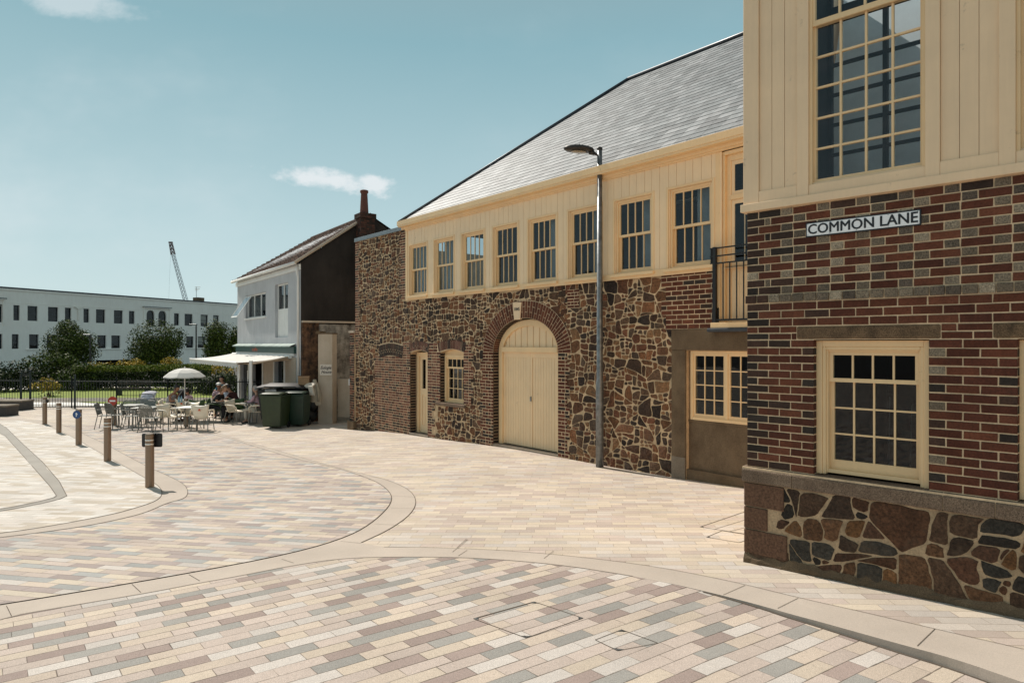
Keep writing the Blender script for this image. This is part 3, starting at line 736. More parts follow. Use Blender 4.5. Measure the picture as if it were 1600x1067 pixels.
# what the brick panels cover
def in_ring(s, z, k=0.0):
    if z < AZ: return abs(s-AC) < AA+(.40 if s < AC else .31)+k
    e = math.hypot((s-AC)/(AA+.385+k), (z-AZ)/(AB+.385+k)); return e < 1
def tooth(z, wd, t=.11, seed=0): return wd + (t if int((z+5)/.225+seed) % 2 else 0)
def brick_zone(s, z):
    if in_ring(s, z): return True
    if 1.28 < s < 3.34 and z < 1.9: return True
    if 1.58 < s < 2.95 and 1.86 < z < 2.25: return True
    if 2.93 <= s < 4.75 and z < 2.26 and not (4.262 < s and z < -.25) : return s < 4.87
    if 4.7 < s < 6.0 and 1.98 < z < 2.29: return True
    if 5.93 < s < tooth(z, 6.26) and .7 < z < 2.2: return True
    if 4.26 < s < tooth(z, 4.55, .1) and z < .7: return True
    if 12.13 < s and z > 2.455: return s > tooth(z, 12.16)
    if 12.26 < s: return True
    if 9.62 < s < 9.98 and 2.93 < z < 3.32: return True
    if s < tooth(z, .26, .1) and z > 2.05: return True
    if s > 2.75+(.1 if int(z/.3) % 2 else 0) and s < 3.2 and z > 3.45: return True
    if s < tooth(z, .2, .08) and z < 2.05: return False
    return False
def dropT(C, P):
    s, z = C
    if z > 3.45 and s > 3.19: return True
    if 4.70 < s < 6.02 and .60 < z < .72: return True
    if s < .02 or s > 12.7: return True
    hit = sum(1 for p in P[::3] if brick_zone(*p))
    if hit > .8*len(P[::3]): return True
    for h in holesT:
        if inpoly(h, s, z) or any(inpoly(h, *p) for p in P[::2]): return True
    if s > 3.25 and z > 3.40: return True
    return False
m = MB()
rubble(m, T, 0, 9.6, -.75, 5.42, .45, (.13, .18, .22, .27, .16), 11, dropT, mort=.0135)
rubble(m, T, 9.3, 12.75, -.45, 3.47, .5, (.13, .20, .26, .32, .17), 12, dropT, mort=.013)
m.build('rubble', M_stone, stone_b, recalc=False)
# brickwork panels, set a little proud
m = MB(); MBK = [M_mortar, M_brick_s, M_brick_dk, M_voussoir, M_brick]
def pk_ws(r, s, z, k, row): return 2 if (r.random() < (.10 if z > .35 else .42)) else 1
PO = .018
def panel(s0, s1, z0, z1, bond='english', seed=1, pick=pk_ws, course=.075, L=.21, toothL=0, toothR=0):
    n = max(1, int(round((z1-z0)/.225)))
    for i in range(n):
        za, zb = z0+(z1-z0)*i/n, z0+(z1-z0)*(i+1)/n
        a = s0-(toothL if i % 2 else 0); b = s1+(toothR if i % 2 else 0)
        m.add([T.p(a, za, PO), T.p(b, za, PO), T.p(b, zb, PO), T.p(a, zb, PO)], [(0,1,2,3)], 0)
        courses(m, T, a, b, za, zb, PO, course, L, .0155, .005, seed*31+i, bond, pick=pick)
panel(1.30, 3.35, -.75, 1.86, seed=1, toothL=.0)
panel(2.95, 3.35, 1.86, 2.25, seed=2, L=.21)
panel(4.262, 4.87, .65, 2.0, seed=3)
panel(4.262, 4.50, -.6, .65, seed=4, toothR=.1)
panel(5.93, 6.24, .72, 2.2, seed=5, toothR=.1)
panel(4.33, 4.73, 2.0, 2.24, seed=6)
panel(AC-AA-.40, AC-AA, -.45, AZ, seed=7, toothL=.1, pick=lambda r,s,z,k,row: 2 if r.random() < .25 else 4)
panel(AC+AA, AC+AA+.26, -.45, AZ, seed=8, toothR=.08, pick=lambda r,s,z,k,row: 2 if r.random() < .25 else 4)
panel(12.16, 13.2, 2.465, 3.47, bond='stretch', L=.235, seed=9, toothL=.1, pick=lambda r,s,z,k,row: 2 if r.random() < .15 else 4)
panel(9.64, 9.98, 2.94, 3.32, seed=10, L=.2, pick=lambda r,s,z,k,row: 4)
panel(0.0, .25, 2.05, 5.42, seed=11, toothR=.1)
panel(2.85, 3.19, 3.47, 5.42, seed=12, toothL=.1, pick=lambda r,s,z,k,row: 2 if r.random() < .4 else 1)
# blocked doorway arch, door and window arches, the big ring
def fan(s0, s1, za, zb, rise, n, mi, split, seed):
    m.add([T.p(s0, za-.02, PO), T.p(s1, za-.02, PO), T.p(s1, zb, PO), T.p(s0, zb, PO)], [(0,1,2,3)], 0) if rise == 0 else None
    rnd = random.Random(seed)
    for i in range(n):
        for part in range(2 if split else 1):
            xa, xb = s0+(s1-s0)*i/n, s0+(s1-s0)*(i+1)/n
            def zz(x, top): t = (x-s0)/(s1-s0); return (zb if top else za)+rise*math.sin(math.pi*t)
            kk = (.0, .48) if (part == 0 and split) else ((.52, 1.0) if split else (0, 1))
            if split and i % 2: kk = (.0, .30) if part == 0 else (.34, 1.0)
            q = []
            for x, e in ((xa+.007, 0), (xb-.007, 0), (xb-.007, 1), (xa+.007, 1)):
                zlo, zhi = zz(x, False), zz(x, True); f = kk[e]; q.append((x+(x-(s0+s1)/2)*.10*f, zlo+(zhi-zlo)*f))
            hh = .008+rnd.uniform(-.002, .002)
            A = [T.p(*v_, PO-.006) for v_ in q]; C = [T.p(*v_, PO+hh) for v_ in q]
            m.add(A+C, [(0,1,5,4),(1,2,6,5),(2,3,7,6),(3,0,4,7),(4,5,6,7)], mi)
def backing(pts): m.add([T.p(s, z, PO+.001) for s, z in pts], [tuple(range(len(pts)))], 0)
backing([(1.58,1.80),(2.95,1.80),(2.97,2.2)]+[(1.58+1.37*(1-i/8), 2.18+.07*math.sin(math.pi*i/8)) for i in range(9)]+[(1.56,2.2)])
fan(1.60, 2.93, 1.80, 2.15, .08, 21, 2, True, 1)
backing([(3.30,1.97)]+[(3.33+.96*i/6, 1.97+.075*math.sin(math.pi*i/6)) for i in range(7)]+[(4.36,2.22)]+[(3.30+1.04*(1-i/6), 2.20+.06*math.sin(math.pi*i/6)) for i in range(7)])
fan(3.33, 4.30, 1.985, 2.21, .07, 14, 3, True, 2)
backing([(4.72,1.99)]+[(4.87+1.06*i/6, 1.99+.085*math.sin(math.pi*i/6)) for i in range(7)]+[(6.05,2.24)]+[(4.70+1.33*(1-i/6), 2.22+.07*math.sin(math.pi*i/6)) for i in range(7)])
fan(4.80, 5.98, 2.005, 2.23, .08, 17, 3, False, 3)
N_ = 28
ring = [(AC+(AA)*math.cos(t), AZ+AB*math.sin(t)) for t in [math.pi*i/N_ for i in range(N_+1)]]
ring2 = [(AC+(AA+.395)*math.cos(t), AZ+(AB+.395)*math.sin(t)) for t in [math.pi*i/N_ for i in range(N_+1)]]
for i in range(N_):
    m.add([T.p(*ring[i], PO), T.p(*ring2[i], PO), T.p(*ring2[i+1], PO), T.p(*ring[i+1], PO)], [(0,1,2,3)], 0)
voussoirs(m, T, AC, AZ, AA, AB, .385, 0, math.pi, 47, PO, (.34, .66), .009, 5, 4, .0062)
# soffit bricks of the big arch: darker curved reveal with mortar lines
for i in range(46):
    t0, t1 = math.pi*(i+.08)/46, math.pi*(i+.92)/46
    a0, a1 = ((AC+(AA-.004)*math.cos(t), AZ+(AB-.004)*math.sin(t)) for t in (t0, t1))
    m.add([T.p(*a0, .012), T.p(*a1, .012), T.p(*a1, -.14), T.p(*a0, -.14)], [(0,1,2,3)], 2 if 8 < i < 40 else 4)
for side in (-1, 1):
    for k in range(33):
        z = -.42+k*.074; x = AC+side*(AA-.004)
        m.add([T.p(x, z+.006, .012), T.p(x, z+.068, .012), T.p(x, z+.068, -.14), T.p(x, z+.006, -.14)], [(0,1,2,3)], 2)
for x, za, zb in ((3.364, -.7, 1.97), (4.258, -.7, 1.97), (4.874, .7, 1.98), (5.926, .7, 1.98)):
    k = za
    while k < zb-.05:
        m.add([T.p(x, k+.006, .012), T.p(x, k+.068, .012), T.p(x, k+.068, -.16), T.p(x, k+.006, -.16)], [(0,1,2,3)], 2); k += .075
m.build('brickwork', MBK, stone_b, recalc=False)
# keystone with the date
m = MB(); m.prism([T.p(7.93, 2.755), T.p(8.14, 2.755), T.p(8.185, 3.14), T.p(7.885, 3.14)], T.n*-.02, T.n*.045)
ks = m.build('keystone', M_cream2, stone_b, bevel=.006)
def text(body, name, mat, size, fr, s, z, o, parent=None, sx=1.0, shear=0.0, align='CENTER', ext=.002, rot=0.0, bold=0.0):
    cu = bpy.data.curves.new(name, 'FONT'); cu.body = body; cu.size = size; cu.align_x = align; cu.align_y = 'CENTER'
    cu.extrude = ext; cu.shear = shear; cu.resolution_u = 3
    ob = bpy.data.objects.new(name, cu); COL.objects.link(ob)
    dg = bpy.context.evaluated_depsgraph_get(); me = bpy.data.meshes.new_from_object(ob.evaluated_get(dg))
    bpy.data.objects.remove(ob); me.name = name
    R = Matrix((fr.t, Vector((0,0,1)), fr.n)).transposed().to_4x4()
    M_ = Matrix.Translation(fr.p(s, z, o)) @ R @ Matrix.Rotation(rot, 4, 'Z') @ Matrix.Scale(sx, 4, (1,0,0))
    if bold:
        bm = bmesh.new(); bm.from_mesh(me); geom = bm.verts[:]+bm.edges[:]+bm.faces[:]
        for q, (bx, by) in enumerate(((bold, 0), (-bold, 0), (0, bold*.7), (0, -bold*.7))):
            r = bmesh.ops.duplicate(bm, geom=geom)
            for v_ in r['geom']:
                if isinstance(v_, bmesh.types.BMVert): v_.co += Vector((bx, by, .0001*(q+1)))
        bm.to_mesh(me); bm.free()
    me.transform(M_); me.materials.clear(); me.materials.append(mat)
    ob = bpy.data.objects.new(name, me); COL.objects.link(ob)
    if parent: ob.parent = parent; ob.matrix_parent_inverse = pinv(parent)
    return ob
text('1845', 'date_lettering', M_signK, .10, T, 8.035, 2.985, .047, ks, 1.0, bold=.003)
# boarded upper floor: boards, posts, sill beam, fascia
UB, UT = 3.44, 5.46
WS = [3.36+1.2685*i for i in range(8)]
wins = [rect(a+.02, a+.88, 3.53, 4.92) for a in WS]
m = MB()
wall_face(m, T, [(3.19, UB), (SE, UB), (SE, UT), (3.19, UT)], wins+[rect(13.28, 14.6, 3.30 if False else 3.45, 5.40)], .035, .09)
rnd = random.Random(4)
x = 3.26
while x < SE:                      # butted boards with open joints above and between the windows
    wdt = rnd.choice((.17, .20, .155, .185)); a, b = x, min(x+wdt-.006, SE)
    cuts = [(UB+.10, UT-.09)]
    for wv in wins+[rect(13.22, 14.75, 3.4, 5.6)]:
        w0, w1 = wv[0][0]-.05, wv[1][0]+.05
        if b > w0 and a < w1:
            cuts = [(4.97, UT-.09)] if wv[2][1] < 5.5 else []
            if cuts and (a < w0 or b > w1):
                if a < w0: m.fbox(T, a, w0, UB+.10, 4.97, .036, .047)
                if b > w1: m.fbox(T, w1, b, UB+.10, 4.97, .036, .047)
            break
    for c0, c1 in cuts: m.fbox(T, a, b, c0, c1, .036, .047+rnd.uniform(-.001, .001))
    x += wdt
m.build('boarding', M_cream, stone_b, bevel=.002)
m = MB()
m.fbox(T, 3.17, 13.2, UB-.02, UB+.10, .034, .065); m.fbox(T, 3.17, 3.27, UB+.10, UT-.09, .036, .062)
for a in WS:
    m.fbox(T, a-.07, a+.97, 3.47, 3.525, .03, .115); m.fbox(T, a-.05, a-.0, 3.525, 4.97, .037, .058); m.fbox(T, a+.90, a+.95, 3.525, 4.97, .037, .058)
    m.fbox(T, a-.0, a+.90, 4.925, 4.968, .037, .058)
m.fbox(T, 3.17, SE, UT-.09, UT, .034, .09)
m.build('trim', M_trim, stone_b, bevel=.003)
cur = [[(.0,1)],[(.05,.95)],[(.75,1)],None,[(.45,1)],[(.5,1)],[(.5,1)],[(.45,1)]]
for i, a in enumerate(WS):
    sash(T, stone_b, a+.022, a+.878, 3.53, 4.918, -.005, 4, 1, 1, meet=4.25, curtain=cur[i], fw=.035, sw=.035, bottom=.06)
# eaves: soffit and square gutter
m = MB(); m.fbox(T, 3.05, SE, 5.46, 5.50, -.05, .24); m.fbox(T, 3.02, SE, 5.50, 5.625, .12, .25); m.fbox(T, 3.05, SE, 5.40, 5.46, .09, .125)
m.build('gutter', M_trim, stone_b, bevel=.004)
# slate roof with a hipped end
RZ0, RZ1, RB, RA = 5.60, 9.375, 4.40, 4.40
def roofpt(fr, s, k, e0, ov=.16, lift=0.0):
    """k from 0 at the eaves to 1 at the ridge"""
    return fr.p(s, RZ0+(RZ1-RZ0)*k, ov-(RB+ov)*k) + lift*(fr.n*(RZ1-RZ0)+Vector((0,0,1))*RB).normalized()
m = MB(); e0 = 3.03
quad = [(e0, 0), (SE, 0), (SE, 1), (e0+RA, 1)]
m.add([roofpt(T, s, k, e0) for s, k in quad], [(0,1,2,3)])
m.add([T.p(e0, RZ0, .16), T.p(e0+RA, RZ1, -RB), T.p(e0, RZ0, -2*RB-.16)], [(0,1,2)])
m.add([T.p(e0, RZ0, -2*RB-.16), T.p(e0+RA, RZ1, -RB), T.p(SE, RZ1, -RB), T.p(SE, RZ0, -2*RB-.16)], [(0,1,2,3)])
roof = m.build('roof', M_lead, stone_b, recalc=False)
rnd = random.Random(8); m = MB(); rows = 31
for r in range(rows):
    k0, k1 = r/rows, (r+1.25)/rows; x = e0+RA*k0-.1+(.14 if r % 2 else 0); 
    while x < SE:
        wd = .285; a, b = x, x+wd-.004; x += wd
        q = clip_half([(a, k0), (b, k0), (b, min(k1, 1)), (a, min(k1, 1))], -1, RA, -e0)
        q = clip_half(q, 1, 0, SE)
        if len(q) < 3: continue
        ll = rnd.uniform(0, .0015)
        def P_(s, k): return roofpt(T, s, k, e0, lift=.004+.010*(1-(k-k0)/(k1-k0))+ll)
        top = [P_(*v_) for v_ in q]; lo = [p-Vector((0,0,.006)) for p in top]; n = len(q)
        m.add(top+lo, [tuple(range(n))]+[(i, (i+1) % n, n+(i+1) % n, n+i) for i in range(n)])
m.build('slates', M_slate, roof, recalc=False)
m = MB(); m.tube([T.p(e0-.03, RZ0+.02, .18), T.p(e0+RA, RZ1+.05, -RB)], .045, 8); m.tube([T.p(e0+RA, RZ1+.05, -RB), T.p(SE, RZ1+.05, -RB)], .05, 8)
m.build('ridge', M_lead, roof, smooth=True)
# flat parapet coping over the stone end
m = MB(); m.fbox(T, -.03, 3.14, 5.42, 5.535, -.3, .045); m.build('coping', M_coping, stone_b, bevel=.006)
m = MB()
m.fbox(T, 12.285, 15.5, 2.10, 2.462, -.25, .035); m.fbox(T, 12.285, 12.585, -1.0, 2.098, -.25, .030)
m.build('lintel', M_conc, stone_b, bevel=.012)
m = MB(); m.fbox(T, 12.287, 12.583, -.5, .24, .0, .036); m.build('repair_patch', M_conc_l, stone_b, bevel=.01)
m = MB(); m.fbox(T, 12.59, 15.45, -1.0, .90, -.20, -.06); m.fbox(T, 12.59, 15.45, .86, .905, -.2, -.045); m.fbox(T, 12.59, 15.45, -1.0, .05, -.20, .0)
m.build('apron', M_conc, stone_b, bevel=.01)
# casement pair in the concrete bay
def casement(fr, parent, s0, s1, z0, z1, o, cols, rows, mat, gmat=None, fw=.05, bar=.018, mull=None, name='window', tr=None):
    m = MB(); m.fbox(fr, s0, s0+fw, z0, z1, o-.06, o+.02); m.fbox(fr, s1-fw, s1, z0, z1, o-.06, o+.02)
    m.fbox(fr, s0+fw, s1-fw, z1-fw, z1, o-.06, o+.018); m.fbox(fr, s0+fw, s1-fw, z0, z0+fw, o-.06, o+.03)
    halves = [(s0+fw, s1-fw)] if not mull else [(s0+fw, mull-.025), (mull+.025, s1-fw)]
    if mull: m.fbox(fr, mull-.025, mull+.025, z0+fw, z1-fw, o-.06, o+.017)
    f = m.build(name, mat, parent, bevel=.003); q = MB(); g = MB()
    for a, b in halves:
        c, d = z0+fw, z1-fw; e = .038
        q.fbox(fr, a, a+e, c, d, o-.04, o); q.fbox(fr, b-e, b, c, d, o-.04, o); q.fbox(fr, a+e, b-e, c, c+e+.02, o-.04, o-.001); q.fbox(fr, a+e, b-e, d-e, d, o-.04, o-.001)
        ia, ib, ic, id_ = a+e, b-e, c+e+.02, d-e
        for i in range(1, cols): x = ia+(ib-ia)*i/cols; q.fbox(fr, x-bar/2, x+bar/2, ic, id_, o-.03, o-.006)
        for i in range(1, rows): z = ic+(id_-ic)*i/rows; q.fbox(fr, ia, ib, z-bar/2, z+bar/2, o-.028, o-.008)
        g.fbox(fr, ia-.003, ib+.003, ic-.003, id_+.003, o-.024, o-.019)
    q.build('casement', mat, f); g.build('pane', gmat or M_glass, f); return f
casement(T, stone_b, 12.63, 14.05, .905, 2.09, -.07, 3, 4, M_trim, mull=13.34)
m = MB(); m.fbox(T, 14.05, 15.45, .9, 2.09, -.15, -.06); m.build('infill', M_conc, stone_b)
# small window left of the arch
m = MB(); m.prism([T.p(*q, -.13) for q in [(4.88,1.9),(5.92,1.9)]+win_hole[2:]], T.n*0, T.n*-.05); m.build('window_head', M_trim, stone_b)
sash(T, stone_b, 4.90, 5.91, .70, 1.93, -.12, 4, 1, 3, meet=1.60, fw=.075, sw=.04, bottom=.075)
m = MB(); m.fbox(T, 4.70, 6.02, .615, .695, -.15, .07); m.build('sill', M_ledge, stone_b, bevel=.012)
# half glazed side door
m = MB(); dz0 = gT(3.8)+.05
m.fbox(T, 3.40, 3.50, dz0, 1.98, -.24, -.17); m.fbox(T, 4.17, 4.262, dz0, 1.98, -.24, -.17); m.fbox(T, 3.50, 4.17, 1.88, 1.98, -.24, -.17)
df = m.build('side_door', M_trim, stone_b, bevel=.004)
m = MB(); a, b = 3.50, 4.17
m.fbox(T, a, a+.11, dz0+.01, 1.88, -.26, -.215); m.fbox(T, b-.11, b, dz0+.01, 1.88, -.26, -.215)
m.fbox(T, a+.11, b-.11, 1.78, 1.88, -.26, -.216); m.fbox(T, a+.11, b-.11, dz0+.01, dz0+.22, -.26, -.216); m.fbox(T, a+.11, b-.11, .80, .98, -.26, -.216)
m.fbox(T, (a+b)/2-.05, (a+b)/2+.05, dz0+.22, 1.78, -.26, -.217)
for c, d in ((a+.11, (a+b)/2-.05), ((a+b)/2+.05, b-.11)): m.fbox(T, c, d, dz0+.22, .80, -.25, -.235); m.fbox(T, c+.04, d-.04, dz0+.27, .75, -.25, -.222)
m.build('door_leaf', M_door, df, bevel=.003)
m = MB()
for c, d in ((a+.11, (a+b)/2-.05), ((a+b)/2+.05, b-.11)): m.fbox(T, c, d, .98, 1.78, -.245, -.24)
m.build('pane', M_glass, df)
m = MB(); m.fbox(T, 3.32, 4.33, -.6, dz0, -.3, .05); m.build('doorstep', M_conc_l, stone_b, bevel=.015)
# the great double door
gA = gT(8.2)+.03
m = MB(); fo = -.12; W_ = AA-.035
out = [(AC+W_*math.cos(t), AZ+(AB-.03)*math.sin(t)) for t in [math.pi*i/32 for i in range(33)]]
inn = [(AC+(W_-.15)*math.cos(t), AZ+.02+(AB-.19)*math.sin(t)) for t in [math.pi*i/32 for i in range(33)]]
for (A_, B_, c, d) in zip(out, out[1:], inn, inn[1:]):
    m.hexa([T.p(*c, fo-.08), T.p(*A_, fo-.08), T.p(*A_, fo), T.p(*c, fo), T.p(*d, fo-.08), T.p(*B_, fo-.08), T.p(*B_, fo), T.p(*d, fo)])
m.fbox(T, AC-W_, AC-W_+.13, gA, AZ+.03, fo-.08, fo); m.fbox(T, AC+W_-.13, AC+W_, gA, AZ+.03, fo-.08, fo)
m.fbox(T, AC-W_+.13, AC+W_-.13, AZ-.0, AZ+.12, fo-.08, fo+.015)
dd = m.build('double_door', M_trim, stone_b, bevel=.005)
m = MB(); nb = 18; x0, x1 = AC-W_+.13, AC+W_-.13
for i in range(nb):
    a, b = x0+(x1-x0)*i/nb, x0+(x1-x0)*(i+1)/nb; mid = (a+b)/2
    k = min(1, abs(mid-AC)/(W_-.15)); zt = AZ+.02+(AB-.19)*math.sqrt(max(0, 1-k*k))+.02
    m.fbox(T, a+.003, b-.003, AZ+.12, zt, fo-.07, fo-.055+(.012 if i % 2 else 0))
m.build('tympanum', M_door, dd, bevel=.004)
for q, (a, b) in enumerate(((x0, AC-.004), (AC+.004, x1))):
    m = MB(); n = 9
    m.fbox(T, a, b, gA+.03, AZ-.0, fo-.09, fo-.075)
    m.fbox(T, a, a+.07, gA+.03, AZ, fo-.075, fo-.045); m.fbox(T, b-.07, b, gA+.03, AZ, fo-.075, fo-.045); m.fbox(T, a+.07, b-.07, AZ-.12, AZ, fo-.075, fo-.046); 
    for i in range(n):
        c, d = a+.07+(b-a-.14)*i/n, a+.07+(b-a-.14)*(i+1)/n
        m.fbox(T, c+.003, d-.003, gA+.03, AZ-.12, fo-.075, fo-.060)
    dl = m.build('door_leaf', M_door, dd, bevel=.004)
    if q: mm = MB(); mm.fbox(T, AC+.02, AC+.055, .93, 1.03, fo-.05, fo-.02); mm.build('lock', M_galv, dd)
m = MB(); m.fbox(T, AC-AA, AC+AA, -.6, gA+.012, -.3, .02); m.build('threshold', M_conc_l, stone_b, bevel=.008)
# loading door on the upper floor with its railing
m = MB(); lo = -.03
m.fbox(T, 13.20, 13.29, 2.50, 5.36, -.1, .05); m.fbox(T, 13.36, 13.44, 2.56, 5.30, -.1, lo); m.fbox(T, 13.29, 13.36, 2.50, 5.36, -.1, .02)
m.fbox(T, 14.42, 14.56, 2.56, 5.36, -.1, lo); m.fbox(T, 14.56, 14.75, 2.50, 5.36, -.1, .05); m.fbox(T, 13.44, 14.42, 5.20, 5.30, -.1, lo); m.fbox(T, 13.36, 14.56, 5.30, 5.36, -.1, .03)
m.fbox(T, 13.44, 14.42, 4.56, 4.64, -.1, lo+.01); m.fbox(T, 13.18, 14.8, 2.47, 2.555, -.1, .16)
ld = m.build('loading_door', M_trim, stone_b, bevel=.004)
m = MB(); g = MB()
for a, b in ((13.44, 13.92), (13.94, 14.42)):
    for za, zb, bh in ((4.64, 5.20, .06), (2.56, 4.56, 1.0)):
        m.fbox(T, a, a+.06, za, zb, -.07, lo-.015); m.fbox(T, b-.06, b, za, zb, -.07, lo-.015); m.fbox(T, a+.06, b-.06, zb-.07, zb, -.07, lo-.016); m.fbox(T, a+.06, b-.06, za, za+bh, -.07, lo-.016)
        if bh > .5:
            for i in range(4): m.fbox(T, a+.062+i*.09, a+.147+i*.09, za+.1, za+bh-.05, -.06, lo-.010)
        xm = (a+b)/2; m.fbox(T, xm-.01, xm+.01, za+bh, zb-.07, -.06, lo-.02)
        g.fbox(T, a+.055, b-.055, za+bh-.005, zb-.065, -.052, -.048)
m.build('door_leaf', M_door, ld, bevel=.003); g.build('pane', M_glass, ld)
m = MB(); m.fbox(T, 13.13, 15.4, 2.40, 2.468, -.05, .20); m.build('flashing', M_lead, stone_b, bevel=.02)
rl = empty('balcony_railing', tuple(T.p(13.3, 2.56, .2)), T.ang, 'black iron railing in front of the upper loading door', 'railing')
m = MB(); ro = .10
m.fbox(T, 13.19, 13.25, 2.56, 3.80, ro-.03, ro+.02); m.fbox(T, 13.19, 14.75, 2.585, 2.615, ro-.02, ro+.01)
for z in (3.52, 3.64, 3.77): m.fbox(T, 13.14, 14.75, z, z+.022, ro-.012, ro+.012)
m.fbox(T, 13.15, 13.27, 2.5, 2.80, ro-.08, ro-.03); m.fbox(T, 13.14, 13.16, 3.5, 3.79, .05, ro)
m.build('frame', M_black, rl)
for i in range(11):
    m = MB(); s = 13.38+i*.125; m.fbox(T, s-.008, s+.008, 2.61, 3.525, ro-.008, ro+.008); m.build('baluster', M_black, rl)
# dim rooms behind the glass
m = MB()
m.fbox(T, 3.25, SE-.1, 3.30, 5.40, -3.2, -3.1); m.fbox(T, 3.25, SE-.1, 3.2, 3.3, -3.2, -.1); m.fbox(T, 3.25, SE-.1, 5.40, 5.44, -3.2, -.06)
m.fbox(T, 3.2, SE, -.6, .05, -2.4, -.33); m.fbox(T, 3.2, SE, -.6, 2.4, -2.5, -2.4); m.fbox(T, 3.2, SE, 2.4, 2.46, -2.5, -.28)
for s in (3.2, 4.4, 6.2, 12.4, 15.4): m.fbox(T, s, s+.05, -.6, 2.4, -2.4, -.33)
m.build('rooms', M_room, stone_b)
# light fittings and a mirror glint seen in the last upper windows
m = MB(); m.fbox(T, 11.0, 12.3, 5.05, 5.09, -1.6, -1.45); m.build('ceiling_rail', M_whpl, stone_b)

# ------------------------------------------------------------------ the brick building on the corner
R = Fr(-264, .10824, 1168)
brick_b = empty('brick_building', (R.p(1, 0).x, R.p(1, 0).y, 0), R.ang, 'red brick corner building with cream boarded upper storey and tall multi-pane windows', 'building')
RE = 7.2; gR = lambda s: gz(R.p(s, 0).x, R.p(s, 0).y)
LW = [(.655+1.558*i, 1.61+1.558*i) for i in range(4)]
UW = [(.617+1.588*i, 1.585+1.588*i) for i in range(4)]
lowh = [rect(a, b, .96, 2.243) for a, b in LW]
m = MB()
wall_face(m, R, [(0, -.4), (RE, -.4), (RE, 3.53), (0, 3.53)], lowh, 0, .16)
m.add([R.p(0,-.4,0), R.p(0,3.53,0), R.p(0,3.53,-3.9), R.p(0,-.4,-3.9)], [(0,1,2,3)])
m.add([R.p(RE,-.4,0), R.p(RE,3.53,0), R.p(RE,3.53,-6), R.p(RE,-.4,-6)], [(0,1,2,3)])
m.build('wall', M_mortar, brick_b, recalc=False)
def skipR(a, b, z):
    for w0, w1 in LW:
        if a < w1-.004 and b > w0+.004 and .9 < z < 2.243: return True
        if a < w1+.088 and b > w0-.162 and 2.24 < z < 2.375: return True
    return False
def pickR(r, s, z, k, row):
    if s < .02 and r.random() < .85: return 1
    if s < .26 and r.random() < .3: return 1
    if z > 2.60:
        if k in ('h', 'c'): return 2
        return 1 if (z > 3.42 and r.random() < .5) else 0
    for w0, w1 in LW:
        if abs(s-w1) < .03 and k == 'h': return 2 if r.random() < .35 else 1
        if 0 < w0-s < .14 and r.random() < .45: return 1
    return 1 if r.random() < .01 else 0
m = MB(); MR = [M_brick, M_brick_dk, M_brick_gr]
courses(m, R, 0, 4.8, 2.69, 3.52, 0, .0755, .232, .012, .007, 5, 'flemish', pick=pickR)
courses(m, R, -.012, 4.8, 2.605, 2.69, .012, .08, .232, .012, .010, 6, 'header', pick=lambda r, s, z, k, row: 1 if s < .12 else 2)
courses(m, R, 0, 4.8, 2.375, 2.605, 0, .0767, .228, .012, .007, 7, 'stretch', pick=pickR)
segs = [(0, LW[0][0]-.163)]+[(LW[i][1]+.089, LW[i+1][0]-.163) for i in range(3)]
for i, (a, b) in enumerate(segs): courses(m, R, a, b, 2.243, 2.375, 0, .066, .222, .012, .007, 70+i, 'stretch', pick=pickR)
segs = [(0, LW[0][0])]+[(LW[i][1], LW[i+1][0]) for i in range(3)]
for i, (a, b) in enumerate(segs): courses(m, R, a, b, .978, 2.243, 0, .0745, .218 if i == 0 else .24, .012, .007, 80+i, 'stretch', pick=pickR)
for w0, w1 in LW:      # brick ends seen in the window reveals and at the corner
    for x in (w0+.003, w1-.003):
        for k in range(17): z = .98+k*.0745; m.add([R.p(x, z+.006, .004), R.p(x, z+.0685, .004), R.p(x, z+.0685, -.15), R.p(x, z+.006, -.15)], [(0,1,2,3)], 1 if k % 2 else 0)
for k in range(34):
    z = .985+k*.0745; a = 0
    for j_, L_ in enumerate([.10, .22, .22, .22] if k % 2 else [.22, .22, .22, .1]):
        m.add([R.p(-.004, z+.006, -a-.006), R.p(-.004, z+.0685, -a-.006), R.p(-.004, z+.0685, -a-L_+.006), R.p(-.004, z+.006, -a-L_+.006)], [(0,1,2,3)], 1 if (k+j_) % 3 == 0 else 0); a += L_
m.build('brickwork', MR, brick_b, recalc=False)
# plinth: granite quoins at the corner, big rubble after
m = MB(); m.fbox(R, -.021, RE, -.4, .825, -.1, .012); m.build('plinth', M_mortar_pl, brick_b)
m = MB(); rnd = random.Random(2)
qz = [(.585, .815, .40), (.36, .575, .235), (.115, .35, .43)]
for za, zb, wd in qz:
    m.fbox(R, -.025, -.021+wd, za, zb, -.3, .030)
m.build('corner_stone', M_granite_q, brick_b, bevel=.008)
def dropR(C, P):
    s, z = C
    for za, zb, wd in qz:
        ins = sum(1 for p in P if za-.012 < p[1] < zb+.012 and p[0] < -.021+wd+.008)
        if ins > .93*len(P): return True
    return min(p[0] for p in P) < -.015
m = MB()
rubble(m, R, -.02, 4.6, .06, .818, .42, (.14, .26, .34, .40, .28), 23, dropR, mort=.0085, h=(.005, .012), o=.012, ax=1.5, wamp=.015)
m.build('rubble', M_stone2, brick_b, recalc=False)
m = MB()                          # rough mortar footing
n = 60; vs = []; rnd = random.Random(5)
for i in range(n+1):
    s = -.02+4.6*i/n; g = gR(s)
    vs += [R.p(s, g-.06, .05+rnd.uniform(-.008, .012)), R.p(s, g+.03+rnd.uniform(-.015, .02), .045+rnd.uniform(-.006, .008)), R.p(s, g+.075+rnd.uniform(-.02, .03), .022)]
m.add(vs, [(3*i+j_, 3*i+3+j_, 3*i+4+j_, 3*i+1+j_) for i in range(n) for j_ in range(2)])
m.build('footing', M_conc, brick_b, recalc=False)
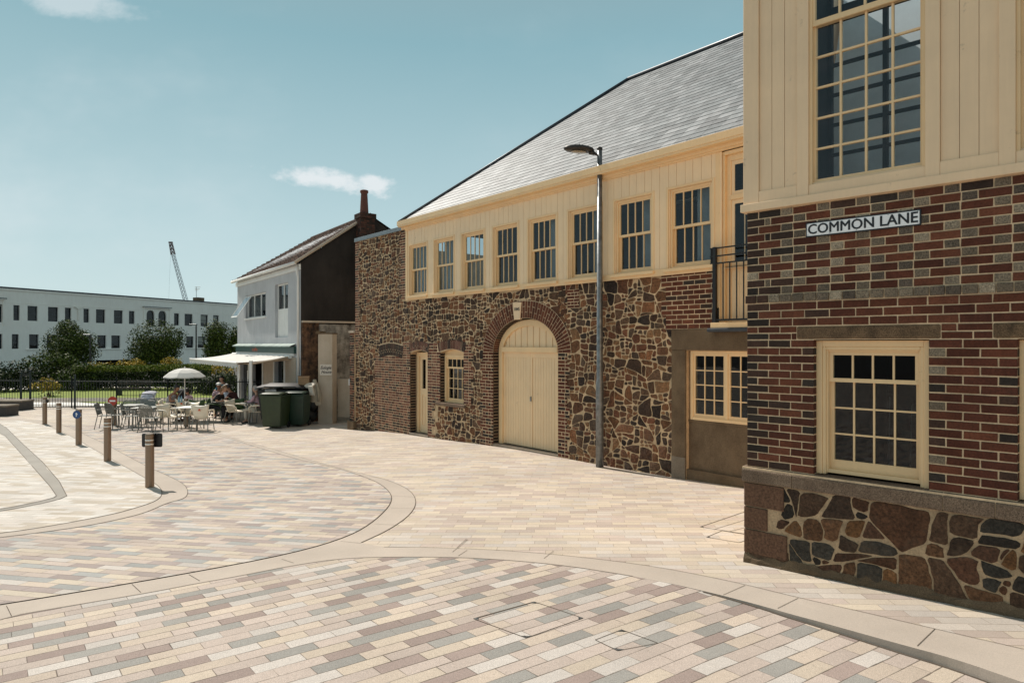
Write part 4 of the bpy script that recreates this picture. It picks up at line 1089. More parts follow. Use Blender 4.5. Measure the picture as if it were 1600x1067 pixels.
# granite ledge
m = MB(); joints = [-.042, .465, 1.715, 2.075, 3.3, 4.5, RE]
for a, b in zip(joints, joints[1:]):
    a2 = a+(.004 if a > 0 else 0); b2 = b-.004
    prof = [(.978, -.1), (.976, .004), (.945, .040), (.935, .042), (.832, .042), (.825, .036), (.825, -.1)]
    m.add([R.p(a2, z, o) for z, o in prof]+[R.p(b2, z, o) for z, o in prof], [tuple(range(7))[::-1], tuple(range(7, 14))]+[(i, (i+1) % 7, 7+(i+1) % 7, 7+i) for i in range(7)])
m.build('ledge', M_ledge, brick_b)
m = MB(); m.fbox(R, -.042, RE, .835, .97, -.1, .030); m.build('ledge_joints', M_mortar, brick_b)
for i, (w0, w1) in enumerate(LW):
    if i > 2: break
    m = MB(); m.fbox(R, w0-.16, w1+.086, 2.246, 2.372, -.14, .010); m.build('lintel', M_lintel, brick_b, bevel=.018)
    m = MB(); m.fbox(R, w0, w1, .93, .972, -.2, .0); m.build('window_ledge', M_ledge, brick_b)
    m = MB()     # moulded architrave
    for a, b, o in ((0, .055, -.055), (.055, .085, -.065)):
        m.fbox(R, w0+a, w0+b, .985, 2.235-a, -.13, o); m.fbox(R, w1-b, w1-a, .975, 2.235-a, -.13, o); m.fbox(R, w0+b, w1-b, 2.235-b, 2.235-a, -.13, o-.001)
    m.build('architrave', M_trim, brick_b, bevel=.005)
    sash(R, brick_b, w0+.083, w1-.083, 1.0, 2.152, -.105, 4, 1, 3, meet=1.868, fw=.018, sw=.034, bar=.016, bottom=.085, meet_h=.036)
# cladding of the upper storey
CT = 6.6
uh = [rect(a, b, 3.72, 6.3) for a, b in UW]
m = MB(); wall_face(m, R, [(0, 3.53), (RE, 3.53), (RE, CT), (0, CT)], uh, -.005, .1); m.add([R.p(0,3.53,0), R.p(0,CT,0), R.p(0,CT,-3.9), R.p(0,3.53,-3.9)], [(0,1,2,3)])
m.add([R.p(RE,3.53,0), R.p(RE,CT,0), R.p(RE,CT,-6), R.p(RE,3.53,-6)], [(0,1,2,3)])
pans = [(.13, .508)]+[(UW[i][1]+.108, UW[i+1][0]-.108) for i in range(3)]
rnd = random.Random(6)
for a, b in pans:
    k = 3 if b-a < .45 else 4
    for i in range(3):
        c, d = a+(b-a)*i/3, a+(b-a)*(i+1)/3
        m.fbox(R, c+.002, d-.002, 3.7, CT, -.004, .010+rnd.uniform(-.001, .001))
m.build('boarding', M_cream2, brick_b, bevel=.0015)
m = MB()
m.fbox(R, -.03, .13, 3.60, CT, -.1, .034)
for i, (a, b) in enumerate(UW):
    m.fbox(R, a-.108, a, 3.60, CT, -.004, .034); m.fbox(R, b, b+.108, 3.60, CT, -.004, .034)
for a, b in pans: m.fbox(R, a, b, 3.60, 3.715, -.004, .030)
m.fbox(R, -.052, RE, 3.525, 3.602, -.3, .052); m.fbox(R, -.04, RE, CT, CT+.12, -.3, .10)
m.build('framing', M_cream2, brick_b, bevel=.004)
for i, (a, b) in enumerate(UW):
    if i > 2: break
    m = MB(); m.fbox(R, a, b, 3.60, 3.70, -.09, .024); m.build('sill_rail', M_cream2, brick_b, bevel=.004)
    # lower sash 4x5, upper sash above the meeting rail
    f = MB(); f.fbox(R, a, a+.028, 3.70, 6.3, -.09, .012); f.fbox(R, b-.028, b, 3.70, 6.3, -.09, .012); fw = f.build('window', M_trim, brick_b, bevel=.003)
    for za, zb, o, rws in ((3.70, 5.235, -.030, 5), (5.185, 6.28, .0, 3)):
        q = MB(); x0_, x1_ = a+.028, b-.028
        q.fbox(R, x0_, x0_+.022, za, zb, o-.04, o); q.fbox(R, x1_-.022, x1_, za, zb, o-.04, o); q.fbox(R, x0_+.022, x1_-.022, za, za+.05, o-.04, o-.001); q.fbox(R, x0_+.022, x1_-.022, zb-.05, zb, o-.04, o-.001)
        ia, ib, ic, id_ = x0_+.022, x1_-.022, za+.05, zb-.05
        for c in range(1, 4): x = ia+(ib-ia)*c/4; q.fbox(R, x-.009, x+.009, ic, id_, o-.035, o-.004)
        for c in range(1, rws): z = ic+(id_-ic)*c/rws; q.fbox(R, ia, ib, z-.009, z+.009, o-.034, o-.005)
        q.build('sash', M_trim, fw)
        g = MB(); g.fbox(R, ia, ib, ic, id_, o-.024, o-.020); g.build('pane', M_glass_clear, fw)
# inside: floor, ceiling, and an added sunlit backing for the upper room
m = MB(); Z = 3.45
m.fbox(R, .02, RE-.05, 3.40, 3.50, -5.9, -.12); m.fbox(R, .02, RE-.05, 6.42, 6.5, -5.9, -2.62)
m.fbox(R, .02, RE-.05, -.3, .1, -4.2, -.2); m.fbox(R, .02, RE-.05, .1, 3.4, -4.3, -4.2); m.fbox(R, .02, .06, .1, 3.4, -4.2, -.18); m.fbox(R, RE-.1, RE-.05, .1, 3.4, -4.2, -.18)
m.fbox(R, RE-.1, RE-.05, 3.5, 6.42, -5.9, -.12)
m.build('rooms', M_room, brick_b)
m = MB(); bo = -1.3          # added pale slope behind a steel grid, sunlit through a made-up roof opening
m.add([R.p(.06,3.5,-1.45), R.p(RE-.05,3.5,-1.45), R.p(RE-.05,6.7,-2.55), R.p(.06,6.7,-2.55)], [(0,1,2,3)]); m.build('bounce_slope', M_bounce, brick_b, recalc=False)
m = MB(); m.fbox(R, .06, .30, 3.5, 6.42, bo-.1, bo+.3)
for s in np.arange(.30, RE, .56): m.fbox(R, s, s+.045, 3.5, 6.5, bo-.06, bo)
for z in np.arange(3.62, 5.6, .33): m.fbox(R, .30, RE, z, z+.03, bo-.055, bo-.005)
m.fbox(R, .30, RE, 5.75, 5.92, bo-.055, bo-.005)
m.build('inner_grid', M_room, brick_b)
m = MB(); m.fbox(R, -.04, RE, CT+.12, CT+.3, -6, -2.6); m.fbox(R, -.04, RE, CT+.12, CT+.3, -.5, .02); m.build('roof', M_slate, brick_b)
m = MB(); [m.fbox(R, s, s+.06, CT+.18, CT+.26, -2.6, -.5) for s in np.arange(.5, RE, 1.2)]; m.build('added_roof_slot_bars', M_black, brick_b)  # bars across a roof opening added to let sun onto the slope
# stands inside the lower window
for i, s in enumerate((.94, 1.08, 1.27)):
    m = MB(); m.tube([R.p(s, .95, -.75), R.p(s+.01, 1.75-.06*i, -.75)], .006, 5); m.build('slim_stand', M_alu, brick_b)
# street name plate
sg = empty('street_sign', tuple(R.p(1.07, 3.277, .03)), R.ang, 'white street name plate with black letters COMMON LANE on the brick wall', 'sign')
def rrect(s0, s1, z0, z1, r, n=4):
    o = []
    for cx, cz, a0 in ((s1-r, z1-r, 0), (s0+r, z1-r, 90), (s0+r, z0+r, 180), (s1-r, z0+r, 270)):
        for i in range(n+1): a = rad(a0+90*i/n); o.append((cx+r*math.cos(a), cz+r*math.sin(a)))
    return o
m = MB(); m.prism([R.p(s, z, .016) for s, z in rrect(.588, 1.553, 3.207, 3.345, .012)], R.n*-.006, R.n*.004); m.build('border', M_signK, sg)
m = MB(); m.prism([R.p(s, z, .0205) for s, z in rrect(.600, 1.541, 3.219, 3.333, .006)], R.n*-.004, R.n*.0015); m.build('plate', M_signW, sg)
text('COMMON LANE', 'lettering', M_signK, .128, R, 1.070, 3.2745, .0225, sg, .975, bold=.0028)
for s in (.61, .81, 1.04, 1.30, 1.53):
    for z in (3.226, 3.327): m = MB(); m.tube([R.p(s, z, .02), R.p(s, z, .0255)], .0035, 6); m.build('screw', M_galv, sg)

# ------------------------------------------------------------------ street furniture
# tall lamp post by the stone wall
lb = gp(937, 729.5); lh = 6.12
LP = empty('street_lamp', tuple(lb), 0, 'tall galvanised lamp post with one flat dark lantern, close to the stone wall', 'street lamp')
m = MB(); m.tube([(0,0,-.1), (0,0,1.6), (0,0,1.7), (0,0,lh)], [.076, .076, .062, .048], 16); loc_child(m, 'pole', M_galv, LP, smooth=True)
m = MB(); m.lathe((0,0,lh), [(.049,-.02),(.055,0),(.055,.03),(.02,.05)], 14); loc_child(m, 'cap', M_lamp, LP, smooth=True)
m = MB(); m.tube([(0,0,lh-.12), (-.13,.02,lh-.06)], .028, 8); m.tube([(-.10,.02,lh-.07), (-.20,.02,lh-.045)], [.04,.05], 8); loc_child(m, 'bracket', M_lamp, LP, smooth=True)
def lantern(Lx, Wy, H, n=20):
    m = MB(); vs = []; prof = [(0, 1), (.35, .98), (.7, .86), (.92, .6), (1.0, .25), (.97, 0), (.85, -.22), (.5, -.30), (0, -.32)]
    for r, z in prof:
        for k in range(n):
            a = 2*math.pi*k/n; vs.append((Lx*r*math.cos(a), Wy*r*math.sin(a), H*z))
    fs = [(i*n+k, i*n+(k+1) % n, (i+1)*n+(k+1) % n, (i+1)*n+k) for i in range(len(prof)-1) for k in range(n)]
    m.add(vs, fs); return m
m = lantern(.30, .19, .085); ob = loc_child(m, 'lantern', M_lamp, LP, smooth=True); ob.location = (-.40, .02, lh-.01); ob.rotation_euler = (0, rad(4), 0)
m = MB(); m.lathe((0,0,0), [(.13,-.034),(.12,-.04),(.0,-.045)], 18); g = loc_child(m, 'lamp_glass', M_lampglass, ob, smooth=True); g.scale = (1.2, .9, 1)
m = MB(); m.lathe((0,0,0), [(.012,.08),(.012,.12),(.004,.125)], 8); g = loc_child(m, 'sensor', M_lamp, ob)

# bollards
def bollard(px, py, h=.95, sign=None, label='', hid=False):
    p = gp(px, py); o = empty('bollard', tuple(p), 0, label, 'bollard', 'steel bollards along the kerb')
    m = MB(); m.lathe((0,0,0), [(.072,-.1),(.072,h-.16),(.072,h-.02),(.066,h-.003),(.0,h)], 20); loc_child(m, 'post', M_steel, o, smooth=False)
    for z in (h-.185, h-.115):
        m = MB(); m.lathe((0,0,0), [(.0725,z-.010),(.0745,z-.009),(.0745,z+.009),(.0725,z+.010)], 20); loc_child(m, 'reflector_band', M_band, o, smooth=True)
    m = MB(); m.lathe((0,0,0), [(.10,.0),(.10,.006),(.075,.012)], 20); loc_child(m, 'base_plate', M_lamp, o)
    if sign == 'plate':
        m = MB(); pts = [(x, 0, z) for x, z in rrect(-.18, .18, h-.25, h-.01, .03)]
        m.prism([Vector(q) for q in pts], Vector((0,.075,0)), Vector((0,.083,0))); loc_child(m, 'sign_back', M_signK, o, bevel=.001)
        m = MB(); m.tube([(-.078,0,h-.06), (-.078,.07,h-.06)], .006, 6); loc_child(m, 'clamp_bolt', M_band, o)
    if sign in ('blue', 'red', 'dark'):
        c = (0, -.085, h-.13)
        def disc(r, y0, y1, mat, nm, par=None):
            m = MB(); n = 28; m.prism([Vector((c[0]+r*math.cos(2*math.pi*k/n), c[1], c[2]+r*math.sin(2*math.pi*k/n))) for k in range(n)], Vector((0,y0,0)), Vector((0,y1,0)))
            return loc_child(m, nm, mat, par or o)
        if sign == 'blue':
            d = disc(.105, 0, .006, M_blue, 'round_sign')
            m = MB(); q = [(-.012,-.06),(.012,-.06),(.012,.0),(.045,.0),(.0,.06),(-.02,.03),(-.012,.0)]
            m.prism([Vector((c[0]+x*.9-.01, c[1]-.003, c[2]+z*.9)) for x, z in q], Vector((0,0,0)), Vector((0,.004,0))); loc_child(m, 'arrow', M_signW, d)
        elif sign == 'red':
            d = disc(.155, 0, .006, M_red, 'round_sign')
            m = MB(); m.box(-.10, .10, -.0895, -.085, h-.155, h-.105); loc_child(m, 'white_bar', M_signW, d)
        else:
            m = MB(); m.prism([Vector((.075, .045*math.cos(a)*1.3, h-.14+.06*math.sin(a))) for a in [2*math.pi*k/16 for k in range(16)]], Vector((0,0,0)), Vector((.035,0,0))); loc_child(m, 'side_lamp', M_lamp, o)
    return o
bollard(234, 762, sign='plate', label='nearest steel bollard, with a black rounded sign plate fixed behind its top')
bollard(168, 721, label='plain steel bollard second nearest, between the black plate and blue disc bollards')
bollard(123, 696, sign='blue', label='steel bollard carrying a round blue arrow disc near its top')
bollard(92, 677, label='plain steel bollard between the blue disc bollard and the farthest one by the railings')
bollard(70, 663, sign='dark', label='leftmost steel bollard with a dark rounded knob on one side of its top')
bollard(178, 664.5, h=.98, sign='red', label='steel bollard with a round red and white sign beside the grey chairs')
bollard(290.5, 666, h=.95, label='plain steel bollard half hidden behind the white table and cream chair')

# access covers set in the paving
def cover(name, quad, label, mat, lift, road, lugs, wd=.012, div=None):
    P = [Vector(gp(*q)[:2]) for q in quad]; c = sum(P, V2(0,0))/4
    zz = lambda q: gz(q.x, q.y)+lift-(kerb_up(q.x, q.y) if road else 0)
    o = empty(name, (c.x, c.y, zz(c)), 0, label, 'access cover')
    m = MB()
    for i in range(4):
        a, b = P[i], P[(i+1) % 4]; d = (b-a).normalized(); n = V2(-d.y, d.x)*wd/2*(2.4 if i == 0 and road and wd > .0065 else 1)
        m.add([(q.x, q.y, zz(q)+.0015) for q in (a-n, b-n, b+n, a+n)], [(0,1,2,3)])
    if div:
        for u0, u1 in div:
            a, b = P[0].lerp(P[3], u0), P[1].lerp(P[2], u1); d = (b-a).normalized(); n = V2(-d.y, d.x)*wd*.35
            m.add([(q.x, q.y, zz(q)+.0015) for q in (a-n, b-n, b+n, a+n)], [(0,1,2,3)])
    m.build('cover_frame', M_joint, o, recalc=False)
    for i in lugs:
        q = P[i]; d1 = (P[(i+1) % 4]-q).normalized()*.05; d2 = (P[i-1]-q).normalized()*.05
        m = MB(); m.add([(w_.x, w_.y, zz(w_)+.003) for w_ in (q, q+d1, q+d1*.5+d2*.5, q+d2)], [(0,1,2,3)]); lg = m.build('corner_lug', M_galv, o, recalc=False)
        k = q+d1*.35+d2*.2; m = MB(); m.add([(w_.x, w_.y, zz(w_)+.0045) for w_ in (k, k+d1*.35, k+d1*.35+d2*.15, k+d2*.15)], [(0,1,2,3)]); m.build('key_slot', M_signK, lg, recalc=False)
cover('access_cover', [(740,967),(835,940.5),(911,966),(822,997)], 'large inset access cover filled with pavers in the road, with metal corner lugs', M_joint, .004, True, (0,1,2,3), .007)
cover('access_cover', [(930,1000),(971,984),(1028,1005),(965,1017)], 'small inset access cover in the road, right of the large one', M_joint, .004, True, (1,3), .006)
cover('access_cover', [(1094,823),(1200,787),(1262,815),(1165,834)], 'inset access cover in pale paving, running behind the corner of the brick building', M_joint, .001, False, (0,), .010, [(.33,.33),(.66,.66)])
cover('access_cover', [(1104,839),(1128,829),(1185,838),(1155,847.5)], 'small inset access cover beside the brick corner, nearest to the plinth', M_joint, .001, False, (0,2), .010)

# ------------------------------------------------------------------ the cafe
C = Fr(46, .10283, 371)          # its front: s from the far end to the near corner
CL = ((C.O-Vector(((470-800)/43.6, F/43.6, 0))).length)
cafe = empty('cafe_building', (C.p(CL/2, 0).x, C.p(CL/2, 0).y, -.6), C.ang, 'pale grey rendered cafe with brown tiled roof and dark blank gable wall', 'building')
def csz(x, y):
    S = .10283*(x-46); Y = F/S; return (C.O.y-Y)/-C.t.y, CAMZ+(538-y)/S
s_w0, s_w1 = csz(384, 0)[0], csz(415, 0)[0]; s_d0, s_d1 = csz(430, 0)[0], csz(450, 0)[0]
EZ = 5.12
wh = rect(s_w0, s_w1, csz(400, 496)[1], csz(400, 459)[1]); dh = rect(s_d0, s_d1, csz(440, 527)[1], csz(440, 443)[1])
g0, g1, g2_, g3 = [csz(x, 0)[0] for x in (376, 389, 394, 411)]; g4, g5 = csz(430, 0)[0], csz(445, 0)[0]; GT = 1.72
gh = [rect(g0, g1, -.75, GT), rect(g2_, g3, -.75, GT), rect(g4, g5, .2, GT)]
m = MB(); wall_face(m, C, [(0,-1.2),(CL,-1.2),(CL,EZ),(0,EZ)], [wh, dh]+gh, 0, .14)
m.build('wall', M_render_gr, cafe, recalc=False)
Gn = C.n*-1                       # going back from the front
tn, tf, Dp = 2.65, 3.55, 6.2; RZn, RZf = 7.08, 7.45
pn = C.p(CL, 0); pf = C.p(0, 0)
def gpt(base, back, z): return Vector((base.x, base.y, 0))+Gn*back+Vector((0,0,z))
gt = Vector((1.415, 1, 0)).normalized()
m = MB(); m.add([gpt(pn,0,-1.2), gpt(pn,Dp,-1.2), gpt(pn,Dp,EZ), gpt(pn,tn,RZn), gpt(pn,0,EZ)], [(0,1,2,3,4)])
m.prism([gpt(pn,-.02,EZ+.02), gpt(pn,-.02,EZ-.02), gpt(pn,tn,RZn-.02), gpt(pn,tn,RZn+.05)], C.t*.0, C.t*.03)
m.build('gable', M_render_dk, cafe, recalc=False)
m = MB(); m.add([gpt(pf,0,-1.2), gpt(pf,Dp,-1.2), gpt(pf,Dp,EZ), gpt(pf,tf,RZf), gpt(pf,0,EZ)], [(0,1,2,3,4)]); m.add([gpt(pn,Dp,-1.2), gpt(pf,Dp,-1.2), gpt(pf,Dp,EZ), gpt(pn,Dp,EZ)], [(0,1,2,3)]); m.build('end_wall', M_render_gr, cafe, recalc=False)
eN, eF = gpt(pn,-.22,EZ-.0)+C.t*.04, gpt(pf,-.22,EZ-.0)-C.t*.12; rN, rF = gpt(pn,tn,RZn+.04)+C.t*.04, gpt(pf,tf,RZf+.04)-C.t*.12
m = MB(); nr, nc = 17, 36
for i in range(nr):
    for j in range(nc):
        off = .5 if i % 2 else 0; a, b = (j-off)/nc, (j-off+1)/nc-.002; a, b = max(0, a), min(1, b)
        if b-a < .004: continue
        k0, k1 = i/nr, min(1, (i+1.15)/nr)
        def Q(u, k, l): p = (eF.lerp(eN, u)).lerp(rF.lerp(rN, u), k); return p+Vector((0,0,l))
        l = random.Random(i*99+j).uniform(0, .02)
        m.add([Q(a,k0,.05+l), Q(b,k0,.05+l), Q(b,k1,.012), Q(a,k1,.012), Q(a,k0,.01), Q(b,k0,.01)], [(0,1,2,3), (4,5,1,0)])
rf = m.build('roof_tiles', M_tile, cafe, recalc=False)
m = MB(); m.add([eF, eN, rN, rF], [(0,1,2,3)]); m.add([rF, rN, gpt(pn,Dp+.2,EZ), gpt(pf,Dp+.2,EZ)], [(0,1,2,3)]); m.build('roof', M_lead, cafe, recalc=False)
m = MB(); m.tube([eN+C.t*.03, rN+C.t*.03+Vector((0,0,.03))], .055, 6); m.build('verge', M_render_cr, cafe)
m = MB(); m.tube([rF, rN], .07, 6); m.build('ridge_tiles', M_tile, cafe)
m = MB(); m.tube([eF-Vector((0,0,.02)), eN-Vector((0,0,.02))], .065, 8); m.build('gutter', M_white, cafe, smooth=True)
m = MB(); m.fbox(C, -.1, CL, EZ-.24, EZ-.05, 0, .06); m.build('fascia', M_white, cafe)
m = MB(); q = C.p(CL-.12, 0, .1); m.tube([q+Vector((0,0,EZ-.1)), q+Vector((0,0,EZ-.35)), C.p(CL-.12, EZ-.5, .06), C.p(CL-.12, -.5, .06)], .045, 8); m.build('downpipe', M_white, cafe, smooth=True)
# chimney
chp = gpt(pn, 2.32, -.2)+C.t*.22
chm = empty('chimney', tuple(chp+Vector((0,0,6.0))), C.ang, 'dark brick chimney stack with one tall terracotta pot on the tiled roof', 'chimney')
Hc = Fr(46, .10283, 371); Hc.O = Vector((chp.x, chp.y, -.2))
m = MB(); m.fbox(Hc, -.25, .25, 4.6, 7.10, -.32, .23); m.fbox(Hc, -.29, .29, 7.10, 7.28, -.36, .27)
m.build('stack_core', M_brick_dk, chm)
m = MB()
for fr_, a0, a1, o in ((Hc, -.25, .25, .23), (Hc, -.29, .29, .27)):
    z0_, z1_ = (5.4, 7.10) if a1 < .27 else (7.10, 7.28)
    courses(m, fr_, a0, a1, z0_, z1_, o, .075, .22, .012, .006, 3, 'english')
Hs = Fr(46, .10283, 371); Hs.O = Hc.p(.25, 0, .23); Hs.t = -C.n; Hs.n = C.t
courses(m, Hs, 0, .55, 5.4, 7.10, 0, .075, .22, .012, .006, 4, 'english'); Hs.O = Hc.p(.29, 0, .27)
courses(m, Hs, 0, .63, 7.10, 7.28, 0, .09, .22, .012, .006, 5, 'english')
m.build('stack', M_brick_chim, chm, recalc=False)
m = MB(); m.lathe(tuple(chp), [(.17,7.26),(.16,7.35),(.125,8.0),(.12,8.05),(.155,8.09),(.155,8.16),(.11,8.18),(.1,7.9)], 16); m.build('chimney_pot', plain('terracotta', (.13,.045,.03), .8), chm, smooth=True)
# windows of the cafe
def simple_win(hole, parent, cols, mat, inset=.1, nm='window', sillw=True, rail=None):
    (a, c), (b, _), (_, d), _ = hole; m = MB(); e = .055
    m.fbox(C, a, a+e, c, d, -inset-.05, -inset); m.fbox(C, b-e, b, c, d, -inset-.05, -inset); m.fbox(C, a+e, b-e, c, c+e, -inset-.05, -inset); m.fbox(C, a+e, b-e, d-e, d, -inset-.05, -inset)
    for i in range(1, cols): x = a+(b-a)*i/cols; m.fbox(C, x-.03, x+.03, c+e, d-e, -inset-.05, -inset+.002)
    if rail: m.fbox(C, a+e, b-e, c+e, rail, -inset-.04, -inset-.004)
    f = m.build(nm, mat, parent, bevel=.004)
    g = MB(); g.fbox(C, a+e, b-e, rail or c+e, d-e, -inset-.035, -inset-.03); g.build('pane', M_glass, f)
    return f
wf = simple_win(wh, cafe, 3, M_white)
m = MB(); m.fbox(C, s_w0-.1, s_w1+.1, wh[0][1]-.06, wh[0][1], -.1, .06); m.build('sill', M_white, cafe)
a0 = s_w0+.05; c0, d0 = wh[0][1]+.03, wh[2][1]-.05; wsh = (s_w1-s_w0)/3      # the top hung light standing open
def hung(s, z, k): return C.p(s, z, 0)+C.n*(.62*(d0-z)/(d0-c0)*1.0+k)
m = MB()
for (sa, sb, za, zb) in ((a0, a0+.05, c0, d0), (a0+wsh-.05, a0+wsh, c0, d0), (a0+.05, a0+wsh-.05, c0, c0+.05), (a0+.05, a0+wsh-.05, d0-.05, d0)):
    m.hexa([hung(sa,za,.03), hung(sb,za,.03), hung(sb,za,0), hung(sa,za,0), hung(sa,zb,.03), hung(sb,zb,.03), hung(sb,zb,0), hung(sa,zb,0)])
ol = m.build('open_light', M_white, cafe)
m = MB(); m.add([hung(a0+.05,c0+.05,.02), hung(a0+wsh-.05,c0+.05,.02), hung(a0+wsh-.05,d0-.05,.02), hung(a0+.05,d0-.05,.02)], [(0,1,2,3)]); m.build('pane', M_glass, ol, recalc=False)
simple_win(dh, cafe, 2, M_white, rail=csz(440, 482)[1], nm='tall_window')
m = MB(); m.fbox(C, .1, CL-.5, 1.86, 2.12, .0, .10); fb = m.build('shop_fascia', M_green_sign, cafe)
m = MB(); m.add([C.p(-.05,2.23,.0), C.p(CL-.55,2.23,.0), C.p(CL-.55,2.14,.22), C.p(-.05,2.14,.22), C.p(-.05,2.10,.22), C.p(CL-.55,2.10,.22)], [(0,1,2,3),(3,2,5,4)]); m.build('fascia_canopy', plain('weathered_green_board', (.22,.29,.26), .7, var=.3, scale=3), fb, recalc=False)
text('cafe', 'lettering', M_orange, .24, C, csz(402,0)[0], 1.99, .105, fb, 2.2)
m = MB()
for a, b in ((g0, g1), (g2_, g3), (g4, g5)): m.fbox(C, a-.12, a, -.8, GT+.05, 0, .05); m.fbox(C, b, b+.12, -.8, GT+.05, 0, .05)
m.fbox(C, .05, CL-.6, GT+.05, GT+.16, 0, .07)
m.build('shopfront_frame', M_white, cafe, bevel=.004)
for a, b in ((g3+.14, g4-.14), (g5+.14, CL-.5)): m = MB(); m.fbox(C, a, b, -.8, GT, .0, .03); m.build('shopfront_panel', M_render_cr, cafe, bevel=.004)
for a, b in ((g0, g1), (g4, g5)): m = MB(); m.fbox(C, a, b, -.7, GT, -.12, -.11); m.build('shop_glass', M_glass, cafe)
pz = csz(385, 597)[1]; sp0, sp1 = csz(383, 0)[0], csz(388, 0)[0]
m = MB(); m.fbox(C, sp0, sp1, .45, 1.02, -.10, -.095); po = m.build('poster', M_signW, cafe)
m = MB(); m.prism([C.p((sp0+sp1)/2+.28*(sp1-sp0)*math.cos(a)*(1+.2*math.sin(2*a)), .68+.14*math.sin(a), -.094) for a in [2*math.pi*k/14 for k in range(14)]], C.n*0, C.n*.003); m.build('poster_picture', M_orange, po)
m = MB(); m.fbox(C, .1, CL-.2, -1.1, 5.0, -5.5, -5.4); m.fbox(C, .1, CL-.2, 1.9, 2.1, -5.4, -.2); m.fbox(C, .1, CL-.2, -1.0, -.75, -5.4, -.02); m.fbox(C, .1, .2, -1, 5, -5.4, -.2); m.fbox(C, CL-.3, CL-.2, -1, 5, -5.4, -.2)
m.fbox(C, .1, CL-.2, 4.9, 5.0, -5.4, -.2)
m.build('rooms', M_room, cafe)
# awning on folding arms, with a post
A_ = csz(456, 0)[0]; awn = empty('awning', tuple(C.p(A_/2, 1.7, .5)), C.ang, 'long white canvas awning with scalloped edge on tan folding arms over cafe seats', 'awning')
PR = 1.95; zi, zo_ = 1.76, 1.54; sA, sB = -.5, A_+.05
m = MB(); ns, no = 40, 6; vs = []
for i in range(ns+1):
    for j in range(no+1):
        s = sA+(sB-sA)*i/ns; k = j/no; sag = -.05*math.sin(math.pi*k); vs.append(C.p(s, zi+(zo_-zi)*k+sag+.012*math.sin(i*1.9), .1+(PR-.1)*k))
m.add(vs, [(i*(no+1)+j, (i+1)*(no+1)+j, (i+1)*(no+1)+j+1, i*(no+1)+j+1) for i in range(ns) for j in range(no)])
cl = m.build('canvas', M_cloth, awn, smooth=True, recalc=False); so = cl.modifiers.new('thick', 'SOLIDIFY'); so.thickness = .008
m = MB(); vs = []; n2 = 160
for i in range(n2+1):
    s = sA+(sB-sA)*i/n2; vs += [C.p(s, zo_, PR), C.p(s, zo_-.13-.05*abs(math.sin(i*math.pi/8)), PR+.01)]
m.add(vs, [(2*i, 2*i+2, 2*i+3, 2*i+1) for i in range(n2)]); vl = m.build('valance', M_cloth, awn, recalc=False); so = vl.modifiers.new('thick', 'SOLIDIFY'); so.thickness = .006
m = MB(); m.tube([C.p(sA, zo_, PR), C.p(sB, zo_, PR)], .035, 8); m.build('front_bar', M_whpl, awn)
m = MB(); m.tube([C.p(sA, zi-.02, .09), C.p(sB+.1, zi-.02, .09)], .07, 8); m.build('roller', M_whpl, awn)
M_tan = plain('tan_metal', (.50,.38,.27), .5)
for s0_ in (sB-.05, A_-3.4, sA+.4):
    m = MB(); m.tube([C.p(s0_, zi-.12, .06), C.p(s0_-1.1, (zi+zo_)/2-.16, 1.35)], .028, 8); m.tube([C.p(s0_-1.1, (zi+zo_)/2-.16, 1.35), C.p(s0_-.2, zo_-.04, PR)], .026, 8); m.build('folding_arm', M_tan, awn)
# side canopy frame on the white post
pp = Vector((-9.27, 24.25, 0)); pzg = gz(pp.x, pp.y)
m = MB(); m.box(pp.x-.05, pp.x+.05, pp.y-.05, pp.y+.05, pzg-.05, 1.62); m.build('post', M_white, awn, bevel=.006)
m = MB(); m.tube([C.p(A_-.02, 1.72, .05), (pp.x, pp.y, 1.50)], .03, 8); m.tube([(pp.x, pp.y, 1.50), C.p(-1.0, 1.52, 1.6)], .03, 8); m.build('side_rail', M_tan, awn)

# rubble side wall, house pier, low wall and jacket between the cafe and the stone building
sw = empty('side_wall', tuple(gpt(pn, .4, -.5)), 0, 'low mottled rusty rubble and peeling render wall under the dark gable', 'wall')
W2 = Fr(46, .10283, 371); W2.O = pn.copy(); W2.t = Gn; W2.n = C.t
m = MB(); m.fbox(W2, .02, .62, -1, 2.98, 0, .12); m.build('rubble_panel', M_rust, sw)
m = MB(); m.fbox(W2, .62, 6.0, -1, 2.93, 0, .16); m.build('peeling_panel', M_render_peel, sw)
m = MB(); m.fbox(W2, .02, 6.0, 2.98, 3.05, -.0, .2); m.build('wall_cap', M_render_cr, sw)
pb = gp(497, 662); Pf = Fr(46, .10283, 371); Pf.O = Vector((pb.x, pb.y, 0)); tt = Vector((1, -.12, 0)).normalized(); Pf.t = tt; Pf.n = Vector((-.12, -1, 0)).normalized()
pier = empty('entrance_pier', tuple(pb), 0, 'tall cream rendered pier with a name plaque beside the green bins', 'pier')
m = MB(); m.fbox(Pf, .0, .52, -1, 2.58, -.42, 0); m.build('pillar', M_render_cr, pier, bevel=.01)
m = MB(); m.fbox(Pf, -.07, .08, 2.56, 2.66, -.5, .05); m.fbox(Pf, -.02, .54, 2.56, 2.6, -.45, .02); m.build('cap', M_conc, pier, bevel=.01)
m = MB(); m.fbox(Pf, .07, .50, 1.12, 1.50, 0, .02); pq = m.build('plaque', plain('plaque_board', (.66,.58,.50), .6, var=.04), pier, bevel=.003)
text('Eulogie', 'lettering', M_signK, .155, Pf, .285, 1.385, .022, pq, .88, shear=.35, bold=.003); text('House', 'lettering', M_signK, .155, Pf, .30, 1.235, .022, pq, .9, shear=.35, bold=.003)
lw = empty('low_wall', tuple(Pf.p(.9, -.5, -.3)), 0, 'low cream wall closing the alley right of the plaque pier', 'wall')
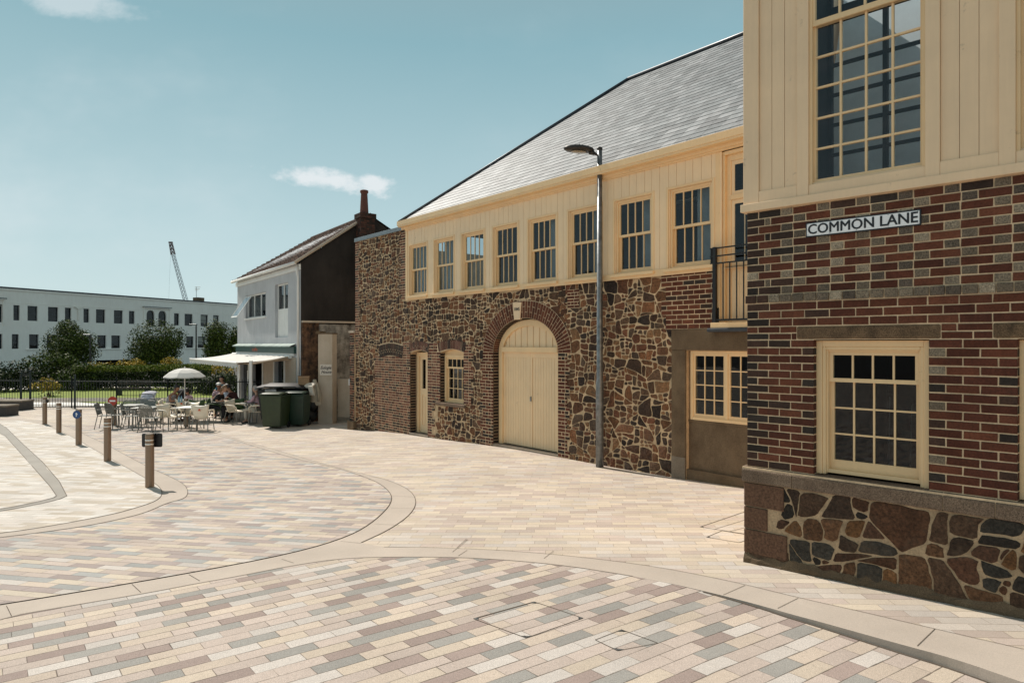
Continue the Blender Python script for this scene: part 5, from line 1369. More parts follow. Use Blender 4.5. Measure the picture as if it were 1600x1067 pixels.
m = MB(); m.fbox(Pf, .52, 1.35, -1, .97, -.62, -.48); m.build('panel', M_render_cr, lw, bevel=.008)
m = MB(); m.fbox(Pf, .52, 1.35, -.50, -.38, -.63, -.42); m.build('base_course', M_conc_l, lw, bevel=.01)
m = MB(); m.fbox(Pf, .93, 1.12, .75, .97, -.48, -.46); m.build('notice', M_signW, lw)
m = MB(); vs = []; n = 14; rings = 9; rnd = random.Random(3)
jc = Pf.p(-.10, 0, .06)
for r in range(rings):
    k = r/(rings-1); wid = .05+.17*min(1, k*1.6); zz = .98-.86*k
    for i in range(n):
        a = 2*math.pi*i/n; fold = 1+.16*math.sin(3*a+1.0)+.08*math.sin(7*a+k*4)
        vs.append((jc.x+wid*fold*math.cos(a), jc.y+.07*fold*math.sin(a)-.02, zz+(.06*math.sin(2*a) if r == rings-1 else 0)))
m.add(vs, [(r*n+i, r*n+(i+1) % n, (r+1)*n+(i+1) % n, (r+1)*n+i) for r in range(rings-1) for i in range(n)]+[tuple(range(n))[::-1]])
jk = m.build('jacket', M_beige, smooth=True); tag(jk, 'beige jacket hanging from the left side of the cream pier', 'jacket')
for sx_ in (-1, 1):
    m = MB(); m.tube([(jc.x+sx_*.07, jc.y-.05, .86), (jc.x+sx_*.15, jc.y-.07, .55), (jc.x+sx_*.16, jc.y-.07, .22)], [.05, .055, .045], 8); m.build('sleeve', M_beige, jk, smooth=True)

# brick gate pier against the stone corner
gp_ = empty('gate_pier', tuple(T.p(-.14, -.6, .05)), T.ang, 'slim brick gate pier with pale cap against the left stone corner', 'pier')
m = MB(); m.fbox(T, -.30, -.01, -.8, 2.56, -.30, .055); m.build('core', M_mortar, gp_)
m = MB(); courses(m, T, -.31, .0, -.22, 2.56, .055, .075, .21, .012, .008, 9, 'english', pick=lambda r,s,z,k,row: 1 if r.random() < .35 else 0)
G2 = Fr(-70, .079, 556); G2.O = T.p(-.30, 0, -.30); G2.t = T.n; G2.n = -T.t
courses(m, G2, 0, .355, -.22, 2.56, 0, .075, .21, .012, .008, 10, 'english', pick=lambda r,s,z,k,row: 1 if r.random() < .3 else 0)
m.build('brickwork', [M_brick_s, M_brick_dk], gp_, recalc=False)
m = MB(); m.fbox(T, -.34, .02, 2.56, 2.62, -.34, .09); m.build('cap', M_render_cr, gp_, bevel=.01)
m = MB(); m.fbox(T, -.38, .06, -.9, -.22, -.36, .12); m.build('base_stone', M_conc, gp_, bevel=.02)

# bins
def bin_(name, px, py, wdt, h, mat, mlid, label, dep=.62, rz=0, group=None):
    p = gp(px, py); o = empty(name, tuple(p), rz, label, 'wheelie bin', group); w0, w1 = wdt*.43, wdt*.5
    m = MB(); m.hexa([(-w0,-dep*.40,.07),(w0,-dep*.40,.07),(w0,dep*.36,.07),(-w0,dep*.36,.07),(-w1,-dep*.5,h-.1),(w1,-dep*.5,h-.1),(w1,dep*.5,h-.1),(-w1,dep*.5,h-.1)]); loc_child(m, 'body', mat, o, bevel=.03)
    m = MB(); m.box(-w1-.02, w1+.02, -dep*.5-.02, dep*.5+.02, h-.13, h-.08); loc_child(m, 'rim', mat, o, bevel=.012)
    m = MB(); n = 8; vs = []
    for i in range(n+1):
        y = -dep*.5-.04+(dep+.05)*i/n; z = h-.075+.075*math.sin(math.pi*(.15+.8*i/n))
        vs += [(-w1-.025, y, z-.01), (-w1*.8, y, z+.015), (w1*.8, y, z+.015), (w1+.025, y, z-.01)]
    m.add(vs, [(4*i+j, 4*i+j+1, 4*i+j+5, 4*i+j+4) for i in range(n) for j in range(3)])
    ld_ = loc_child(m, 'lid', mlid, o, smooth=True, recalc=False); so = ld_.modifiers.new('t', 'SOLIDIFY'); so.thickness = .025
    m = MB(); m.tube([(-w1*.8, dep*.5+.05, h-.06), (w1*.8, dep*.5+.05, h-.06)], .015, 8); loc_child(m, 'handle', mat, o)
    for sx in (-1, 1):
        m = MB(); m.tube([(sx*w0-.03, dep*.36, .1), (sx*w0+.03, dep*.36, .1)], .1, 14); loc_child(m, 'wheel', M_binK, o)
    return o
bin_('wheelie_bin', 431, 668.5, .72, 1.17, M_binG, M_binG, 'olive green wheelie bin, left of the two in front of the black container', .75, rad(-8), 'green bins by the cafe')
bin_('wheelie_bin', 465, 665.5, .70, 1.17, M_binG2, M_binG2, 'darker green wheelie bin, right of the pair and nearer the cream pier', .74, rad(-4), 'green bins by the cafe')
kp = at(447, 23.85); kc = empty('waste_container', tuple(kp), rad(-6), 'large black four wheeled waste container behind the green bins', 'waste container')
m = MB(); m.hexa([(-.72,-.42,.2),(.72,-.42,.2),(.72,.42,.2),(-.72,.42,.2),(-.82,-.5,1.22),(.82,-.5,1.22),(.82,.5,1.22),(-.82,.5,1.22)]); loc_child(m, 'body', M_binK, kc, bevel=.04)
m = MB(); n = 10; vs = []
for i in range(n+1):
    y = -.54+1.08*i/n; z = 1.23+.17*math.sin(math.pi*(.12+.8*i/n)); vs += [(-.86, y, z-.03), (-.6, y, z), (-.55, y, z+.03), (.55, y, z+.03), (.6, y, z), (.86, y, z-.03)]
m.add(vs, [(6*i+j, 6*i+j+1, 6*i+j+7, 6*i+j+6) for i in range(n) for j in range(5)]); l_ = loc_child(m, 'lid', M_binK, kc, smooth=True, recalc=False); so = l_.modifiers.new('t', 'SOLIDIFY'); so.thickness = .03
for x in (-.62, .62):
    for y in (-.36, .36):
        m = MB(); m.tube([(x-.03, y, .1), (x+.03, y, .1)], .1, 12); loc_child(m, 'castor', M_binK, kc)
m = MB(); m.box(-.5, -.1, -.56, -.52, 1.16, 1.24); loc_child(m, 'grip', M_galv, kc)
def crate(px, Y, z, w_, d, h, rz, mat, label, tilt=0.0, name='cardboard_box', flap=True):
    p = Vector(((px-800)*Y/F, Y, z)); o = empty(name, tuple(p), rz, label, 'box'); o.rotation_euler = (tilt, 0, rz)
    m = MB(); m.box(-w_/2, w_/2, -d/2, d/2, 0, h); loc_child(m, 'carton', mat, o, bevel=.006)
    if flap:
        m = MB(); m.add([(-w_/2,-d/2,h+.004),(w_/2,-d/2,h+.004),(w_/2,-d/2-.12,h+.05),(-w_/2,-d/2-.12,h+.05)], [(0,1,2,3)]); f_ = loc_child(m, 'flap', mat, o, recalc=False); so = f_.modifiers.new('t', 'SOLIDIFY'); so.thickness = .006
    m = MB(); m.box(-.03, .03, -d/2-.002, d/2+.002, h+.0005, h+.0025); loc_child(m, 'tape', M_card2, o)
    return o
kz = kp.z
crate(475, 23.75, kz+1.30, .36, .34, .36, rad(12), M_card, 'brown cardboard box on top of the black waste container', .06)
sk = empty('rubbish_sack', tuple(Vector(((483.5-800)*23.9/F, 23.9, gz(-7.1, 23.9)))), 0, 'stack of dark rubbish sacks leaning beside the cream pier', 'sack')
for i, (x, y, z, r) in enumerate(((0,0,.30,.27),(.08,.02,.66,.26),(-.02,-.02,1.0,.22))):
    m = MB(); nn = 14; vs = []; fs = []
    for a in range(9):
        for b in range(nn):
            th, ph = math.pi*a/8, 2*math.pi*b/nn; rr = r*(1+.20*math.sin(3*ph+i*2)*math.sin(2*th)+.10*math.sin(7*ph+2*th)+.07*math.sin(5*th+i))
            vs.append((x+rr*math.sin(th)*math.cos(ph), y+rr*math.sin(th)*math.sin(ph), z+r*.95*math.cos(th)))
    fs = [(a*nn+b, a*nn+(b+1) % nn, (a+1)*nn+(b+1) % nn, (a+1)*nn+b) for a in range(8) for b in range(nn)]
    m.add(vs, fs); loc_child(m, 'sack', M_binK, sk, smooth=True)
crate(484, 23.5, kz+1.34, .34, .28, .05, rad(-20), M_card2, 'flattened white carton lying over the rubbish sacks', .5, flap=False)
crate(488, 23.2, kz+1.05, .20, .05, .32, rad(-30), M_card2, 'torn upright white carton against the rubbish sacks', .25, name='torn_carton', flap=False)

# ------------------------------------------------------------------ railings and benches before the park
def railing_run(name, P0, P1, label, h=1.22, group=None, post=True):
    d = (P1-P0); L = d.length; tdir = d.normalized(); o = empty(name, (P0.x, P0.y, gz(P0.x, P0.y)), 0, label, 'railing', group); n = max(1, int(L/.135))
    z = lambda k: gz(P0.x+d.x*k, P0.y+d.y*k)
    m = MB()
    for i in range(n+1):
        k = i/n; p = P0+d*k; zz_ = z(k); m.tube([(p.x,p.y,zz_+.04),(p.x,p.y,zz_+h+.06),(p.x,p.y,zz_+h+.12)], [.012,.012,.001], 4)
    m.build('bars', M_railmetal, o)
    for hh, r in ((.10, .016), (h-.02, .018)):
        m = MB(); m.tube([(P0.x+d.x*k, P0.y+d.y*k, z(k)+hh) for k in (0, .25, .5, .75, 1)], r, 4); m.build('rail', M_railmetal, o)
    if post:
        for k in (0, 1):
            p = P0+d*k; m = MB(); m.lathe((p.x,p.y,z(k)), [(.03,-.1),(.03,h+.05),(.045,h+.07),(.02,h+.13),(.04,h+.17),(.0,h+.22)], 8); m.build('post', M_railmetal, o)
    return o
FY = lambda px: 30.6 - (px-110)*.004
fp = lambda px: (lambda q: V2(q.x, q.y))(at(px, FY(px)))
runs = [(-150,-58,'stretch left of the photograph edge'),(-58,32,'railing stretch behind the low stone benches at the left edge'),(48,112,'short railing stretch between the narrow gate and the ornate post'),(112,182,'railing stretch before the lawn, right of the ornate post'),(182,262,'railing stretch behind the grey cafe chairs'),(262,342,'railing stretch behind the parasol and the seated people'),(342,420,'railing stretch running behind the cafe corner')]
for a, b, lab in runs: railing_run('railing', fp(a), fp(b), 'black metal '+lab, group='park railings')
gt_ = railing_run('park_gate', fp(33.5), fp(46.5), 'narrow black gate with scrolled overthrow in the park railings', 1.45)
gt_['category'] = 'gate'
def scrolls(par, px0, px1, z):
    for i in range(2):
        for sg_ in (-1, 1):
            c = fp(px0+(px1-px0)*(.3+.4*i)); cz = gz(c.x, c.y)+z; m = MB(); pts = []
            for k in range(13): a = k/12*4.6; r = .10*(1-k/16); pts.append((c.x+sg_*(.11-r*math.cos(a)), c.y, cz+r*math.sin(a)))
            m.tube(pts, .012, 5); m.build('scroll', M_railmetal, par)
    a, b = fp(px0), fp(px1); zz_ = gz(a.x, a.y)+z-.1; m = MB(); m.tube([(a.x,a.y,zz_),(b.x,b.y,zz_)], .018, 5); m.build('scroll_bar', M_railmetal, par)
scrolls(gt_, 31, 49, 1.62)
op = empty('ornate_post', tuple(at(117, 30.4)), 0, 'black post with scrolled iron panel halfway along the park railings', 'post'); c = op.location
m = MB(); m.box(c.x-.03, c.x+.03, c.y-.03, c.y+.03, c.z-.1, c.z+1.5); m.build('shaft', M_railmetal, op); scrolls(op, 112, 122, 1.1)
def block(px0, px1, Y, h, d, label):
    a, b = at(px0, Y), at(px1, Y); c = (a+b)/2; o = empty('stone_bench', tuple(c), 0, label, 'bench', 'stone benches at the left edge')
    w_ = (b-a).length
    m = MB(); m.box(-w_/2, w_/2, 0, d, -.05, h-.06); loc_child(m, 'base', plain('dark_bench_stone', (.06,.05,.045), .8), o, bevel=.01)
    m = MB(); m.box(-w_/2-.02, w_/2+.02, -.02, d+.02, h-.06, h); loc_child(m, 'seat', M_conc_l, o, bevel=.01)
block(-70, 32.5, 29.2, .42, .8, 'long low dark stone bench behind, at the left edge by the gate')
block(-60, 9, 26.6, .42, .7, 'nearer low dark stone bench at the very left edge')

# ------------------------------------------------------------------ trees, hedge, shrubs
def leaves(m, lobes, n, size, rnd, gap=.0, flat=.6):
    for _ in range(n):
        c, r = rnd.choice(lobes); 
        while True:
            q = Vector((rnd.gauss(0,1), rnd.gauss(0,1), rnd.gauss(0,1)))
            if q.length > .1: break
        q.normalize(); k = rnd.uniform(.25, 1.05)**.55
        p = Vector(c)+Vector((q.x*r[0]*k, q.y*r[1]*k, q.z*r[2]*k))
        nv = noise_vector(p*1.7)
        if nv.x > .28 and rnd.random() < gap: continue
        s = size*rnd.uniform(.6, 1.35)
        nr = (q+Vector((rnd.gauss(0,.7), rnd.gauss(0,.7), rnd.gauss(0,.7)+.3))).normalized(); a = nr.orthogonal().normalized(); b = nr.cross(a)
        an = rnd.uniform(0, 6.28); a, b = a*math.cos(an)+b*math.sin(an), b*math.cos(an)-a*math.sin(an)
        m.add([p-a*s*.5, p-b*s*.28, p+a*s*.5, p+b*s*.28], [(0,1,2,3)])
def lobeset(rnd, c, R, H, n=9):
    out = []
    for _ in range(n):
        q = Vector((rnd.gauss(0,1), rnd.gauss(0,1), rnd.gauss(0,1))).normalized(); k = rnd.uniform(.35, .72)
        rr = rnd.uniform(.34, .55)
        out.append(((c[0]+q.x*R*k, c[1]+q.y*R*k, c[2]+q.z*H*k), (R*rr, R*rr, H*rr*.9)))
    return out
def tree(px, Y, R, H, ztop, label, seed, n=14000, mat=None, size=.145, group='trees before the white building', trunk=True, lobes=11):
    rnd = random.Random(seed); b = at(px, Y); o = empty('tree', tuple(b), 0, label, 'tree', group)
    c = (0, 0, ztop-b.z-H); L = lobeset(rnd, c, R, H, lobes)+[((c[0], c[1], c[2]), (R*.78, R*.78, H*.8))]*4
    m = MB(); leaves(m, L, n, size, rnd, .55); loc_child(m, 'crown', mat or M_leaf, o, recalc=False)
    m = MB(); m.tube([(0,0,-.2),(.05,0,c[2]*.45),(0,.05,c[2])], [.13,.10,.06], 8)
    for i in range(6):
        q = L[i][0]; m.tube([(0,0,c[2]*(.4+.08*i)), tuple(Vector(q)*.55+Vector((0,0,c[2]*.4))), q], [.06,.04,.015], 5)
    loc_child(m, 'trunk', M_bark, o, smooth=True); return o
tz = lambda y, Y: CAMZ+(538-y)*Y/F
tree(104, 52, 2.25, 2.15, tz(498, 52), 'round dark green tree before the white building, left of the parasol, leftmost of three', 1)
tree(242, 50, 2.35, 2.0, tz(490, 50), 'round dark green tree before the white building, above the parasol', 2)
tree(352, 50, 1.9, 2.1, tz(494, 50), 'dark green tree partly hidden behind the cafe wall', 3)
def shrub(name, px, Y, R, H, ytop, mat, label, seed, n=1800, size=.13, cat='shrub', group=None, lobes=8):
    rnd = random.Random(seed); b = at(px, Y); o = empty(name, tuple(b), 0, label, cat, group); zt = tz(ytop, Y)-b.z
    L = lobeset(rnd, (0,0,zt-H), R, H, lobes)+[((0,0,max(.3,(zt-H)*.6)), (R*.9, R*.7, max(.4, zt*.5)))]
    m = MB(); leaves(m, L, n, size, rnd, .3); loc_child(m, 'foliage', mat, o, recalc=False)
    m = MB()
    for i in range(4): q = L[i][0]; m.tube([(rnd.uniform(-.15,.15), rnd.uniform(-.1,.1), 0), q], [.03,.01], 5)
    loc_child(m, 'stems', M_bark, o); return o
shrub('bush', 78, 44, 2.5, 1.5, 546, M_leaf, 'big leafy bush, tall dark green, under the leftmost tree', 11, 5200, .17, 'bush')
shrub('bush', 30, 42, 1.7, 1.2, 562, M_leaf_dk, 'dark dense bush left of the big leafy bush', 12, 3200, .15, 'bush')
shrub('bush', -8, 41, 1.6, 1.0, 568, M_leaf_dk, 'low dark bush cut by the left edge of the photograph', 13, 2400, .15, 'bush')
shrub('bush', 122, 43, 1.7, 1.1, 563, M_leaf, 'mid green bush right of the big leafy bush', 14, 3000, .15, 'bush')
shrub('bush', -62, 46, 3.2, 2.2, 540, M_leaf, 'large bush beyond the left edge', 15, 2600, .2, 'bush')
shrub('yellow_shrub', 78, 37.5, .85, .42, 590, M_leaf_y, 'yellow flowering shrub behind the railings at far left', 16, 800, .13)
shrub('yellow_shrub', 166, 45.0, 1.1, .5, 561, M_leaf_y, 'golden shrub above the hedge, left of the parasol', 17, 900, .15)
shrub('yellow_shrub', 208, 45.0, 1.2, .7, 556, M_leaf_y, 'taller golden shrub between the two left trees', 18, 1100, .15)
shrub('yellow_shrub', 267, 45.0, 1.0, .6, 554, M_leaf_y, 'small golden shrub just left of the white awning edge', 19, 800, .15)
shrub('yellow_shrub', 345, 46, 1.5, 1.1, 552, M_leaf_y, 'golden shrub under the tree by the cafe wall', 20, 1200, .15)
shrub('bush', 318, 40, 2.0, 1.1, 575, M_leaf_dk, 'dark bush behind the parasol and seated people', 21, 3200, .15, 'bush')
shrub('bush', 352, 39, 1.3, 1.0, 577, M_leaf_dk, 'dark bush against the cafe corner', 22, 2400, .15, 'bush')
hd = empty('hedge', tuple(at(210, 44)), 0, 'clipped green hedge with lighter top behind the lawn', 'hedge'); rnd = random.Random(30)
m = MB(); m2 = MB()
for i in range(15000):
    px = rnd.uniform(118, 330); Y = 43.5+rnd.uniform(-.7, .9); b = at(px, Y); k = rnd.random()**.6; top = tz(571-(px-200)*.02, Y)+.1*noise_vector(Vector((px*.05, 0, 0))).x
    z = b.z+(top-b.z)*k; s = .13*rnd.uniform(.6, 1.3); a = Vector((rnd.gauss(0,1), rnd.gauss(0,1), rnd.gauss(0,1))).normalized(); c = a.orthogonal().normalized()
    p = Vector((b.x, b.y+(.5 if k > .97 else 0), z)); (m2 if z > top-.38 else m).add([p-a*s*.5, p-c*s*.3, p+a*s*.5, p+c*s*.3], [(0,1,2,3)])
m.build('lower_foliage', M_leaf_dk, hd, recalc=False); m2.build('top_foliage', M_leaf_g, hd, recalc=False)
# low timber bench on the lawn
pk = empty('park_bench', tuple(at(208, 38.5)), 0, 'dark wooden slat bench on the lawn behind the grey chairs', 'bench')
m = MB(); m.box(-.95, .95, -.2, .2, .40, .46); loc_child(m, 'seat', M_bark, pk)
m = MB(); m.box(-.95, .95, .2, .24, .6, .7); m.box(-.95, .95, .2, .24, .76, .86); loc_child(m, 'backrest', M_bark, pk)
for x in (-.8, .8): m = MB(); m.box(x-.04, x+.04, -.18, .24, -.05, .86 if False else .40); m.box(x-.03, x+.03, .24, .28, 0, .86); loc_child(m, 'leg', M_railmetal, pk)
# a row of trees west of the square, seen mirrored in the upper windows
for i, (x, y, r, h) in enumerate(((-38, 26, 3.6, 7.5), (-41, 16, 4.2, 9.0), (-40, 5, 4.0, 8.2), (-37, -6, 4.4, 9.2), (-30, -17, 4.4, 9.5))):
    rnd = random.Random(60+i); z0 = gz(x, y); o = empty('square_tree', (x, y, z0), 0, 'broad street tree standing west of the square, number %d counted from the park' % (i+1) if False else ['broad street tree nearest the park','tall street tree second from the park','middle street tree of the western row','street tree second from the southern end','southernmost street tree of the row'][i], 'tree', 'street trees west of the square')
    L = lobeset(rnd, (0,0,h-2.6), r, 2.8, 8); m = MB(); leaves(m, L, 1500, .42, rnd, .5); loc_child(m, 'crown', M_leaf, o, recalc=False)
    m = MB(); m.tube([(0,0,-.2),(0,0,h-3)], [.2,.12], 8); loc_child(m, 'trunk', M_bark, o)

# ------------------------------------------------------------------ the white building beyond the park
class FrR(Fr):
    """frame of a wall receding to a vanishing point on the right"""
    def __init__(s, xv, S0, x0):
        k = S0/(xv-x0); Y0 = F/S0; dx = xv-800; L = math.hypot(dx, F)
        s.k = k; s.xv = xv; s.O = Vector(((x0-800)/S0, Y0, 0)); s.t = Vector((dx/L, F/L, 0)); s.n = Vector((F/L, -dx/L, 0))
        if s.n.y > 0: s.n = -s.n
        s.ang = math.atan2(s.t.y, s.t.x)
    def sz(s, x, y):
        S = s.k*(s.xv-x); Y = F/S; return (Y-s.O.y)/s.t.y, CAMZ+(538-y)/S
Wt = FrR(1230, 14.8, 0)
wb = empty('white_building', tuple(Wt.p(8, 0)), Wt.ang, 'long white two storey public building with flat roof and rows of dark windows', 'building')
WX0, WX1 = Wt.sz(-260, 0)[0], Wt.sz(376, 0)[0]; WTOP = 8.15
up = [(21,31),(43,59),(75,91),(101.5,111.5),(130.5,139.5),(150,164.5),(178,192),(201.5,210.5),(272,280),(288.5,301),(313.5,325),(333,342)]
dn = [(18.5,29.5),(45.5,60.5),(73,88),(152,166),(174,188),(291,302.5),(309,321),(330,343)]
holes = []; wlist = []
def S_(x): return Wt.sz(x, 0)[0]
zu0, zu1, zd0, zd1 = 4.78, 6.42, 1.72, 3.30
for a, b in up: wlist.append((S_(a), S_(b), zu0, zu1, 0))
for a, b in dn: wlist.append((S_(a), S_(b), zd0, zd1, 0))
for k in range(7):       # the part beyond the left edge
    wlist.append((WX0+1.5+k*1.9, WX0+2.4+k*1.9, zu0, zu1, 0)); wlist.append((WX0+1.5+k*1.9, WX0+2.4+k*1.9, zd0, zd1, 0))
arch_w = [(229, 241.5), (247.5, 260), (-6, 3.5)]
for a, b in arch_w: wlist.append((S_(a), S_(b), zu0-.25, zu1-.35, 1))
def whole(w_):
    a, b, c, d, ar = w_
    if not ar: return rect(a, b, c, d)
    return [(a, c), (b, c), (b, d)]+ellipse((a+b)/2, d, (b-a)/2, (b-a)/2*1.0, 0, math.pi, 10)[1:-1]+[(a, d)]
holes = [whole(w_) for w_ in wlist]
low = rect(S_(150), S_(232), -1.0, .28)
m = MB(); wall_face(m, Wt, [(WX0,-1.5),(WX1,-1.5),(WX1,WTOP),(WX0,WTOP)], holes+[low], 0, .22)
m.add([Wt.p(WX0,-1.5,-12), Wt.p(WX1,-1.5,-12), Wt.p(WX1,WTOP,-12), Wt.p(WX0,WTOP,-12)], [(0,1,2,3)])
for s in (WX0, WX1): m.add([Wt.p(s,-1.5,0), Wt.p(s,WTOP,0), Wt.p(s,WTOP,-12), Wt.p(s,-1.5,-12)], [(0,1,2,3)])
m.build('wall', M_render_wh, wb, recalc=False)
m = MB(); m.fbox(Wt, WX0, WX1, WTOP, WTOP+.16, -12, .14); m.build('roof_edge', M_lead, wb)
m = MB(); m.fbox(Wt, WX0, WX1, 6.62, 6.66, 0, .03); m.fbox(Wt, WX0, WX1, WTOP-.2, WTOP, 0, .10); m.build('string_course', M_render_wh, wb)
for w_, h_ in zip(wlist, holes):
    a, b, c, d, ar = w_; m = MB(); e = .06; dd_ = d if not ar else d
    m.fbox(Wt, a, a+e, c, dd_, -.22, -.16); m.fbox(Wt, b-e, b, c, dd_, -.22, -.16); m.fbox(Wt, a+e, b-e, c, c+e, -.22, -.16); m.fbox(Wt, a+e, b-e, (c+d)/2-.03, (c+d)/2+.03, -.21, -.17)
    if not ar: m.fbox(Wt, a+e, b-e, d-e, d, -.22, -.16)
    f = m.build('window', M_lead, wb); g = MB(); g.add([Wt.p(x, z, -.2) for x, z in h_], [tuple(range(len(h_)))]); g.build('pane', M_glass, f, recalc=False)
for (x0_, x1_) in ((224, 265), (-12, 6)):
    m = MB(); a, b = S_(x0_), S_(x1_); m.fbox(Wt, a, b, 4.2, 6.95, 0, .10) if False else None
    m.fbox(Wt, a, a+.12, 4.2, 6.9, 0, .1); m.fbox(Wt, b-.12, b, 4.2, 6.9, 0, .1); m.fbox(Wt, a-.1, b+.1, 6.9, 7.02, 0, .25); m.build('surround', M_render_wh, wb)
    m = MB(); m.fbox(Wt, a-.15, b+.15, 7.02, 7.10, 0, .3); m.build('hood_lead', M_lead, wb)
for a, b in ((148, 190), (288, 324), (330, 345), (41, 90)):
    m = MB(); m.fbox(Wt, S_(a), S_(b), zd0-.14, zd0-.04, 0, .12); m.build('sill', M_render_wh, wb)
m = MB(); s = S_(122); m.tube([Wt.p(s, 5.0, .08), Wt.p(s, 6.3, .08), Wt.p(s-.5, 6.6, .1)], .07, 6); m.tube([Wt.p(s, 6.3, .08), Wt.p(s+.5, 6.6, .1)], .07, 6); m.build('downpipe', M_render_wh, wb)
m = MB(); m.fbox(Wt, WX0+.3, WX1-.3, -1.4, 8, -7.2, -7); m.fbox(Wt, WX0+.3, WX1-.3, 4.0, 4.3, -7, -.25); m.fbox(Wt, WX0+.3, WX1-.3, 7.6, 7.8, -7, -.25); m.build('rooms', M_room, wb)
for i, (a, b) in enumerate(((313.5,325),(333,342),(309,321))):
    m = MB(); zz0 = zu0 if i < 2 else zd0; m.fbox(Wt, S_(a)+.08, S_(b)-.08, zz0+.5, zz0+1.5, -.32, -.3); m.build('blind', M_beige, wb)
# roof top plant
m = MB(); s = S_(331); m.fbox(Wt, s-.6, s+.55, WTOP+.16, WTOP+.85, -3, -2); m.build('roof_box', M_conc, wb)
m = MB(); m.fbox(Wt, s-4.5, s-1.0, WTOP+.16, WTOP+.32, -4, -2); m.build('roof_duct', M_coping, wb)
an = empty('aerial', tuple(Wt.p(s-.3, WTOP+.8, -2.5)), 0, 'thin television aerial on the roof of the white building', 'aerial')
m = MB(); q = Wt.p(s-.45, 0, -2.5); m.tube([q+Vector((0,0,WTOP+.8)), q+Vector((0,0,WTOP+2.4))], .035, 5); m.build('mast', M_alu, an)
for z, l in ((2.35, .6), (2.1, .5), (1.9, .3)): m = MB(); m.tube([q+Vector((-.2,0,WTOP+z)), q+Vector((l,0,WTOP+z))], .03, 4); m.build('rod', M_alu, an)
# second block seen over the trees at the right end
# park lamps
def small_lamp(px, Y, ytop, label):
    b = at(px, Y); zt = tz(ytop, Y)-b.z; o = empty('park_lamp', tuple(b), 0, label, 'street lamp', 'slim park lamps')
    m = MB(); m.tube([(0,0,-.2),(0,0,zt)], [.06,.045], 8); loc_child(m, 'pole', M_lamp, o); m = MB(); m.box(-.45, .06, -.1, .1, zt-.04, zt+.04); loc_child(m, 'lantern', M_galv, o, bevel=.02)
small_lamp(306.5, 47, 507, 'slim dark park lamp before the white building, right of the middle tree')
small_lamp(141, 47, 523, 'low dark park lamp beside the leftmost tree')

# ------------------------------------------------------------------ crane far beyond
cr = empty('crane', (-150, 320, 0), 0, 'distant lattice tower crane with raised jib above the white building', 'crane')
def cpt(px, py, Y=320): return Vector(((px-800)*Y/F, Y, CAMZ+(538-py)*Y/F))
def lattice(P0, P1, w_, n, mat, nm, r=.09):
    m = MB(); d = (P1-P0).normalized(); a = d.cross(Vector((0,1,0))).normalized()*w_/2; b = Vector((0,1,0))*w_/2
    cs_ = [a+b, a-b, -a-b, -a+b]
    for c in cs_: m.tube([P0+c, P1+c*.75], r*1.3, 4)
    for i in range(n):
        k0, k1 = i/n, (i+1)/n; p0, p1 = P0.lerp(P1, k0), P0.lerp(P1, k1); f0, f1 = 1-.25*k0, 1-.25*k1
        for q in range(4):
            m.tube([p0+cs_[q]*f0, p1+cs_[(q+1) % 4]*f1], r, 3)
    m.build(nm, mat, cr)
M_crW = plain('crane_white', (.45,.47,.48), .5); M_crR = plain('crane_red', (.22,.15,.14), .5)
lattice(cpt(290, 469), cpt(270.5, 398), 1.5, 13, M_crW, 'jib'); lattice(cpt(270.5, 398), cpt(267, 381), 1.4, 3, M_crR, 'jib_tip', .16)
m = MB(); c = cpt(267, 379.5); m.box(c.x-.9, c.x+.7, c.y-.5, c.y+.5, c.z-.3, c.z+.5); m.build('jib_head', M_crR, cr)
lattice(cpt(291, 580), cpt(291, 474), 1.7, 16, M_crW, 'tower')
m = MB(); m.tube([cpt(267, 382), cpt(263.5, 470)], .03, 3); m.build('hoist_rope', M_lead, cr)


# ------------------------------------------------------------------ cafe furniture
def place(px, py): return gp(px, py)
def metal_chair(loc=(0,0,0), rz=0, label='', group='grey slatted metal chairs'):
    o = empty('metal_chair', loc, rz, label, 'chair', group)      # faces +x
    m = MB()
    for i in range(9): y = -.20+.05*i; m.box(-.20, .22, y-.017, y+.017, .435, .447)
    loc_child(m, 'seat', M_alu, o)
    m = MB()
    for i in range(10): y = -.19+.042*i; m.hexa([(-.215,y-.015,.50),(-.205,y-.015,.50),(-.205,y+.015,.50),(-.215,y+.015,.50),(-.305,y-.015,.84-.3*(y*y)),(-.295,y-.015,.84-.3*y*y),(-.295,y+.015,.84-.3*y*y),(-.305,y+.015,.84-.3*y*y)])
    loc_child(m, 'backrest', M_alu, o)
    m = MB(); m.tube([(-.20,-.24,.44),(-.26,-.24,.68),(-.30,-.20,.82),(-.315,-.1,.86),(-.315,.1,.86),(-.30,.20,.82),(-.26,.24,.68),(-.20,.24,.44)], .014, 6); m.tube([(-.21,-.22,.49),(-.21,.22,.49)], .01, 5); m.tube([(.22,-.22,.44),(.22,.22,.44)], .012, 5); loc_child(m, 'back_frame', M_alu, o, smooth=True)
    for sy in (-1, 1):
        m = MB(); m.tube([(.24,sy*.25,0),(.21,sy*.25,.44),(.20,sy*.25,.63),(.16,sy*.26,.66),(-.20,sy*.26,.66),(-.26,sy*.24,.67)], .013, 6); loc_child(m, 'armrest', M_alu, o, smooth=True)
        m = MB(); m.tube([(-.30,sy*.25,0),(-.21,sy*.24,.44)], .013, 6); loc_child(m, 'leg', M_alu, o, smooth=True)
    return o
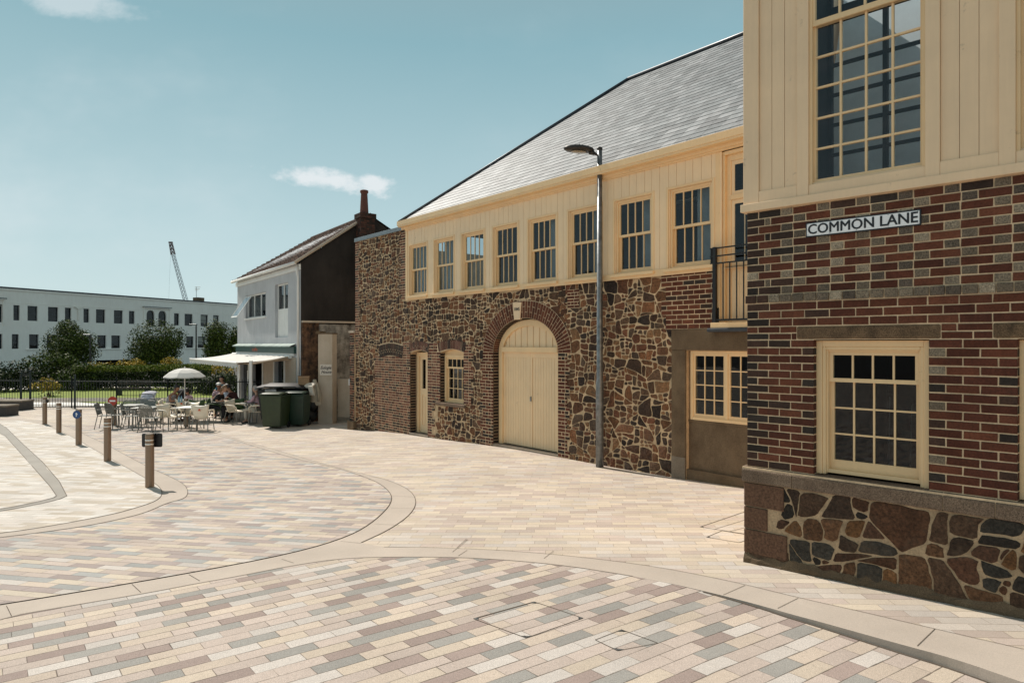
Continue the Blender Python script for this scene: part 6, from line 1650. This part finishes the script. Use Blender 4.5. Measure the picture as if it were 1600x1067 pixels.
def plastic_chair(loc=(0,0,0), rz=0, label='', mat=None, tri=False, group='cream moulded chairs with metal legs'):
    mat = mat or M_crpl; o = empty('plastic_chair', loc, rz, label, 'chair', group)
    m = MB(); n = 8; vs = []
    for i in range(n+1):
        y = -.24+.48*i/n
        vs += [(-.22, y, .425+.05*(y/.24)**2), (.0, y, .415+.03*(y/.24)**2), (.24, y*.95, .44+.012*(y/.24)**2), (.27, y*.95, .41)]
    m.add(vs, [(4*i+j, 4*i+j+1, 4*i+j+5, 4*i+j+4) for i in range(n) for j in range(3)]); sh = loc_child(m, 'seat', mat, o, smooth=True, recalc=False); so = sh.modifiers.new('t', 'SOLIDIFY'); so.thickness = .012
    m = MB(); vs = []
    for i in range(n+1):
        y = -1+2*i/n
        for k, (x, z, w_) in enumerate(((-.20,.40,.20),(-.235,.52,.225),(-.27,.68,.25),(-.315,.80,.285))):
            zz_ = z+(.055*y*y if k == 3 else .0)-(.02*(1-y*y) if k == 0 else 0); vs.append((x+.05*y*y, y*w_, zz_))
    m.add(vs, [(4*i+j, 4*i+j+1, 4*i+j+5, 4*i+j+4) for i in range(n) for j in range(3)]); bk = loc_child(m, 'backrest', mat, o, smooth=True, recalc=False); so = bk.modifiers.new('t', 'SOLIDIFY'); so.thickness = .012
    for sy in (-1, 1):
        m = MB(); m.tube([(-.23,sy*.25,.66),(-.10,sy*.285,.665),(.14,sy*.285,.65),(.235,sy*.27,.58),(.23,sy*.25,.44)], [.022,.024,.022,.02,.018], 7); loc_child(m, 'armrest', mat, o, smooth=True)
        m = MB(); m.tube([(.26,sy*.26,0),(.21,sy*.235,.43)], .014, 6); loc_child(m, 'leg', M_alu, o)
        m = MB(); m.tube([(-.31,sy*.26,0),(-.21,sy*.22,.43)], .014, 6); loc_child(m, 'leg', M_alu, o)
    if tri:
        m = MB(); m.add([(-.306,-.045,.66),(-.306,.045,.66),(-.324,0,.745)], [(0,1,2)]); t_ = loc_child(m, 'triangle_print', M_orange, bk, recalc=False); so = t_.modifiers.new('t', 'SOLIDIFY'); so.thickness = .004; so.offset = 0
    return o
def put(proto, used, px, py, rz, label, builder):
    p = place(px, py)
    if not used: o = proto; used.append(1)
    else: o = copy_tree(proto)
    o.location = p; o.rotation_euler = (0,0,rz); o['label'] = label; return o
mc = metal_chair(); u1 = []
for px, py, rz, lab in ((167,670,rad(15),'leftmost grey metal chair, standing apart from the tables'),
    (183,669,rad(60),'grey metal chair just behind the red and white sign'),
    (198,665,rad(-80),'grey slatted chair at the far left cafe table, back turned to the railings'),
    (214,662,rad(-95),'grey slatted chair behind the left table, beside the leftmost one there'),
    (206,671,rad(20),'grey metal chair pulled up to the left end of the near steel table'),
    (226,667,rad(-100),'grey slatted chair between the two steel tables'),
    (236,675,rad(85),'nearest grey slatted chair, its curved back towards the camera'),
    (241,661,rad(-70),'grey slatted chair just before the striped pushchair'),
    (277,668,rad(200),'grey metal chair with tilted back beside the white cafe table')):
    put(mc, u1, px, py, rz, lab, None)
pc = plastic_chair(tri=True); u2 = []
for px, py, rz, lab in ((264,672,rad(-20),'cream moulded chair seen from the side, left of the white table'),
    (317,673,rad(95),'nearest cream chair with an orange triangle on its back'),
    (293,668,rad(-100),'pale chair facing the camera behind the white table'),
    (291,659,rad(85),'cream chair with its back to the camera, under the child'),
    (262,661,rad(10),'cream chair under the woman in the patterned top'),
    (368,661.5,rad(-15),'cream moulded chair in the awning shade, left of the round table'),
    (391,657,rad(-110),'cream chair behind the round table in the shade'),
    (405,662,rad(170),'cream chair carrying the person in the pink shirt')):
    put(pc, u2, px, py, rz, lab, None)
gc = plastic_chair(mat=M_teakgr, group='dark green moulded chairs', label='x')
gu = []
for px, py, rz, lab in ((312,660,rad(95),'green chair behind the nearest cream chair'),(337,659,rad(10),'green chair under the long haired woman in black'),(373,657,rad(95),'green chair under the person in dark and red')):
    put(gc, gu, px, py, rz, lab, None)
wc = plastic_chair(mat=M_whpl, group='white moulded chairs', label='x'); p_ = place(352, 656); wc.location = p_; wc.rotation_euler = (0,0,rad(100)); wc['label'] = 'white chair under the person in the pale top'
def table(px, py, rz, label, w_=.68, d=.68, round_=False, top=None):
    p = place(px, py); o = empty('cafe_table', tuple(p), rz, label, 'table', 'cafe tables')
    m = MB()
    if round_: m.lathe((0,0,.71), [(w_/2-.01,0),(w_/2,.008),(w_/2,.022),(w_/2-.01,.03)], 24)
    else: m.box(-w_/2, w_/2, -d/2, d/2, .715, .74)
    loc_child(m, 'table_top', top or M_alu, o, bevel=0 if round_ else .008)
    if round_:
        m = MB(); m.tube([(0,0,.02),(0,0,.71)], .03, 8); loc_child(m, 'column', M_alu, o)
        m = MB(); m.lathe((0,0,0), [(.24,0),(.24,.015),(.04,.04)], 16); loc_child(m, 'base', M_alu, o)
    else:
        for sx in (-1, 1):
            for sy in (-1, 1): m = MB(); m.tube([(sx*(w_/2-.04), sy*(d/2-.04), 0), (sx*(w_/2-.04), sy*(d/2-.04), .715)], .018, 6); loc_child(m, 'leg', M_alu, o)
    return o
table(229, 671.5, rad(4), 'near steel cafe table among the grey chairs')
table(207, 666, rad(-3), 'farther steel cafe table, left of the near one')
table(298, 671, rad(3), 'square cafe table left of the triangle chair', top=M_whpl)
table(281, 656, rad(10), 'white table between the patterned top woman and the child', top=M_whpl)
table(346, 659, rad(0), 'round table in front of the three talking people', .6, .6, True)
table(389, 662, rad(0), 'round table left of the person in pink', .62, .62, True)
# parasol
pp2 = place(288.7, 655.5); ps = empty('parasol', tuple(pp2), rad(5), 'open white canvas parasol on a slim pole over the seated woman and child', 'parasol')
hP = 1.92; RP = .74
m = MB(); m.tube([(0,0,0),(0,0,hP+.06)], .02, 8); loc_child(m, 'pole', M_whpl, ps)
m = MB(); m.lathe((0,0,0), [(.25,0),(.25,.05),(.05,.09),(.03,.3)], 16); loc_child(m, 'base', M_galv, ps)
m = MB(); nr_ = 8; seg = 4; vs = [(0,0,hP)]; rings_ = [(.25,.02),(.5,.07),(.75,.16),(1.0,.31),(1.0,.345)]
for r, dz_ in rings_:
    for k in range(nr_*seg):
        a = 2*math.pi*k/(nr_*seg); f = (k % seg)/seg; sag = math.sin(math.pi*f); rr = RP*r*(1-.035*sag)
        vs.append((rr*math.cos(a), rr*math.sin(a), hP-dz_-.02*sag*r+(-.02*sag if r == 1 and dz_ > .4 else 0)))
N8 = nr_*seg
fs = [(0, 1+k, 1+(k+1) % N8) for k in range(N8)]+[(1+i*N8+k, 1+i*N8+(k+1) % N8, 1+(i+1)*N8+(k+1) % N8, 1+(i+1)*N8+k) for i in range(len(rings_)-1) for k in range(N8)]
m.add(vs, fs); cp = loc_child(m, 'canopy', M_cloth, ps, smooth=False, recalc=False); so = cp.modifiers.new('t', 'SOLIDIFY'); so.thickness = .006
for k in range(nr_):
    a = 2*math.pi*k/nr_; m = MB(); m.tube([(0,0,hP-.03),(RP*.5*math.cos(a),RP*.5*math.sin(a),hP-.10),(RP*math.cos(a),RP*math.sin(a),hP-.33)], .009, 4); loc_child(m, 'rib', M_whpl, ps)
# pushchairs
def pushchair(px, py, rz, label, hood, stripes=False):
    p = place(px, py); o = empty('pushchair', tuple(p), rz, label, 'pushchair', 'pushchairs by the tables')
    m = MB(); n = 10; vs = []
    for i in range(n+1):
        a = rad(-10)+rad(130)*i/n
        for j in range(7): b = -1+2*j/6; vs.append((-.05-.34*math.cos(a)*(1-.08*b*b), .24*b, .72+.36*math.sin(a)*(1-.10*b*b)))
    m.add(vs, [(7*i+j, 7*i+j+1, 7*i+j+8, 7*i+j+7) for i in range(n) for j in range(6)]); h_ = loc_child(m, 'hood', hood, o, smooth=True, recalc=False); so = h_.modifiers.new('t', 'SOLIDIFY'); so.thickness = .012
    m = MB(); m.hexa([(-.34,-.2,.45),(.18,-.2,.38),(.18,.2,.38),(-.34,.2,.45),(-.40,-.22,.78),(.22,-.22,.56),(.22,.22,.56),(-.40,.22,.78)]); loc_child(m, 'seat', M_knit if stripes else M_binK, o, bevel=.04)
    for sy in (-1, 1): m = MB(); m.tube([(.32,sy*.24,.1),(-.35,sy*.24,.8),(-.52,sy*.22,1.0)], .014, 6); m.tube([(-.30,sy*.24,.1),(.0,sy*.24,.5)], .014, 6); loc_child(m, 'frame', M_galv, o)
    m = MB(); m.tube([(-.52,-.22,1.0),(-.54,0,1.02),(-.52,.22,1.0)], .016, 6); loc_child(m, 'handle', M_binK, o)
    for x in (-.30, .34):
        for sy in (-1, 1): m = MB(); m.tube([(x, sy*.26-.015, .1), (x, sy*.26+.015, .1)], .1, 14); loc_child(m, 'wheel', M_binK, o)
    return o
def knit(t):
    x, y, z = t.sep(t.pos)[:3]; f = t.math('FRACT', t.math('MULTIPLY', z, 14)); t.put(t.b.inputs['Base Color'], t.mix(t.math('GREATER_THAN', f, .55), (.02,.02,.03), (.16,.15,.16))); t.b.inputs['Roughness'].default_value = .9
M_knit = material('striped_knit', knit)
M_hood = plain('pale_hood_cloth', (.50,.50,.56), .85, var=.35, scale=14)
pushchair(236, 657, rad(100), 'pushchair with pale striped hood and dark knitted seat behind the grey chairs', M_hood, True)
pushchair(279, 650, rad(150), 'pushchair with dark hood behind the parasol pole', M_binK)
for i, (px, Y) in enumerate(((279.6, 24.2), (283.6, 24.1))):
    q = Vector(((px-800)*Y/F, Y, gz((px-800)*Y/F, Y)+.742)); o = empty('water_bottle', tuple(q), 0, 'small water bottle on the white table, %s' % ('left of the two' if i == 0 else 'right of the two'), 'bottle', 'bottles on the white table')
    m = MB(); m.lathe((0,0,0), [(.033,0),(.035,.02),(.035,.15),(.014,.2),(.014,.22)], 10); loc_child(m, 'body', plain('pale_blue_plastic', (.25,.42,.5), .2), o, smooth=True)
    m = MB(); m.lathe((0,0,.22), [(.016,0),(.016,.02)], 8); loc_child(m, 'bottle_cap', M_blue, o)

# ------------------------------------------------------------------ people
def skin_mesh(chains, mat_i=0, sub=1):
    """chains: list of (verts[(x,y,z,r)], edges, root) -> mesh data in local coordinates"""
    vs = []; es = []; rr = []; roots = []
    for V_, E_, root in chains:
        b = len(vs); vs += [v_[:3] for v_ in V_]; rr += [v_[3] for v_ in V_]; es += [(a+b, c+b) for a, c in E_]; roots.append(b+root)
    me = bpy.data.meshes.new('skin'); me.from_pydata(vs, es, []); ob = bpy.data.objects.new('skin', me); COL.objects.link(ob)
    sk_ = ob.modifiers.new('s', 'SKIN'); sk_.use_smooth_shade = True; sk_.branch_smoothing = .4
    if not me.skin_vertices:
        bpy.context.view_layer.objects.active = ob
    sv = me.skin_vertices[0].data
    for i, v_ in enumerate(sv):
        r = rr[i]; v_.radius = r if isinstance(r, tuple) else (r, r); v_.use_root = i in roots
    ss = ob.modifiers.new('ss', 'SUBSURF'); ss.levels = sub; ss.render_levels = sub
    dg = bpy.context.evaluated_depsgraph_get(); dg.update(); out = bpy.data.meshes.new_from_object(ob.evaluated_get(dg))
    bpy.data.objects.remove(ob); return out
def mesh_arrays(me): return [tuple(v_.co) for v_ in me.vertices], [tuple(p.vertices) for p in me.polygons]
def head_arrays(c, yaw, pitch=0, s=1.0):
    vs = []; fs = []; n = 20; R_ = 14
    for i in range(R_+1):
        th = math.pi*i/R_
        for k in range(n):
            ph = 2*math.pi*k/n; x, y, z = math.sin(th)*math.cos(ph), math.sin(th)*math.sin(ph), math.cos(th)
            rx, ry, rz_ = .094, .074, .118
            jaw = max(0, -z); X = x*rx*(1-.18*jaw)+(.012*jaw if x > 0 else -.02*jaw*abs(x)); Y_ = y*ry*(1-.34*jaw); Z_ = z*rz_
            f = max(0, x)
            X += .026*math.exp(-((y/.16)**2+((z+.12)/.2)**2))*f; X -= .012*math.exp(-(((abs(y)-.38)/.17)**2+((z-.03)/.11)**2))*f   # nose, eye sockets
            X += .008*math.exp(-((y/.30)**2+((z+.46)/.07)**2))*f; X += .008*math.exp(-((y/.3)**2+((z+.78)/.13)**2))*f
            vs.append((X, Y_, Z_))
    fs = [(i*n+k, i*n+(k+1) % n, (i+1)*n+(k+1) % n, (i+1)*n+k) for i in range(R_) for k in range(n)]
    for sy in (-1, 1):     # ears
        b = len(vs); 
        for i in range(4):
            for k in range(6): a = 2*math.pi*k/6; q = (.5, 1, .8, .2)[i]; vs.append((-.005+.018*q*math.cos(a), sy*(.070+.008*i), -.005+.030*q*math.sin(a)))
        fs += [(b+i*6+k, b+i*6+(k+1) % 6, b+(i+1)*6+(k+1) % 6, b+(i+1)*6+k) for i in range(3) for k in range(6)]
    M_ = Matrix.Translation(c) @ Matrix.Rotation(yaw, 4, 'Z') @ Matrix.Rotation(pitch, 4, 'Y') @ Matrix.Scale(s, 4)
    return [tuple(M_ @ Vector(v_)) for v_ in vs], fs, M_
def person(px, py, rz, label, skin, top, bottom, hair, pose, hairkind='short', s=1.0, hat=None, sleeves=True, shoes=None, head_yaw=0.0):
    """seated figure, local +x is forward; pose gives elbows and wrists"""
    p = place(px, py); o = empty('person', tuple(p), rz, label, 'person')
    lean = pose.get('lean', .06); seat = pose.get('seat', .50)
    pel = (0,0,seat+.03); sp = (-.02+lean*.3,0,seat+.22); ch = (-.01+lean,0,seat+.40); nk = (lean*1.25+.0,0,seat+.545); hd_ = Vector((lean*1.6+.03,0,seat+.70))
    def arm(sy, el, wr): return [(nk[0]-.01, sy*.10, seat+.50), (ch[0], sy*.185, seat+.475), el, wr]
    eL, wL = pose.get('L', ((.12,.25,seat+.27),(.34,.14,seat+.28))); eR, wR = pose.get('R', ((.12,-.25,seat+.27),(.34,-.14,seat+.28)))
    kn = pose.get('knee', .44); an_ = pose.get('ankle', .42); an2 = pose.get('ankle2', an_)
    V_ = []; E_ = []
    def add(v_, r, par=None): V_.append((v_[0], v_[1], v_[2], r)); i = len(V_)-1; (E_.append((par, i)) if par is not None else None); return i
    i0 = add(pel, (.15,.115)); i1 = add(sp, (.125,.10), i0); i2 = add(ch, (.14,.11), i1); i3 = add(nk, .055, i2); i4 = add(tuple(hd_-Vector((.01,0,.06))), .055, i3)
    for sy, el, wr, an__ in ((1, eL, wL, an_), (-1, eR, wR, an2)):
        a = add((ch[0], sy*.165, seat+.46), .062, i2); b = add(el, .043, a); mid = tuple((Vector(el)*.5+Vector(wr)*.5)); c = add(mid, .038, b); d = add(wr, .027, c)
        hv = (Vector(wr)-Vector(el)).normalized(); pal = Vector(wr)+hv*.075; add(tuple(pal), (.036,.02), d)
        h = add((.06, sy*.10, seat+.02), .095, i0); k = add((kn, sy*.115, seat+.0), .068, h); sh_ = add((kn*.5+an__*.5+.0, sy*.115, seat*.62), .055, k); f = add((an__, sy*.115, .09), .040, sh_); add((an__+.15, sy*.125, .035), .035, f)
    chains = [(V_, E_, i0)]
    for sy, el, wr in ((1, eL, wL), (-1, eR, wR)):
        hv = (Vector(wr)-Vector(el)).normalized(); side = hv.cross(Vector((0,0,1))); side = side.normalized() if side.length > .1 else Vector((0,1,0)); dn_ = side.cross(hv).normalized()*-1
        if dn_.z > 0: dn_ = -dn_
        pal = Vector(wr)+hv*.06
        for q, (off, ln) in enumerate(((-.026,.062),(-.009,.072),(.009,.068),(.025,.052))):
            a = pal+side*off; chains.append(([(*a, .009), (*(a+hv*(.03+ln*.35)), .0085), (*(a+hv*(.03+ln*.7)+dn_*.015), .008), (*(a+hv*(.02+ln*.9)+dn_*.035), .0065)], [(0,1),(1,2),(2,3)], 0))
        th = Vector(wr)+hv*.035; s_ = side*(-1 if sy > 0 else 1)
        chains.append(([(*th, .011), (*(th+s_*.035+hv*.02), .010), (*(th+s_*.045+hv*.05+dn_*.01), .008)], [(0,1),(1,2)], 0))
    me = skin_mesh(chains); bv, bf = mesh_arrays(me); bpy.data.meshes.remove(me)
    hv_, hf, HM = head_arrays(hd_, head_yaw, pose.get('nod', .1), 1.03)
    m = MB(); m.add(bv, bf, 0); m.add(hv_, hf, 0)
    for sy in (-1, 1):        # eyes and mouth
        c = HM @ Vector((.079, sy*.028, .004)); m.lathe(tuple(c-Vector((0,0,.008))), [(.001,0),(.008,.004),(.010,.008),(.008,.012),(.001,.016)], 8, 1)
    c = HM @ Vector((.096, 0, -.054)); m.lathe(tuple(c), [(.001,-.004),(.018,0),(.001,.004)], 8, 2)
    body = loc_child(m, 'body', [skin, M_eye, M_lip], o, smooth=True, recalc=False)
    # clothes follow the same skeleton, a little thicker
    def grow(idx_r, ed): 
        me = skin_mesh([(idx_r, ed, 0)]); a, b = mesh_arrays(me); bpy.data.meshes.remove(me); return a, b
    tv = [(*pel, (.165,.125)), (*sp, (.145,.118)), (*ch, (.155,.122)), (nk[0]-.005, 0, nk[2]-.035, (.085,.075))]; te = [(0,1),(1,2),(2,3)]
    for sy, el, wr in ((1, eL, wL), (-1, eR, wR)):
        b = len(tv); tv.append((ch[0], sy*.17, seat+.46, .075)); te.append((2, b)); q = Vector(el)
        shv = Vector((ch[0], sy*.17, seat+.46))
        if sleeves == 'long': tv += [(*q, .056), (*(q.lerp(Vector(wr), .85)), .042)]; te += [(b, b+1), (b+1, b+2)]
        elif sleeves: tv.append((*shv.lerp(q, .75), .062)); te.append((b, b+1))
    a, b = grow(tv, te); mm = MB(); mm.add(a, b); loc_child(mm, 'top', top, o, smooth=True, recalc=False)
    lv = [(*pel, (.16,.125))]; le = []
    for sy, an__ in ((1, an_), (-1, an2)):
        b = len(lv); lv += [(.07, sy*.10, seat+.02, .108), (kn, sy*.115, seat+.0, .08), (kn*.5+an__*.5, sy*.115, seat*.62, .068), (an__, sy*.115, .13, .055)]; le += [(0, b), (b, b+1), (b+1, b+2), (b+2, b+3)]
    a, b = grow(lv, le); mm = MB(); mm.add(a, b); loc_child(mm, 'trousers', bottom, o, smooth=True, recalc=False)
    for sy, an__ in ((1, an_), (-1, an2)):
        mm = MB(); me = skin_mesh([([(an__-.03, sy*.115, .05, .05), (an__+.07, sy*.12, .04, .045), (an__+.19, sy*.125, .032, .034)], [(0,1),(1,2)], 0)]); a, b = mesh_arrays(me); bpy.data.meshes.remove(me); mm.add(a, b); loc_child(mm, 'shoe', shoes or M_binK, o, smooth=True, recalc=False)
    # hair: a cap over the skull, long hair falls behind
    mm = MB(); vs = []; n = 18; R_ = 10
    for i in range(R_+1):
        th = math.pi*.62*i/R_
        for k in range(n):
            ph = 2*math.pi*k/n; x, y, z = math.sin(th)*math.cos(ph), math.sin(th)*math.sin(ph), math.cos(th)
            lim = .30+.9*(.5-.5*math.cos(ph/1.0)) ; t2 = min(th, .95 if x > .2 else 3)
            if x > .25 and z < .42: sc_ = .93
            else: sc_ = 1.10+.025*math.sin(5*ph+3*th)
            vs.append(tuple(HM @ Vector((x*.094*sc_-.004, y*.076*sc_, z*.121*sc_+.004))))
    mm.add(vs, [(i*n+k, i*n+(k+1) % n, (i+1)*n+(k+1) % n, (i+1)*n+k) for i in range(R_) for k in range(n)])
    if hairkind == 'long':
        vs = []; n2_ = 10; b0 = len(mm.v)
        for i in range(8):
            k = i/7; z = .03-.34*k
            for j in range(n2_): a = 2*math.pi*j/n2_; vs.append(tuple(HM @ Vector((-.075-.02*k+(.045-.01*k)*math.cos(a), (.078-.015*k+.006*math.sin(3*a+i))*math.sin(a), z))))
        mm.add(vs, [(i*n2_+j, i*n2_+(j+1) % n2_, (i+1)*n2_+(j+1) % n2_, (i+1)*n2_+j) for i in range(7) for j in range(n2_)]+[tuple(range(n2_))[::-1], tuple(7*n2_+j for j in range(n2_))])
    if hairkind == 'bun':
        c = HM @ Vector((-.07, 0, .10)); mm.lathe(tuple(c), [(.01,-.045),(.04,-.03),(.05,0),(.04,.03),(.01,.045)], 12)
    loc_child(mm, 'hair', hair, o, smooth=True, recalc=False)
    if hat:
        mm = MB(); c = HM @ Vector((0,0,.06)); mm.lathe(tuple(c), [(.105,0),(.104,.03),(.085,.065),(.03,.085),(.0,.088)], 18); mm.prism([HM @ Vector((.09+.07*math.cos(a), .06*math.sin(a), .065)) for a in [-1.57+3.14*q/8 for q in range(9)]], Vector((0,0,0)), Vector((0,0,.008))); loc_child(mm, 'cap', hat, o, smooth=True)
    o.scale = (s, s, s)
    return o
M_eye = plain('eye_dark', (.01,.008,.006), .3); M_lip = plain('lip', (.22,.07,.05), .6)
SK1 = plain('tan_skin', (.36,.17,.10), .55, var=.05); SK2 = plain('fair_skin', (.50,.28,.19), .55, var=.05)
H_dk = plain('dark_hair', (.012,.009,.008), .5, var=.3, scale=40); H_bl = plain('blonde_hair', (.20,.11,.05), .5, var=.3, scale=40); H_gy = plain('grey_hair', (.35,.31,.28), .6, var=.2)
def patt(t):
    vn = t.node('ShaderNodeTexVoronoi'); vn.inputs['Scale'].default_value = 45; t.l.new(t.pos, vn.inputs['Vector'])
    t.put(t.b.inputs['Base Color'], t.mix(t.math('LESS_THAN', vn.outputs['Distance'], .28), (.46,.44,.46), (.06,.06,.08))); t.b.inputs['Roughness'].default_value = .85
C_pat = material('patterned_cloth', patt); C_pink = plain('pink_shirt_cloth', (.60,.36,.40), .85); C_white = plain('pale_shirt_cloth', (.52,.54,.60), .85); C_blk = plain('black_cloth', (.012,.012,.014), .85)
C_red = plain('dark_red_cloth', (.05,.012,.012), .85); C_teal = plain('teal_cloth', (.01,.14,.19), .8); C_lpink = plain('light_pink_cloth', (.58,.42,.48), .85); C_cr = plain('cream_trousers_cloth', (.50,.45,.38), .9)
TABLE = {'lean': .16}
person(263, 658, rad(-12), 'seated woman with tied dark hair in sleeveless patterned top, leaning over the white table', SK1, C_pat, C_blk, H_dk, {'lean': .20, 'L': ((.22,.20,.80),(.36,.06,.95)), 'R': ((.26,-.22,.74),(.46,-.08,.80)), 'nod': .35}, 'bun', sleeves=False)
person(300, 654, rad(170), 'small child with dark hair in light pink top, seated right of the parasol pole', SK1, C_lpink, C_blk, H_dk, {'lean': .14, 'L': ((.20,.22,.74),(.40,.10,.84)), 'R': ((.18,-.22,.74),(.38,-.1,.80))}, 'short', s=.86)
person(334, 659, rad(-8), 'seated woman in black with long brown hair over her back, facing the round table', SK2, C_blk, C_blk, H_bl, {'lean': .24, 'L': ((.26,.2,.76),(.44,.06,.86)), 'R': ((.24,-.22,.74),(.44,-.1,.78)), 'nod': .3, 'ankle': .36, 'ankle2': .46}, 'long')
person(342.5, 651.5, rad(-70), 'seated person in white cap and pink top raising a hand to the face', SK1, C_lpink, C_blk, H_dk, {'lean': .10, 'L': ((.26,.16,.78),(.16,.04,1.08)), 'R': ((.18,-.22,.74),(.40,-.1,.78)), 'nod': .15}, 'short', hat=M_whpl)
person(352, 656.5, rad(105), 'person in pale shirt with long dark hair, back to the camera at the round table', SK1, C_white, C_blk, H_dk, {'lean': .16}, 'long', sleeves='long')
person(349, 647.5, rad(-100), 'person in bright teal top sitting farthest back, by the cafe corner', SK2, C_teal, C_blk, H_dk, {'lean': .05, 'seat': .72}, 'short', sleeves='long')
person(373, 657, rad(160), 'person in dark clothing with red collar leaning forward under the awning', SK1, C_red, C_blk, H_dk, {'lean': .30, 'L': ((.36,.22,.74),(.52,.08,.80)), 'R': ((.34,-.22,.74),(.52,-.1,.80)), 'nod': .4}, 'short', sleeves='long', hat=None)
person(404, 661.5, rad(168), 'elderly person with grey hair in pink shirt sitting under the awning beside the bins', SK2, C_pink, C_cr, H_gy, {'lean': .06, 'L': ((.14,.25,.76),(.38,.12,.78)), 'R': ((.14,-.25,.76),(.38,-.12,.78))}, 'short', sleeves='long')
